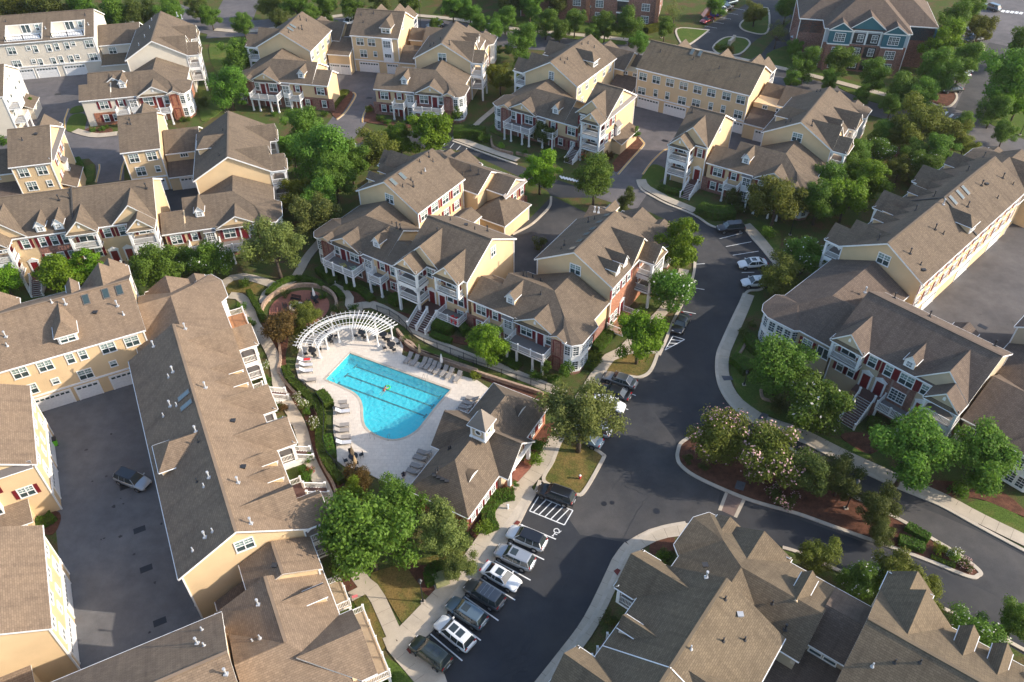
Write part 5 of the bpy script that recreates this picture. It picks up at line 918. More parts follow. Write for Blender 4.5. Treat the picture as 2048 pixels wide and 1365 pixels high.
def strip(mb, pts, w0, w1, z0, z1, closed=False, mi=0):
    nm = normals(pts, closed); m = len(pts); L = [p+n*w0 for p, n in zip(pts, nm)]; Rr = [p+n*w1 for p, n in zip(pts, nm)]
    for i in range(m if closed else m-1):
        j = (i+1) % m; mb.face([(L[i].x, L[i].y, z1), (L[j].x, L[j].y, z1), (Rr[j].x, Rr[j].y, z1), (Rr[i].x, Rr[i].y, z1)], mi)
        for E in (L, Rr): mb.face([(E[i].x, E[i].y, z0), (E[j].x, E[j].y, z0), (E[j].x, E[j].y, z1), (E[i].x, E[i].y, z1)], mi)
    if not closed:
        for i in (0, m-1): mb.face([(L[i].x, L[i].y, z0), (Rr[i].x, Rr[i].y, z0), (Rr[i].x, Rr[i].y, z1), (L[i].x, L[i].y, z1)], mi)
def kerb(pts, w=0.32, h=0.14, closed=False, mat='kerb_concrete', name='kerb', n=5, sm=True):
    P = smooth(pts, n, closed) if sm else [Vector((p[0], p[1])) for p in pts]; mb = MB(); strip(mb, P, -w/2, w/2, 0, h, closed); o = mb.build(name, mat); o['kind'] = 'structure'; return o
def resample(pts, step):
    out = [pts[0]]; acc = 0.0; i = 0; prev = pts[0]
    for p in pts[1:]:
        seg = (p-prev).length
        while acc+seg >= step:
            t = (step-acc)/seg; prev = prev+(p-prev)*t; out.append(prev); seg = (p-prev).length; acc = 0.0
        acc += seg; prev = p
    if (out[-1]-pts[-1]).length > step*0.35: out.append(pts[-1])
    return out
def sidewalk(pts, w=1.7, slab=1.55, z=0.13, mat='concrete', name='sidewalk', cross=False):
    """concrete walk of separate slabs with open joints"""
    P = resample(smooth(pts, 8), slab); mb = MB(); strip(mb, P, -w/2-0.02, w/2+0.02, 0, z-0.018); base = mb.build(name, 'joint'); base['kind'] = 'structure'
    nm = normals(P); g = 0.014
    for i in range(len(P)-1):
        a, c = P[i], P[i+1]; d = (c-a).normalized()*g; m = MB()
        ring = [a+d-nm[i]*(w/2), c-d-nm[i+1]*(w/2), c-d+nm[i+1]*(w/2), a+d+nm[i]*(w/2)]
        m.prism(ring, z-0.06, z+rnd.uniform(-0.003, 0.003)); m.build('slab', mat, base)
    return base
def loc_rect(f, u0, u1, v0, v1): return [f.xy(u0, v0), f.xy(u1, v0), f.xy(u1, v1), f.xy(u0, v1)]

G = MB(); G.face([(-1500, -60, 0), (1500, -60, 0), (1500, 3500, 0), (-1500, 3500, 0)]); g = G.build('ground', 'ground'); g['kind'] = 'structure'

# asphalt
main = poly('px', [(905, 1400), (885, 1345), (855, 1318), (821, 1301), (861, 1264), (895, 1225), (928, 1189), (960, 1155), (989, 1119), (1015, 1082), (1038, 1047), (1054, 1015), (1070, 990), (1075, 972), (1100, 925), (1130, 880), (1160, 825), (1190, 770), (1222, 738), (1300, 735),
  (1318, 708), (1331, 683), (1346, 645), (1365, 607), (1378, 579), (1390, 531), (1388, 506), (1380, 481), (1362, 453), (1334, 437), (1300, 418), (1262, 405), (1225, 398), (1180, 396), (1120, 396), (1102, 392), (1093, 380), (1050, 360), (1000, 335), (930, 303), (880, 296), (800, 300), (720, 320), (690, 300),
  (760, 268), (830, 262), (880, 268), (925, 285), (960, 303), (1034, 330), (1080, 348), (1150, 372), (1215, 375), (1236, 352), (1274, 361), (1283, 380), (1309, 396), (1334, 409), (1365, 421), (1394, 434), (1419, 451), (1440, 457), (1487, 452), (1504, 476), (1520, 494), (1538, 516), (1548, 531), (1542, 557), (1523, 579), (1505, 582), (1488, 585),
  (1485, 600), (1467, 635), (1446, 681), (1435, 709), (1433, 740), (1439, 772), (1456, 803), (1481, 828), (1526, 856), (1596, 880), (1681, 923), (1786, 972), (1877, 1010), (1954, 1052), (2100, 1130), (2100, 1340), (1912, 1231), (1887, 1219), (1680, 1143), (1602, 1107), (1565, 1095), (1480, 1060), (1430, 1045),
  (1371, 1047), (1328, 1055), (1301, 1065), (1273, 1084), (1250, 1111), (1228, 1155), (1185, 1239), (1132, 1310), (1060, 1400)])
sheet('road', main, 0.010, 'asphalt_new')
sheet('road_patch', poly('px', [(1100, 985), (1230, 790), (1290, 800), (1350, 880), (1360, 940), (1440, 985), (1430, 1040), (1370, 1045), (1300, 1063), (1250, 1085), (1160, 1070)]), 0.014, 'asphalt_mid')
sheet('road_patch', poly('px', [(1480, 1005), (1600, 1040), (1800, 1110), (1935, 1165), (2090, 1240), (2090, 1135), (1960, 1065), (1880, 1030), (1800, 1000), (1700, 955), (1620, 915), (1560, 905), (1480, 880)]), 0.014, 'asphalt_mid')
sheet('road_patch', poly('z7', [(700, 150), (860, 110), (1000, 260), (1180, 320), (1330, 420), (1440, 540), (1500, 620), (1380, 640), (1260, 620), (1250, 500), (1160, 400), (950, 300), (760, 260)]), 0.014, 'asphalt_mid')
sheet('parking_court', loc_rect(K6, -42, 9, -19.0, -5.5), 0.010, 'asphalt_court')
sheet('alley', [K1.xy(-9, -28), K1.xy(-2.5, -28), K1.xy(-2.5, -5.8), K1.xy(-13, -5.8), K1.xy(-26, -9), K1.xy(-28, -20), K1.xy(-20, -19.5)], 0.014, 'asphalt_mid')
sheet('parking_court', [K2.xy(-17, 6), K2.xy(-17, 30), K2.xy(7.5, 30), K2.xy(9, 22.8), K2.xy(24, 22.5), K2.xy(24, 15.0), K2.xy(9, 14.8), K2.xy(7, 6)], 0.018, 'asphalt_old')
sheet('parking_court', [K3.xy(-22, 6), K3.xy(-22, 44), K3.xy(7, 44), K3.xy(7, 31), K3.xy(14, 30.0), K3.xy(22, 31), K3.xy(22, 21.3), K3.xy(2, 21.3), K3.xy(0, 18.5), K3.xy(-2, 6)], 0.018, 'asphalt_old')
sheet('parking_court', [K4.xy(-18, -45), K4.xy(-18, -12), K4.xy(9, -14.9), K4.xy(16, -14), K4.xy(17, 4), K4.xy(26, 4), K4.xy(26, -45)], 0.010, 'asphalt_old')
sheet('parking_court', [K5.xy(-16, -45), K5.xy(-16, -6), K5.xy(5, -6), K5.xy(5, -45)], 0.018, 'asphalt_mid')
sheet('alley', poly('c8', [(615, 730), (1130, 700), (1130, 1100), (880, 1130), (870, 960), (800, 890), (690, 890)]), 0.022, 'asphalt_old')
sheet('parking_court', loc_rect(K7, -60, 16, 5.5, 30), 0.010, 'asphalt_lot')
top = [(330, 20), (440, 55), (560, 52), (700, 50), (865, 54), (1030, 80), (1180, 92), (1330, 112), (1544, 160), (1743, 210), (1900, 255), (2100, 320)]
def band(pts, w, z, mat, name='street'):
    mb = MB(); strip(mb, smooth(poly('px', pts), 6), -w/2, w/2, z-0.005, z); o = mb.build(name, mat); o['kind'] = 'structure'; return o
band(top, 10.0, 0.026, 'asphalt_old')
band([(455, 75), (470, 30), (500, -30)], 10.5, 0.030, 'asphalt_old'); band([(1395, 140), (1450, 75), (1540, 20), (1610, -40)], 14, 0.022, 'asphalt_mid'); band([(1540, 150), (1580, 90), (1680, -20)], 9, 0.034, 'asphalt_mid')
band([(1915, 250), (1955, 160), (2010, 60), (2070, -40)], 16, 0.030, 'asphalt_old'); band([(1935, 225), (1975, 130), (2000, 90)], 5, 0.036, 'asphalt_mid')
band([(1955, 250), (2010, 290), (2100, 370)], 8, 0.034, 'asphalt_old')
# pavements and paths
SW = [sidewalk(poly('px', p), w) for p, w in (
 ([(794, 1282), (836, 1239), (883, 1189), (914, 1155), (945, 1114), (973, 1074), (998, 1040), (1026, 999), (1054, 965), (1070, 949), (1102, 895), (1122, 862), (1145, 825), (1176, 779), (1197, 746), (1218, 717), (1243, 706)], 1.75),
 ([(789, 1272), (768, 1225), (749, 1186), (731, 1170)], 1.6),
 ([(459, 592), (481, 595), (497, 614), (507, 646), (526, 675), (546, 711), (555, 750), (559, 779), (578, 814), (594, 840), (604, 866), (610, 891), (617, 917), (630, 946), (646, 975), (660, 1010), (676, 1060), (690, 1105), (712, 1145), (731, 1171)], 1.6),
 ([(440, 578), (446, 570), (459, 559), (485, 554), (517, 561), (547, 571)], 1.6), ([(549, 574), (572, 570), (588, 559), (601, 540), (615, 515), (640, 485), (655, 470)], 1.5), ([(548, 577), (531, 592), (531, 606)], 1.7),
 ([(665, 572), (690, 585), (701, 602), (698, 617), (724, 625)], 1.3), ([(704, 616), (740, 610), (762, 617), (789, 632), (812, 646), (839, 669), (878, 690), (936, 714), (1006, 739), (1054, 759), (1102, 779), (1130, 790)], 1.6),
 ([(1241, 706), (1310, 640), (1335, 612), (1352, 585), (1362, 562), (1368, 540)], 1.6),
 ([(1497, 590), (1491, 605), (1477, 638), (1456, 684), (1446, 710), (1444, 740), (1450, 768), (1466, 796), (1490, 818), (1533, 844), (1602, 868), (1688, 911), (1793, 959), (1884, 998), (1961, 1039), (2070, 1092)], 1.75),
 ([(1560, 545), (1552, 522), (1535, 498), (1512, 470), (1490, 448)], 1.6), ([(1283, 360), (1290, 374), (1314, 388), (1338, 401), (1368, 413), (1392, 424)], 1.6),
 ([(905, 275), (930, 284), (960, 295), (1000, 309), (1036, 321)], 1.6), ([(935, 270), (958, 245), (985, 222), (996, 212)], 1.2),
 ([(1078, 1382), (1125, 1322), (1178, 1250), (1218, 1170), (1240, 1122), (1262, 1094)], 1.7), ([(1262, 1096), (1285, 1082), (1310, 1070), (1345, 1062), (1385, 1060)], 1.7),
 ([(793, 1285), (822, 1320), (845, 1345), (860, 1372)], 2.4), ([(700, 1195), (716, 1184), (738, 1180)], 1.2), ([(770, 1290), (792, 1280)], 1.4), ([(575, 795), (566, 790)], 1.2), ([(590, 845), (572, 838)], 1.2),
 ([(430, 60), (520, 62), (700, 30), (870, 35), (1040, 60), (1190, 74), (1340, 92), (1560, 137), (1760, 188), (1880, 222)], 1.8), ([(150, 262), (190, 272), (235, 268)], 1.8), ([(940, 1090 - 130), (930, 985)], 1.4),
)]
for p in ([(892, 1372), (880, 1342), (856, 1318), (824, 1299), (861, 1262), (895, 1223), (928, 1187), (960, 1153), (989, 1117), (1015, 1080), (1038, 1045), (1054, 1013), (1071, 985), (1080, 962)], [(1484, 600), (1467, 635), (1446, 681), (1435, 709), (1433, 740), (1439, 772), (1456, 803), (1481, 828), (1526, 856), (1596, 880), (1681, 923), (1786, 972), (1877, 1010), (1954, 1052), (2100, 1130)],
          [(1274, 361), (1283, 380), (1309, 396), (1334, 409), (1365, 421), (1394, 434), (1419, 451), (1440, 458)], [(1487, 456), (1504, 476), (1520, 494), (1538, 516), (1548, 531), (1542, 557), (1523, 579), (1497, 583), (1486, 596)], [(1084, 1372), (1132, 1310), (1185, 1239), (1228, 1155), (1250, 1111), (1273, 1084), (1301, 1065), (1328, 1055), (1371, 1047)],
          [(1318, 712), (1331, 683), (1346, 645), (1365, 607), (1378, 579), (1388, 545), (1390, 520)], [(905, 283), (930, 292), (960, 304), (1034, 330)], [(1102, 394), (1100, 412), (1085, 430), (1060, 452), (1025, 470)], [(1565, 1096), (1602, 1108), (1680, 1143), (1887, 1219), (1950, 1248), (2100, 1330)]):
    kerb(poly('px', p), 0.42)
for tg, p, mt in (('z3', [(1010, 1280), (1100, 1175), (1195, 1068), (1190, 1040), (1165, 1012)], 'paint_yellow'), ('z3', [(1190, 1280), (1255, 1190), (1345, 1105), (1385, 1100)], 'paint_yellow'), ('z2', [(780, 880), (850, 820), (918, 710), (900, 680)], 'paint_yellow'), ('z2', [(970, 900), (975, 850), (1010, 780)], 'paint_yellow'), ('c8', [(592, 640), (590, 560), (600, 520), (625, 450)], 'paint_yellow'), ('c8', [(875, 1120), (905, 1000), (903, 955)], 'paint_yellow'), ('c8', [(1095, 1100), (1115, 980), (1140, 920)], 'paint_yellow')):
    kerb(poly(tg, p), 0.38, 0.15, False, 'kerb_concrete'); kerb([q for q in poly(tg, p)], 0.16, 0.156, False, mt, 'kerb_paint')
for ka, wa in (([(861, 1264), (895, 1225), (928, 1189), (960, 1155), (989, 1119), (1015, 1082), (1038, 1047), (1054, 1015), (1072, 988)], [(1054, 965), (1026, 999), (998, 1040), (973, 1074), (945, 1114), (914, 1155), (883, 1189), (836, 1239)]), ([(821, 1301), (861, 1264)], [(836, 1239), (794, 1282)]), ([(1087, 1365), (1132, 1310), (1185, 1239), (1228, 1155), (1250, 1111), (1273, 1084), (1301, 1065)], [(1310, 1070), (1285, 1082), (1262, 1096), (1240, 1122), (1218, 1170), (1178, 1250), (1125, 1322), (1085, 1375)]), ([(1484, 600), (1467, 635), (1446, 681), (1435, 709), (1433, 740), (1439, 772), (1456, 803), (1481, 828), (1526, 856), (1596, 880), (1681, 923), (1786, 972), (1877, 1010), (1954, 1052)], [(1961, 1039), (1884, 998), (1793, 959), (1688, 911), (1602, 868), (1533, 844), (1490, 818), (1466, 796), (1450, 768), (1444, 740), (1446, 710), (1456, 684), (1477, 638), (1491, 605)]), ([(821, 1301), (856, 1318), (880, 1342), (892, 1372)], [(860, 1372), (845, 1345), (822, 1320), (793, 1285)])): sheet('kerb_apron', poly('px', ka+wa), 0.115, 'kerb_concrete', 0.0)
# beds, lawns and islands: (name, zoom, outline, material, kerbed)
for bi, (nm, tg, p, mt, kb) in enumerate((
 ('island', 'px', [(1356, 902), (1355, 918), (1362, 932), (1386, 951), (1435, 975), (1505, 1003), (1593, 1028), (1663, 1053), (1784, 1096), (1858, 1123), (1936, 1154), (1956, 1152), (1958, 1143), (1920, 1112), (1866, 1080), (1800, 1041), (1714, 998), (1694, 987), (1640, 945), (1590, 905), (1540, 880), (1470, 862), (1410, 864), (1366, 884)], 'mulch', 1),
 ('island', 'y3', [(1010, 880), (1070, 740), (1150, 720), (1240, 785), (1318, 838), (1320, 868), (1210, 1060), (1160, 1088), (1110, 1065), (955, 1003)], 'lawn_dry', 1),
 ('island', 'z7', [(660, 1320), (740, 1225), (850, 1195), (975, 1195), (1000, 1200), (955, 1310), (890, 1350), (820, 1345)], 'lawn_dry', 1),
 ('lawn', 'y6', [(1000, 740), (1085, 850), (1180, 1010), (1215, 1030), (1245, 1015), (1590, 650), (1520, 600), (1300, 640), (1120, 690)], 'lawn_dry', 0),
 ('mulch_bed', 'y6', [(1225, 690), (1330, 680), (1540, 700), (1430, 830), (1340, 860), (1290, 800)], 'mulch', 0),
 ('lawn', 'y6', [(900, 870), (1000, 845), (1060, 920), (1125, 1090), (1110, 1140), (1040, 1170), (960, 1000)], 'lawn_dry', 0), ('lawn', 'y6', [(1090, 1240), (1160, 1260), (1270, 1365), (1080, 1400)], 'lawn', 0),
 ('mulch_bed', 'y6', [(780, 500), (850, 560), (940, 780), (860, 830), (810, 700)], 'mulch', 0),
 ('mulch_bed', 'y2', [(355, 290), (480, 400), (470, 560), (520, 720), (620, 800), (680, 900), (700, 1000), (700, 1100), (760, 1250), (830, 1330), (760, 1365), (700, 1365), (650, 1180), (615, 1050), (590, 920), (500, 800), (460, 700), (430, 560), (380, 430), (320, 330)], 'mulch', 0),
 ('mulch_bed', 'z6', [(440, 1010), (520, 1000), (700, 1140), (640, 1150), (500, 1120)], 'mulch', 0), ('mulch_bed', 'z6', [(700, 1160), (880, 1190), (900, 1240), (1010, 1310), (1300, 1365), (1250, 1400), (950, 1300), (800, 1190)], 'mulch', 0),
 ('mulch_bed', 'y3', [(40, 70), (90, 130), (140, 190), (500, 330), (950, 470), (930, 520), (640, 395), (440, 300), (150, 210), (90, 190), (50, 130)], 'mulch', 0),
 ('lawn', 'y3', [(150, 150), (500, 270), (1000, 450), (985, 470), (500, 310), (150, 190)], 'lawn', 0),
 ('lawn', 'y2', [(90, 130), (130, 80), (200, 60), (290, 75), (365, 120), (300, 160), (230, 140), (130, 150)], 'lawn_dry', 0), ('lawn', 'y2', [(165, 200), (215, 230), (260, 330), (300, 420), (250, 420), (210, 330)], 'lawn', 0),
 ('mulch_bed', 'y3', [(500, 1290), (680, 990), (780, 1000), (800, 1060), (640, 1340), (560, 1365)], 'mulch', 0), ('mulch_bed', 'y3', [(860, 720), (1000, 640), (1040, 690), (940, 870), (870, 900)], 'mulch', 0),
 ('brick_court', 'y3', [(750, 985), (800, 900), (830, 880), (900, 930), (820, 1070), (760, 1060)], 'paver_red', 0),
 ('lawn', 'y4', [(378, 430), (385, 340), (430, 250), (500, 190), (560, 300), (620, 560), (800, 740), (1000, 800), (1160, 880), (1130, 905), (900, 805), (640, 680), (500, 620), (420, 540)], 'lawn', 0), ('lawn', 'y4', [(1700, 1180), (1830, 1150), (2048, 1250), (2100, 1330), (1980, 1320), (1850, 1250)], 'lawn', 0),
 ('mulch_bed', 'y4', [(1000, 780), (1120, 760), (1230, 830), (1150, 880)], 'mulch', 0), ('mulch_bed', 'y4', [(1450, 1040), (1650, 1040), (1900, 1090), (2048, 1200), (2048, 1240), (1800, 1140), (1600, 1120)], 'mulch', 0),
 ('lawn', 'z7', [(890, 110), (970, 0), (1070, 50), (1010, 130), (1150, 240), (1240, 300), (1100, 250), (950, 175)], 'lawn', 0), ('lawn', 'z7', [(1570, 350), (1700, 380), (1778, 430), (1778, 520), (1730, 540), (1620, 430)], 'lawn', 0),
 ('lawn', 'z2', [(1960, 880), (2048, 830), (2048, 1000), (1900, 960)], 'lawn', 0), ('lawn', 'z1', [(1560, 700), (1760, 780), (1740, 860), (1600, 950), (1560, 900)], 'lawn', 0), ('lawn', 'z1', [(1640, 340), (1900, 330), (1960, 480), (1800, 600), (1680, 560)], 'lawn', 0),
 ('lawn', 'c8', [(605, 640), (640, 520), (740, 490), (790, 530), (770, 640), (800, 680), (690, 665)], 'lawn', 0), ('mulch_bed', 'c8', [(745, 660), (830, 620), (1000, 620), (1005, 660), (780, 685)], 'mulch', 0), ('lawn', 'c8', [(745, 1100), (790, 980), (860, 960), (840, 1110)], 'lawn', 0), ('lawn', 'c8', [(640, 490), (660, 440), (740, 420), (760, 470)], 'lawn', 0),
 ('mulch_bed', 'z2', [(740, 800), (820, 670), (900, 690), (830, 820), (780, 870)], 'mulch', 0), ('mulch_bed', 'z2', [(985, 870), (1020, 770), (1060, 800), (1100, 880), (1330, 910), (1320, 940), (1010, 900)], 'mulch', 0), ('mulch_bed', 'z3', [(970, 1200), (1100, 1050), (1150, 1000), (1190, 1060), (1080, 1180), (1000, 1260)], 'mulch', 0),
 ('island', 'z3', [(1440, 215), (1640, 222), (1665, 232), (1530, 330), (1480, 335)], 'lawn', 1), ('island', 'z3', [(1705, 350), (1790, 280), (1920, 280), (1970, 310), (1960, 345), (1890, 400), (1760, 400)], 'lawn', 1), ('island', 'z3', [(1900, 190), (1960, 130), (2100, 60), (2100, 240), (1960, 235)], 'lawn', 1),
 ('lawn', 'z4', [(160, 400), (420, 330), (560, 520), (1000, 640), (1330, 620), (1290, 730), (980, 680), (560, 570), (250, 500)], 'lawn', 0), ('lawn', 'z4', [(680, 640), (940, 690), (1250, 790), (1180, 810), (900, 740)], 'lawn', 0), ('island', 'z4', [(1620, 370), (1640, 300), (1700, 290), (1755, 340), (1745, 375)], 'mulch', 1), ('island', 'z4', [(1330, 740), (1340, 690), (1500, 660), (1555, 720), (1480, 790)], 'mulch', 1),
 ('lawn', 'z4', [(1760, 880), (1790, 800), (1950, 760), (2100, 800), (2100, 1000), (1900, 960)], 'lawn', 0), ('lawn', 'z4', [(1000, 1130), (1090, 1060), (1400, 1080), (1520, 1100), (1400, 1200)], 'mulch', 0), ('lawn', 'z3', [(0, 190), (400, 230), (1000, 290), (1000, 330), (400, 250), (0, 205)], 'lawn', 0), ('lawn', 'z3', [(0, 120), (600, 150), (1200, 250), (1180, 280), (500, 215), (0, 170)], 'lawn', 0),
 ('mulch_bed', 'px', [(1300, 1090), (1345, 1070), (1345, 1110), (1310, 1120)], 'mulch', 0), ('mulch_bed', 'c4', [(270, 1260), (330, 1140), (480, 1150), (470, 1260), (400, 1330)], 'mulch', 0))):
    q = smooth(poly(tg, p), 4, True); o = sheet(nm, q, 0.075+0.0012*(bi % 40)+(0.012 if mt == 'mulch' and nm != 'island' else 0), mt, 0.0)
    if kb: kerb(poly(tg, p), 0.45, 0.15, True)
# retaining walls along the pool walk
RW = []
for tg, p, h in (('y2', [(355, 300), (420, 430), (440, 560), (430, 640), (520, 760), (640, 850), (680, 930)], 0.35), ('y3', [(45, 75), (85, 125), (150, 190), (500, 325), (950, 470)], 0.7), ('y2', [(1180, 440), (1250, 470), (1300, 520), (1420, 560), (1660, 640)], 0.7), ('y6', [(690, 0), (720, 90), (780, 200), (800, 260)], 0.35), ('z3', [(80, 1010), (90, 1075), (130, 1105), (240, 1135)], 0.6), ('z3', [(265, 1130), (300, 1140), (390, 1160)], 0.6), ('y4', [(480, 210), (440, 290), (410, 330)], 0.4), ('y4', [(545, 520), (560, 570), (640, 590)], 0.4)):
    o = kerb(poly(tg, p), 0.34, h, False, 'wall_block', 'retaining_wall'); del o['kind']; RW.append(o)
for o, l in zip(RW, ('low curved block wall between the pool walk and the clipped hedge', 'long low block wall below the black fence right of the pool', 'block wall behind the loungers at the far pool side', 'block edging beside the walk under the big tree', 'rounded planter wall left of the porch steps north of the street', 'short planter wall right of the porch steps north of the street', 'small curved wall beside the white corner bay at right', 'curved brick edging under the tree in front of the plum roofed house')):
    tag(o, l, 'wall')
# markings
def line(p, q, w=0.11, z=0.020, name='marking', mat='paint_white'):
    p, q = Vector(p), Vector(q); d = (q-p).normalized(); n = Vector((-d.y, d.x))*w/2; o = sheet(name, [p-n, q-n, q+n, p+n], z, mat); return o
LS = [((260, 1055), (465, 1228)), ((370, 930), (583, 1097)), ((478, 815), (697, 970)), ((582, 700), (804, 838)), ((676, 585), (903, 710)), ((762, 468), (990, 578)), ((838, 352), (1066, 447))]
for a, c in LS: line(U(*a, 0, 'y7'), U(*c, 0, 'y7'), 0.14)
hb = poly('y7', [(897, 265), (955, 172), (1175, 262), (1120, 355)])
for i in range(4): line(hb[i], hb[(i+1) % 4], 0.13, 0.021+0.001*(i % 2))
for i in range(1, 6):
    t = i/6; a = hb[0].lerp(hb[3], t-0.06); c = hb[1].lerp(hb[2], t+0.06); line(a, c, 0.13, 0.0235)
for a, c in (((1395, 470), (1540, 433)), ((1435, 520), (1597, 489)), ((1478, 575), (1642, 549)), ((1508, 628), (1540, 624)), ((1535, 685), (1615, 683)), ((1240, 632), (1300, 628)), ((1230, 782), (1298, 793)), ((1160, 930), (1243, 946)), ((1545, 745), (1560, 745))): line(U(*a, 0, 'z7'), U(*c, 0, 'z7'), 0.11)
tb = poly('z7', [(1098, 1088), (1172, 1110), (1048, 1177)])
for i in range(3): line(tb[i], tb[(i+1) % 3], 0.12, 0.021+0.001*i)
for t in (0.25, 0.5, 0.75): line(tb[0].lerp(tb[2], t), tb[1].lerp(tb[2], t-0.12), 0.11, 0.0245)
for a, c in (((1480, 455), (1525, 470)), ((1455, 550), (1478, 558)), ((1395, 640), (1428, 648)), ((1310, 715), (1345, 728))): line(U(*a, 0, 'y3'), U(*c, 0, 'y3'), 0.11)
for a, c in (((1215, 970), (1270, 1000)), ((1870, 1150), (1905, 1130)), ((240, 1220+0), (275, 1190))): pass
for i in range(7): line(U(1120+i*0+6*i, 352+1.4*i), U(1125+6*i, 358+1.4*i), 0.4, 0.024)
for k in range(4): line(U(895+k*13, 282+k*5), U(887+k*13, 291+k*5), 0.11)
for k in range(5): line(U(1895+k*11, 224+k*5), U(1888+k*11, 230+k*5), 0.5, 0.045)
for k in range(5): line(U(2008+k*9, 21+k*1), U(2004+k*9, 25+k*1), 0.8, 0.045)
for k in range(6): line(U(1395+k*14, 62-k*9), U(1420+k*14, 66-k*9), 0.12, 0.045)
# wheelchair symbol
wc = U(1070, 392, 0, 'y7'); wm = MB(); ex = (U(1100, 430, 0, 'y7')-U(1040, 355, 0, 'y7')); hx = (hb[2]-hb[1]).normalized(); hy = Vector((-hx.y, hx.x))
sx_, sy_ = hx*0.75, -hy*0.75; ring = [wc+(sx_*math.cos(t)+sy_*math.sin(t))*0.40 for t in [R(100+i*20) for i in range(14)]]; strip(wm, ring, -0.05, 0.05, 0.012, 0.022)
for i_, (a, c) in enumerate((((-0.1, 0.9), (0.0, 0.3)), ((-0.05, 0.65), (0.4, 0.62)), ((0.0, 0.3), (0.45, 0.25)), ((0.45, 0.25), (0.65, -0.3)))): strip(wm, [wc+sx_*a[0]+sy_*a[1], wc+sx_*c[0]+sy_*c[1]], -0.045, 0.045, 0.012, 0.024+0.001*i_)
strip(wm, [wc-sx_*0.12+sy_*1.0, wc-sx_*0.12+sy_*1.2], -0.1, 0.1, 0.012, 0.029); wo = wm.build('marking', 'paint_white'); wo['kind'] = 'structure'
# crossings of red and slate pavers
mat_brick('paver_grey', (0.20, 0.135, 0.11), (0.16, 0.11, 0.09), (0.14, 0.10, 0.08), 0.3, 0.15, True, 0.01); sheet('crossing', poly('y4', [(355, 1095), (455, 1130), (400, 1240), (315, 1200)]), 0.022, 'paver_grey')
for p in ([(345, 1092), (362, 1098), (322, 1205), (302, 1200)], [(445, 1128), (465, 1134), (410, 1245), (392, 1238)]): sheet('crossing_edge', poly('y4', p), 0.026, 'concrete')
for tg, p, mt in (('y4', [(320, 437), (378, 440), (388, 462), (335, 465)], 'slate_paver'), ('y4', [(553, 648), (590, 660), (570, 700), (528, 682)], 'slate_paver'), ('y4', [(410, 1035), (460, 1048), (445, 1095), (395, 1080)], 'slate_paver'), ('y7', [(1435, 655), (1460, 638), (1482, 650), (1460, 685)], 'tactile_red'), ('y7', [(105, 1160), (128, 1135), (150, 1165), (130, 1190)], 'tactile_red'), ('y7', [(795, 352), (815, 330), (840, 340), (822, 360)], 'tactile_red')):
    sheet('ramp_paving', poly(tg, p), 0.165, mt)
# drains and manholes
for x, y, r in ((1208, 1008, 0.35), (1313, 1023, 0.42), (1224, 1006, 0.3)):
    q = U(x, y); m = MB(); m.prism([(q.x+r*math.cos(t*math.pi/8), q.y+r*math.sin(t*math.pi/8)) for t in range(16)], 0.012, 0.024); o = m.build('manhole_cover', 'metal_black'); o['kind'] = 'structure'
for f, u, v in ((K6, -9.5, -10.5), (K6, -2.2, -10.2), (K6, -22.5, -11.0), (K6, -15.2, -10.4), (K3, -4.0, 24.5), (K2, 2.5, 19.5), (K4, -6, -24), (K7, 4.0, 13.5), (K7, -3.5, 16.0), (K7, -9, 14)):
    m = MB(); m.prism([f.xy(u-0.4, v-0.65), f.xy(u+0.4, v-0.65), f.xy(u+0.4, v+0.65), f.xy(u-0.4, v+0.65)], 0.012, 0.032); o = m.build('drain_grate', 'metal_black'); o['kind'] = 'structure'
# tar lines along road cracks
def crack(tag_, pts, w=0.05, jit=0.12):
    P = smooth(poly(tag_, pts), 8); P = [p+Vector((rnd.uniform(-jit, jit), rnd.uniform(-jit, jit))) for p in P]; m = MB(); strip(m, P, -w/2, w/2, 0.012, 0.021); o = m.build('road_crack', 'metal_black'); o['kind'] = 'structure'
for pts in ([(1220, 560), (1150, 690), (1030, 860), (930, 1010), (880, 1110)], [(1655, 170), (1560, 320), (1420, 600)], [(1500, 100), (1570, 130), (1655, 165)], [(1030, 860), (900, 800), (820, 830)], [(1190, 600), (1060, 560)]): crack('y7', pts)
for i in range(26):
    a = (rnd.uniform(720, 930), rnd.uniform(1100, 1300)); crack('y7', [a, (a[0]+rnd.uniform(-70, 70), a[1]+rnd.uniform(-30, 60)), (a[0]+rnd.uniform(-110, 60), a[1]+rnd.uniform(20, 110))], 0.045, 0.06)
for i in range(9):
    a = (rnd.uniform(1450, 1600), rnd.uniform(850, 1000)); crack('y3', [a, (a[0]+rnd.uniform(-60, 60), a[1]+rnd.uniform(20, 60)), (a[0]+rnd.uniform(-90, 60), a[1]+rnd.uniform(60, 110))], 0.035, 0.06)
for f, n, u0, u1, v0, v1 in ((K6, 16, -34, 2, -16, -8), (K7, 12, -14, 8, 9, 20)):
    for i in range(n):
        u, v = rnd.uniform(u0, u1), rnd.uniform(v0, v1); r = rnd.uniform(0.08, 0.26); m = MB(); m.face([(f.xy(u+r*rnd.uniform(0.5, 1.3)*math.cos(t), v+r*rnd.uniform(0.5, 1.3)*math.sin(t)).to_tuple()+(0.016+0.0001*i,)) for t in [k*math.pi/5 for k in range(10)]]); o = m.build('oil_stain', 'asphalt_mid'); o['kind'] = 'structure'
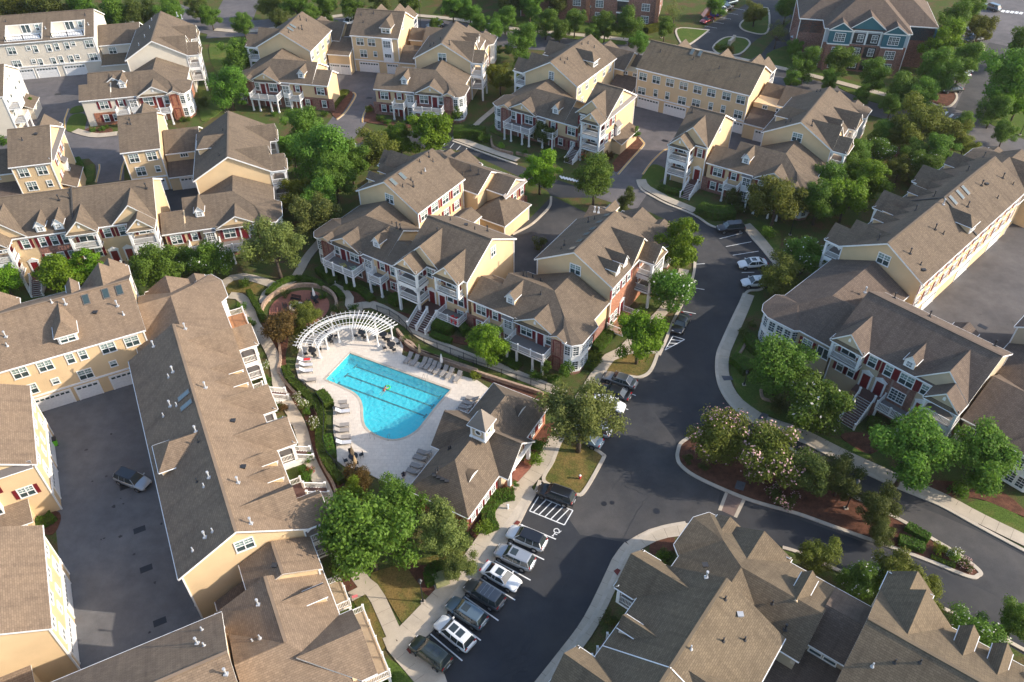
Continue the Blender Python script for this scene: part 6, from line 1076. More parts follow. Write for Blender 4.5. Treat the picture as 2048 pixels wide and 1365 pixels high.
# ---------------------------------------------------------------- pool, clubhouse, pergola
deck = poly('y2', [(545, 530), (560, 470), (620, 415), (720, 375), (800, 350), (900, 340), (1000, 360), (1100, 395), (1180, 440), (1200, 480), (1190, 530), (1250, 560), (1400, 615), (1660, 690), (1760, 760), (1900, 800), (1700, 1000), (1500, 1300), (1300, 1365), (1100, 1330), (950, 1250), (830, 1220), (790, 1190), (785, 1100), (765, 1000), (765, 870), (740, 800), (680, 760), (600, 720), (550, 680), (530, 600)])
pool = smooth(poly('y2', [(1493, 748), (1410, 840), (1335, 935), (1280, 1000), (1200, 1045), (1120, 1055), (1050, 1035), (990, 1000), (960, 960), (950, 900), (948, 850), (930, 800), (890, 762), (830, 732), (770, 705), (715, 683)]), 4)+poly('y2', [(868, 520)])
sheet('pool_deck', deck, 0.13, 'pool_deck', 0.0, [pool])
cp = MB(); strip(cp, pool, -0.02, 0.30, 0.0, 0.155, True); o = cp.build('pool_coping', 'kerb_concrete'); o['kind'] = 'structure'
m, t, p = nodes_of('pool_plaster'); geo = t.nodes.new('ShaderNodeNewGeometry'); n1 = N(t, 'ShaderNodeTexNoise', Scale=0.4, Detail=3.0); t.links.new(geo.outputs['Position'], n1.inputs['Vector'])
t.links.new(ramp(t, n1.outputs[0], [(0.3, (0.035, 0.54, 0.60)), (0.7, (0.05, 0.60, 0.66))]), p.inputs['Base Color']); p.inputs['Roughness'].default_value = 0.8; MATS['pool_plaster'] = m
m, t, p = nodes_of('pool_water'); geo = t.nodes.new('ShaderNodeNewGeometry')
v1 = N(t, 'ShaderNodeTexVoronoi', Scale=2.0); v1.feature = 'SMOOTH_F1'; n1 = N(t, 'ShaderNodeTexNoise', Scale=1.2, Detail=3.0); t.links.new(geo.outputs['Position'], n1.inputs['Vector'])
mx = mixc(t, 0.35, geo.outputs['Position'], n1.outputs['Color'], 'ADD'); t.links.new(mx, v1.inputs['Vector'])
bp = N(t, 'ShaderNodeBump', Strength=0.9, Distance=0.22); t.links.new(v1.outputs['Distance'], bp.inputs['Height'])
gl = t.nodes.new('ShaderNodeBsdfGlossy'); gl.inputs['Roughness'].default_value = 0.06; t.links.new(bp.outputs[0], gl.inputs['Normal'])
tr = t.nodes.new('ShaderNodeBsdfTransparent'); tr.inputs[0].default_value = (0.72, 0.97, 0.99, 1)
lw = t.nodes.new('ShaderNodeLayerWeight'); t.links.new(bp.outputs[0], lw.inputs['Normal']); pw_ = N(t, 'ShaderNodeMath', operation='POWER'); pw_.inputs[1].default_value = 3.0; t.links.new(lw.outputs['Facing'], pw_.inputs[0]); fr = N(t, 'ShaderNodeMath', operation='MULTIPLY_ADD'); fr.inputs[1].default_value = 0.9; fr.inputs[2].default_value = 0.02; t.links.new(pw_.outputs[0], fr.inputs[0])
ms = t.nodes.new('ShaderNodeMixShader'); t.links.new(fr.outputs[0], ms.inputs[0]); t.links.new(tr.outputs[0], ms.inputs[1]); t.links.new(gl.outputs[0], ms.inputs[2]); df = t.nodes.new('ShaderNodeBsdfDiffuse'); df.inputs[0].default_value = (0.22, 0.85, 0.92, 1); t.links.new(bp.outputs[0], df.inputs['Normal']); m2 = t.nodes.new('ShaderNodeMixShader'); m2.inputs[0].default_value = 0.20; t.links.new(ms.outputs[0], m2.inputs[1]); t.links.new(df.outputs[0], m2.inputs[2]); t.links.new(m2.outputs[0], t.nodes['Material Output'].inputs[0]); MATS['pool_water'] = m  # pale diffuse share mixed into the water imitates bright ripple light
b0 = MB()
for i in range(len(pool)):
    a, c = pool[i], pool[(i+1) % len(pool)]; b0.face([(a.x, a.y, 0.14), (c.x, c.y, 0.14), (c.x, c.y, -1.1), (a.x, a.y, -1.1)])
o = b0.build('pool_basin_wall', 'pool_plaster'); o['kind'] = 'structure'; sheet('pool_floor', pool, -1.1, 'pool_plaster'); sheet('water', pool, 0.02, 'pool_water')
for a, c in (((905, 590), (1418, 778)), ((850, 645), (1375, 836)), ((797, 698), (1328, 895))):
    A, C = U(*a, -0.75, 'y2'), U(*c, -0.75, 'y2'); d = (C-A).normalized(); n = Vector((-d.y, d.x)); line(A, C, 0.28, -1.09, 'lane_line', 'metal_black')
    for e, s in ((A, -1), (C, 1)): line(e-n*0.45+d*s*0.14, e+n*0.45+d*s*0.14, 0.26, -1.088, 'lane_line', 'metal_black')
# cut the ground sheet away under the pool
big = [(-1500, -60), (1500, -60), (1500, 3500), (-1500, 3500)]; bpy.data.objects.remove(g); sheet('ground', [Vector(q) for q in big], 0.0, 'ground', None, [pool])

CL = FR((-3.81, 64.64), (-0.4924, -0.8704), (0.8704, -0.4924))
b = Bld('clubhouse', 'brick clubhouse with brown hipped roof and small white cupola beside the pool', CL.xy(0, 0), 'brick_orange', 'shingle_brown', 'brick_orange', 'siding_tan')
hc = blk(b, CL, 0, -10.1, 9.8, 0.0, 4.15, 6.75, 3.4, ends=('h', 'h'), wall='brick_orange', walls=False)
m = MB(); m.prism(loc_rect(CL, -9.7, 9.4, -3.7, 3.7), 0, 3.5); m.build('wall', 'brick_orange', b.root)
xc = blk(b, CL, 1, -5.4, 5.35, -0.45, 3.35, 6.45, 3.4, wall='siding_tan', walls=False)
m = MB(); m.hexa([CL.P(-3.4, -4.8, 0), CL.P(2.5, -4.8, 0), CL.P(2.5, -4.8, 3.6), CL.P(-0.45, -4.8, 6.3), CL.P(-3.4, -4.8, 3.6)], [CL.P(-3.4, 3.9, 0), CL.P(2.5, 3.9, 0), CL.P(2.5, 3.9, 3.6), CL.P(-0.45, 3.9, 6.3), CL.P(-3.4, 3.9, 3.6)]); m.build('wall', 'siding_tan', b.root)
for s in (-2.8, 1.9):
    c = MB(); q = CL.P(s, 4.95, 0); c.box((q.x, q.y, 0.5), (0.75, 0.75, 1.0), 0, R(60)); c.build('column_base', 'brick_orange', b.root); c = MB(); c.box((q.x, q.y, 2.2), (0.4, 0.4, 2.4), 0, R(60)); c.build('column', 'white_trim', b.root)
m = MB(); m.bar(CL.P(-3.3, 4.95, 3.35), CL.P(2.4, 4.95, 3.35), 0.4, 0.4); m.build('porch_beam', 'white_trim', b.root)
Wc = Wl(b, CL, (-9.7, 3.7), (9.4, 3.7), (0, 1))
for s in (1.5, 3.5, 5.2, 13.4, 14.9, 16.4, 17.9): win(Wc, s, 1.9, 0.8, 1.7, 1, 'grid', True)
door(Wc, 9.3, 0.0, 'shutter_red', 0.25)
cu = MB(); cu.box(CL.P(0.7, 0.65, 7.45), (1.75, 1.75, 2.5), 0, R(60.5)); cu.build('cupola', 'siding_tan', b.root)
tr_ = MB(); tr_.box(CL.P(0.7, 0.65, 6.75), (2.2, 2.2, 0.22), 0, R(60.5)); tr_.box(CL.P(0.7, 0.65, 8.62), (2.1, 2.1, 0.24), 0, R(60.5))
for a in (-0.88, 0.88):
    for c in (-0.88, 0.88): tr_.box(CL.P(0.7+a, 0.65+c, 7.6), (0.2, 0.2, 2.0), 0, R(60.5))
tr_.build('cupola_trim', 'white_trim', b.root)
ap = CL.P(0.7, 0.65, 10.9); e_ = [CL.P(0.7+a*1.25, 0.65+c*1.25, 8.7) for a, c in ((-1, -1), (1, -1), (1, 1), (-1, 1))]; roof_mesh(b, [[ap, e_[i], e_[(i+1) % 4]] for i in range(4)], 0.1, mat='metal_roof', name='cupola_roof')
m = MB(); m.tube(ap-Vector((0, 0, 0.1)), ap+Vector((0, 0, 0.5)), 0.05, 0.02); m.build('finial', 'metal_black', b.root)
for n_, pq in (((1, 0), ((1.58, -0.2), (1.58, 1.5))), ((0, 1), ((-0.2, 1.53), (1.6, 1.53)))): round_win(Wl(b, CL, *pq, n_), 0.87, 7.7, 0.34)
for s in (-6.0, 5.5):    # eyebrow dormers
    m = MB(); q = lambda a, o, z: CL.P(s+a, o, z); arc = [(-1.1+2.2*i/8, 0.45*math.sin(math.pi*i/8)) for i in range(9)]; zc = 6.75-0.807*2.2
    for i in range(8): m.face([q(arc[i][0], 2.3, zc+arc[i][1]), q(arc[i+1][0], 2.3, zc+arc[i+1][1]), q(arc[i+1][0]*0.3, 1.5, zc+0.65), q(arc[i][0]*0.3, 1.5, zc+0.65)])
    m.uv = [(0, 0)]*32; m.build('eyebrow_roof', 'shingle_brown', b.root); f2 = MB(); f2.face([q(a, 2.29, zc+h) for a, h in arc]); f2.build('eyebrow_window', 'white_trim', b.root)
for x, y, k in ((1370-1000, 800, 'k'), ):
    pass
vents(hc, -1, 'y3', [(375, 800, 'k'), (300, 930, 'k'), (285, 945, 'k'), (365, 805, 'k')])
for i in range(4): pipe(b, CL.P(7.6, -1.6+i*0.55, 5.0), 'kv')

pg = thing('pergola', 'white curved slatted pergola at the far end of the pool', 'pergola', (-22.63, 83.44, 0.13)); PC = Vector((-22.63, 83.44)); pol = lambda r, a: PC+Vector((math.cos(R(a)), math.sin(R(a))))*r
for r_ in (4.53, 7.0):
    for a in (172.5, 146.3, 120, 94.5, 67.6, 40.8):
        q = pol(r_, a); m = MB(); m.tube((q.x, q.y, 0.13), (q.x, q.y, 2.5), 0.13, 0.11, 12); m.box((q.x, q.y, 0.25), (0.36, 0.36, 0.25), 0, R(a)); m.box((q.x, q.y, 2.45), (0.38, 0.38, 0.12), 0, R(a)); m.build('post', 'white_trim', pg, False)
for r_ in (4.53, 7.0):
    for dr in (-0.12, 0.12):
        m = MB(); strip(m, [pol(r_+dr, 36+i*6) for i in range(25)], -0.035, 0.035, 2.5, 2.72); m.build('beam', 'white_trim', pg)
for i in range(29):
    a = 37+i*5.0; p_, q = pol(3.8, a), pol(7.9, a); m = MB(); m.bar((p_.x, p_.y, 2.80), (q.x, q.y, 2.80), 0.04, 0.12); m.build('rafter', 'white_trim', pg)
for r_ in (4.1, 5.1, 6.1, 7.4):
    m = MB(); strip(m, [pol(r_, 36+i*6) for i in range(25)], -0.022, 0.022, 2.875, 2.915); m.build('slat', 'white_trim', pg)

# brick circle with fire pit
fc = Vector((-32.2, 95.15)); sheet('brick_circle', [fc+Vector((math.cos(t), math.sin(t)))*4.5 for t in [i*math.pi/24 for i in range(48)]], 0.125, 'paver_red')
m = MB(); strip(m, [fc+Vector((math.cos(R(t)), math.sin(R(t))))*5.6 for t in range(-20, 205, 9)], -0.2, 0.2, 0, 0.65); tag(m.build('seat_wall', 'wall_block'), 'curved tan block seat wall round the red brick circle', 'wall')
m = MB(); fp = Vector((-32.55, 95.15)); strip(m, [fp+Vector((math.cos(t), math.sin(t)))*0.95 for t in [i*math.pi/12 for i in range(24)]], -0.2, 0.2, 0.12, 0.55, True); fo = thing('fire_pit', 'round pale stone fire pit in the brick circle', 'fire pit', (fp.x, fp.y, 0.12)); m.build('rim', 'concrete', fo); m = MB(); m.prism([(fp.x+0.75*math.cos(i*math.pi/8), fp.y+0.75*math.sin(i*math.pi/8)) for i in range(16)], 0.12, 0.3); m.build('ash_bed', 'dark_and_shade', fo)
def bench(x, y, z, rz, lab, mat='metal_black'):
    t_ = thing('bench', lab, 'bench', (x, y, z), rz if rz else 1e-4)
    for i in range(4): m = MB(); m.box((0, -0.18+i*0.13, 0.45), (1.6, 0.1, 0.04)); m.build('seat_slat', mat, t_)
    for i in range(3): m = MB(); m.box((0, -0.28-0.03*i, 0.6+i*0.15), (1.6, 0.04, 0.11)); m.build('back_slat', mat, t_)
    for sx in (-0.72, 0.72):
        for sy in (-0.25, 0.25): m = MB(); m.box((sx, sy, 0.22), (0.06, 0.06, 0.44)); m.build('leg', mat, t_)
        m = MB(); m.box((sx, 0, 0.68), (0.06, 0.5, 0.05)); m.build('armrest', mat, t_)
for x, y, rz, lab in ((470, 245, R(-75), 'black bench at the left of the fire pit'), (535, 193, R(165), 'black bench above the fire pit'), (545, 335, R(10), 'black bench at the near edge of the brick circle')): q = U(x, y, 0.13, 'y2'); bench(q.x, q.y, 0.13, rz, lab)

# loungers, tables, umbrellas
mat_plain('sling', (0.30, 0.27, 0.24), 0.8); mat_plain('sling_light', (0.55, 0.55, 0.56), 0.7); mat_plain('frame_grey', (0.22, 0.21, 0.2), 0.4, 0.6); mat_plain('canvas_tan', (0.5, 0.36, 0.2), 0.9); mat_plain('canvas_white', (0.75, 0.73, 0.7), 0.9); mat_plain('towel_red', (0.6, 0.04, 0.04), 0.9); mat_plain('canvas_teal', (0.03, 0.2, 0.26), 0.8)
def lounger_proto(mat):
    m = MB(); m.box((0.45, 0, 0.33), (1.25, 0.6, 0.05)); seat = m.mesh('seat', mat)
    m = MB(); a, c = Vector((-0.17, 0, 0.34)), Vector((-0.78, 0, 0.78)); n = Vector((0, 0.3, 0)); m.hexa([a-n, a+n, c+n, c-n], [v+Vector((0.03, 0, 0.05)) for v in (a-n, a+n, c+n, c-n)]); back = m.mesh('backrest', mat)
    m = MB()
    for sy in (-0.32, 0.32): m.bar((-0.8, sy, 0.30), (1.08, sy, 0.30), 0.045); m.bar((-0.17, sy, 0.33), (-0.82, sy, 0.82), 0.04); m.bar((-0.5, sy, 0.56), (-0.62, sy, 0.3), 0.03)
    frame_ = m.mesh('frame', 'frame_grey'); m = MB(); m.box((0, 0, 0.15), (0.05, 0.05, 0.3)); leg = m.mesh('leg', 'frame_grey'); return seat, back, frame_, leg
LP = {k: lounger_proto(k) for k in ('sling', 'sling_light')}
def lounger(x, y, head, lab, grp, k='sling', tg='y2', towel=False):
    q = U(x, y, 0.35, tg); t_ = thing('sun_lounger', lab, 'sun lounger', (q.x, q.y, 0.13), head or 1e-4, grp); s, bk, fr_, lg = LP[k]
    link('seat', s, t_); link('backrest', bk, t_); link('frame', fr_, t_)
    for ax_ in (-0.7, 1.0):
        for sy in (-0.32, 0.32): link('leg', lg, t_, (ax_, sy, 0))
    if towel: m = MB(); m.box((0.5, 0.05, 0.37), (0.9, 0.5, 0.03)); t2 = m.build('towel', 'towel_red'); t2.location = (q.x, q.y, 0.13); t2.rotation_euler = (0, 0, head); tag(t2, 'red towel lying on the lounger nearest the pergola', 'towel')
ORD = ('first', 'second', 'third', 'fourth', 'fifth', 'sixth', 'seventh', 'eighth', 'ninth')
for i, (x, y) in enumerate(((1235, 548), (1275, 563), (1325, 580), (1357, 588), (1385, 603), (1415, 615), (1455, 630), (1490, 645), (1540, 665))): lounger(x, y, R(-115), 'grey sling lounger in the fence-side row, %s from the pergola end' % ORD[i], 'loungers along the far fence')
for i, (x, y, k) in enumerate(((580, 562, 'sling_light'), (590, 592, 'sling_light'), (592, 628, 'sling_light'), (610, 684, 'sling'))): lounger(x, y, R(4), 'lounger at the left deck edge, %s below the pergola' % ORD[i], 'loungers left of the pool', k, towel=(i == 0))
for i, (x, y, k) in enumerate(((800, 824, 'sling'), (812, 850, 'sling'), (818, 880, 'sling_light'))): lounger(x, y, R(6), ('grey lounger topmost of three beside the round clipped bush', 'grey lounger in the middle of three beside the clipped bush', 'pale lounger lowest of three beside the clipped bush')[i], 'loungers beside the hedge', k)
for i, (x, y, k) in enumerate(((812, 965, 'sling'), (812, 998, 'sling'), (820, 1040, 'sling'), (824, 1074, 'sling_light'))): lounger(x, y, R(6), ('grey lounger topmost of four above the clipped hedge block', 'grey lounger second of four by the lower pool bend', 'grey lounger third of four by the lower pool bend', 'pale lounger lowest of four, nearest the black table')[i], 'loungers by the lower bend', k)
for i, (x, y, k) in enumerate(((1335, 1138, 'sling_light'), (1312, 1172, 'sling_light'), (1294, 1222, 'sling'), (1270, 1256, 'sling'))): lounger(x, y, R(158), ('pale lounger topmost of four at the clubhouse wall', 'pale lounger second of four at the clubhouse wall', 'grey lounger third of four at the clubhouse wall', 'grey lounger lowest at the clubhouse wall near the person')[i], 'loungers at the clubhouse')
for i, (x, y) in enumerate(((1635, 803), (1612, 830), (1592, 856), (1570, 884))): lounger(x, y, R(160), 'dark lounger %s in the shade above the clubhouse roof' % ORD[i], 'loungers in the clubhouse shade')
def table_set(x, y, lab, short, umb=None, z=0.13, tg='y2', nch=4, top='metal_black'):
    q = U(x, y, z+0.4, tg); t_ = thing('patio_table', lab, 'table', (q.x, q.y, z), 1e-4)
    m = MB(); m.prism([(0.6*math.cos(i*math.pi/8), 0.6*math.sin(i*math.pi/8)) for i in range(16)], 0.70, 0.74); m.build('table_top', top, t_)
    m = MB(); m.tube((0, 0, 0), (0, 0, 0.7), 0.05); m.tube((0, 0, 0), (0, 0, 0.06), 0.3, 0.25, 12); m.build('pedestal', top, t_)
    for i in range(nch):
        a = 2*math.pi*(i+0.3)/nch; cx, cy = q.x+1.0*math.cos(a), q.y+1.0*math.sin(a); c = thing('patio_chair', 'black patio chair on the %s side of the %s' % (('right', 'far', 'left', 'near')[i % 4], short), 'chair', (cx, cy, z), a+math.pi/2, 'chairs at the patio tables')
        m = MB(); m.box((0, 0, 0.43), (0.48, 0.48, 0.04)); m.build('seat', 'metal_black', c); m = MB(); m.box((0, -0.24, 0.68), (0.48, 0.04, 0.45)); m.build('backrest', 'metal_black', c)
        for sx in (-0.21, 0.21):
            for sy in (-0.21, 0.21): m = MB(); m.box((sx, sy, 0.21), (0.035, 0.035, 0.42)); m.build('leg', 'metal_black', c)
    if umb: umbrella(q, z, umb[0], umb[1])
def umbrella(q, z, mat, lab):
    u_ = thing('closed_umbrella', lab, 'umbrella', (q.x, q.y, z), 1e-4); m = MB(); m.tube((0, 0, 0), (0, 0, 2.5), 0.025); m.build('pole', 'frame_grey', u_)
    m = MB(); n = 10; k0 = 0; prof = [(0.05, 2.55), (0.09, 2.2), (0.16, 1.7), (0.2, 1.25), (0.17, 1.05)]; rings = [[(r_*(1+0.22*(i % 2))*math.cos(2*math.pi*i/n), r_*(1+0.22*(i % 2))*math.sin(2*math.pi*i/n), h) for i in range(n)] for r_, h in prof]
    for a, c in zip(rings, rings[1:]): m.hexa(c, a, 0, False)
    m.build('folded_canvas', mat, u_); m = MB(); m.tube((0, 0, 0), (0, 0, 0.1), 0.28, 0.25, 12); m.build('base', 'metal_black', u_)
for x, y, l, sh_ in ((637, 508, 'round black table under the left end of the pergola', 'leftmost pergola table'), (740, 422, 'black table in the shade of the pergola, left', 'shaded table second from the pergola left'), (945, 396, 'black table under the middle right of the pergola', 'table behind the middle pergola posts'), (1075, 408, 'black table under the right end of the pergola', 'table at the pergola right end'), (1125, 472, 'black table on the sunny deck right of the pergola', 'sunny table right of the pergola')): table_set(x, y, l, sh_)
table_set(890, 1165, 'black table with folded umbrella at the lower left of the deck', 'umbrella table at the lower left deck', ('canvas_tan', 'folded tan umbrella standing in the lower deck table'))
table_set(650, 180, 'dark table with pale umbrella at the back of the brick circle', 'table in the brick circle', ('canvas_white', 'folded pale umbrella at the brick circle table'))
umbrella(U(1305, 545, 0.13, 'y2'), 0.13, 'canvas_tan', 'folded tan umbrella among the fence-side loungers'); umbrella(U(1440, 606, 0.13, 'y2'), 0.13, 'canvas_white', 'folded white umbrella among the fence-side loungers')
q = U(910, 1235, 0.13, 'y2'); umbrella(q, 0.13, 'canvas_tan', 'folded tan umbrella at the deck edge by the rust shrubs')
# pool rails and ladder
def rail_loop(tg, x, y, lab, rz, n=2):
    q = U(x, y, 0.13, tg); t_ = thing('pool_rail', lab, 'handrail', (q.x, q.y, 0.13), rz)
    for s in range(n):
        m = MB(); pts = [(0, s*0.55, 0), (0, s*0.55, 0.8), (0.3, s*0.55, 0.9), (0.75, s*0.55, 0.5), (0.75, s*0.55, -0.3)]
        for a, c in zip(pts, pts[1:]): m.tube(a, c, 0.022, n=6)
        m.build('handrail', 'frame_grey', t_)
rail_loop('y2', 740, 705, 'pair of metal grab rails at the left pool corner', R(30)); rail_loop('y2', 1020, 1052, 'curved metal handrails at the shallow steps', R(75)); rail_loop('y2', 1330, 672, 'metal ladder rails at the far pool side', R(-110)); rail_loop('y2', 1105, 1062, 'second curved metal handrail at the shallow steps', R(80), 1)
# fences
def fence(tg, pts, lab, h=1.2, z=0.1):
    P = resample(smooth(poly(tg, pts), 6), 2.2); t_ = thing('pool_fence', lab, 'fence', (P[0].x, P[0].y, z))
    for i, p_ in enumerate(P):
        m = MB(); m.box((p_.x, p_.y, z+h/2+0.03), (0.08, 0.08, h+0.06)); m.build('fence_post', 'metal_black', t_)
    for i in range(len(P)-1):
        a, c = P[i], P[i+1]; m = MB()
        for zz in (0.12, h-0.15, h): m.bar((a.x, a.y, z+zz), (c.x, c.y, z+zz), 0.035)
        n = int((c-a).length/0.14)
        for k in range(1, n): r_ = a.lerp(c, k/n); m.bar((r_.x, r_.y, z+0.12), (r_.x, r_.y, z+h), 0.02)
        m.build('fence_panel', 'metal_black', t_)
fence('y2', [(1040, 262), (1120, 290), (1190, 340), (1235, 395), (1270, 440), (1400, 490), (1560, 550), (1675, 600)], 'black metal fence behind the far side loungers'); fence('y3', [(430, 265), (560, 305), (740, 365), (880, 410), (960, 440), (1010, 455)], 'black metal fence below the brick porch house', 1.2)
fence('y2', [(540, 700), (620, 760), (690, 830), (715, 900), (712, 1010), (710, 1110), (740, 1180), (800, 1240), (850, 1300)], 'black metal fence inside the clipped hedge left of the pool')
# ---------------------------------------------------------------- vegetation
def leaf_quad(v, f, c, n, s, rg):
    a = n.cross(Vector((rg.uniform(-1, 1), rg.uniform(-1, 1), rg.uniform(-1, 1))))
    if a.length < 1e-3: a = Vector((1, 0, 0))
    a.normalize(); b_ = n.cross(a); s1 = s*rg.uniform(0.7, 1.3); s2 = s*rg.uniform(0.45, 0.8); k = len(v)
    v += [tuple(c-a*s1), tuple(c-b_*s2), tuple(c+a*s1), tuple(c+b_*s2)]; f.append((k, k+1, k+2, k+3))
def crown(seed, n, rx, rz, zc, leaf, nl, lr=(0.20, 0.42), flower=0.0, droop=0.0, hollow=0.45, flat=0.0):
    """leaf-by-leaf crown: lobes spread through an ellipsoid, leaves in the outer shell of each lobe"""
    rg = random.Random(seed); lobes = []
    for i in range(nl):
        while True:
            d = Vector((rg.uniform(-1, 1), rg.uniform(-1, 1), rg.uniform(-0.9, 1)))
            if 0.15 < d.length < 1: break
        d = d.normalized()*rg.uniform(0.35, 0.92); lobes.append((Vector((d.x*rx, d.y*rx, zc+d.z*rz)), rg.uniform(*lr)*rx*(1.15-0.4*d.length)))
    lobes.append((Vector((0, 0, zc)), 0.45*rx)); tot = sum(r_**2 for _, r_ in lobes); v, f, mi = [], [], []
    for c, r_ in lobes:
        for i in range(int(n*r_*r_/tot)):
            d = Vector((rg.gauss(0, 1), rg.gauss(0, 1), rg.gauss(0, 1))).normalized(); rad = r_*(hollow+(1-hollow)*rg.random()**0.5)*(1+0.18*rg.gauss(0, 1))
            p_ = c+Vector((d.x*rad, d.y*rad, d.z*rad*0.8)); p_.z -= droop*rg.random()*(1-max(0, d.z))
            nn = (d+Vector((rg.gauss(0, 0.6), rg.gauss(0, 0.6), rg.gauss(0.35, 0.6)))).normalized()
            leaf_quad(v, f, p_, nn, leaf, rg); top = d.z > -0.1 and (p_-Vector((0, 0, zc))).length > 0.62*rx
            mi.append(1 if flower and top and rg.random() < flower else 0)
            if mi[-1] == 1: v[-4:] = [tuple(Vector(q)*1.0+(Vector(q)-p_)*0.1+d*0.12) for q in v[-4:]]
    return v, f, mi, lobes
def tree_kind(name, leafmat, seed, n=13000, rx=4.0, rz=3.6, zc=5.2, leaf=0.155, nl=30, flower=0.0, fmat=None, multi=False, **kw):
    v, f, mi, lobes = crown(seed, n, rx, rz, zc, leaf, nl, flower=flower, **kw); me = bpy.data.meshes.new('crown'); me.from_pydata(v, [], f); me.materials.append(MATS[leafmat])
    if fmat: me.materials.append(MATS[fmat]); me.polygons.foreach_set('material_index', mi)
    rg = random.Random(seed+1); m = MB()
    if multi:
        for i in range(5):
            a = 2*math.pi*i/5+rg.uniform(-.3, .3); m.tube((0.15*math.cos(a), 0.15*math.sin(a), 0), (0.9*math.cos(a), 0.9*math.sin(a), zc*0.75), 0.09, 0.05, 7)
    else: m.tube((0, 0, 0), (0.05, 0.05, zc*0.55), 0.24, 0.15, 9)
    base = Vector((0.05, 0.05, zc*0.5))
    for c, r_ in lobes[:9]:
        k = base.lerp(c, 0.5)+Vector((0, 0, -0.2)); m.tube(base if not multi else Vector((c.x*0.15, c.y*0.15, zc*0.5)), k, 0.10, 0.06, 6); m.tube(k, c, 0.06, 0.02, 5)
    return (m.mesh('trunk', 'bark', True), me, rx, zc)
TK = {}
for s in range(3):
    TK['oak%d' % s] = tree_kind('oak', 'leaf_oak', 10+s, rz=4.2, zc=5.6); TK['bright%d' % s] = tree_kind('bright', 'leaf_bright', 20+s, 12000, rz=3.8, leaf=0.18, nl=26)
    TK['willow%d' % s] = tree_kind('willow', 'leaf_willow', 30+s, 14000, rz=3.4, leaf=0.125, nl=44, lr=(0.14, 0.30), droop=0.6, hollow=0.15)
    TK['white%d' % s] = tree_kind('crape', 'leaf_oak', 40+s, 13000, rz=3.0, zc=4.2, flower=0.035, fmat='blossom_white', multi=True); TK['dark%d' % s] = tree_kind('dark', 'leaf_dark', 50+s, 13000, rz=4.6, zc=5.2, leaf=0.15)
    TK['olive%d' % s] = tree_kind('olive', 'leaf_olive', 60+s, 13000, rz=3.2, zc=4.6, leaf=0.15, nl=30)
TK['pink0'] = tree_kind('crape', 'leaf_olive', 70, 15000, rz=3.0, zc=4.2, flower=0.13, fmat='blossom_pink', multi=True, leaf=0.135, nl=28); TK['pink1'] = tree_kind('crape', 'leaf_olive', 71, 15000, rz=3.0, zc=4.2, flower=0.13, fmat='blossom_pink', multi=True, leaf=0.135, nl=28)
TK['yellow0'] = tree_kind('yellow', 'leaf_yellow', 80, 12000, rz=3.4); TK['rust0'] = tree_kind('rust', 'leaf_rust', 81, 12000, rz=3.2, zc=3.8, multi=True); TK['cone0'] = tree_kind('cone', 'leaf_dark', 82, 12000, rx=2.4, rz=4.2, zc=4.6, nl=14); TK['bare0'] = tree_kind('bare', 'leaf_willow', 84, 2600, rz=3.8, leaf=0.11, nl=18, lr=(0.2, 0.4))
TREE = {'oak': ('leafy green tree', 'tree'), 'bright': ('bright green tree', 'tree'), 'willow': ('airy pale green willow oak', 'tree'), 'white': ('green crape myrtle dotted with white blossom', 'tree'), 'dark': ('dark green magnolia', 'tree'), 'olive': ('olive green tree', 'tree'), 'pink': ('crape myrtle covered in pink blossom', 'tree'), 'yellow': ('yellow green tree', 'tree'), 'rust': ('rust tinged small tree', 'tree'), 'cone': ('narrow upright evergreen', 'tree'), 'bare': ('thin sparse grey tree', 'tree')}
tcount = {}
def tree(x, y, rp, kind, where, grp=None, tall=1.0):
    i = tcount.get(kind, 0); tcount[kind] = i+1; ks = [k for k in TK if k.startswith(kind)]; tm, cm, rx, zc = TK[ks[i % len(ks)]]; z = 5.0
    for _ in range(6):
        q = U(x, y, z); d = Vector((q.x, q.y, z-CAM_H)).length; Rm = rp*d/F_PX; s = Rm/(rx*1.03); z = zc*s*tall
    t_ = thing('tree', TREE[kind][0]+' '+where, 'tree', (q.x, q.y, 0), rnd.uniform(0.1, 6.2), grp); t_.scale = (s, s, s*tall); link('trunk', tm, t_); link('crown', cm, t_)
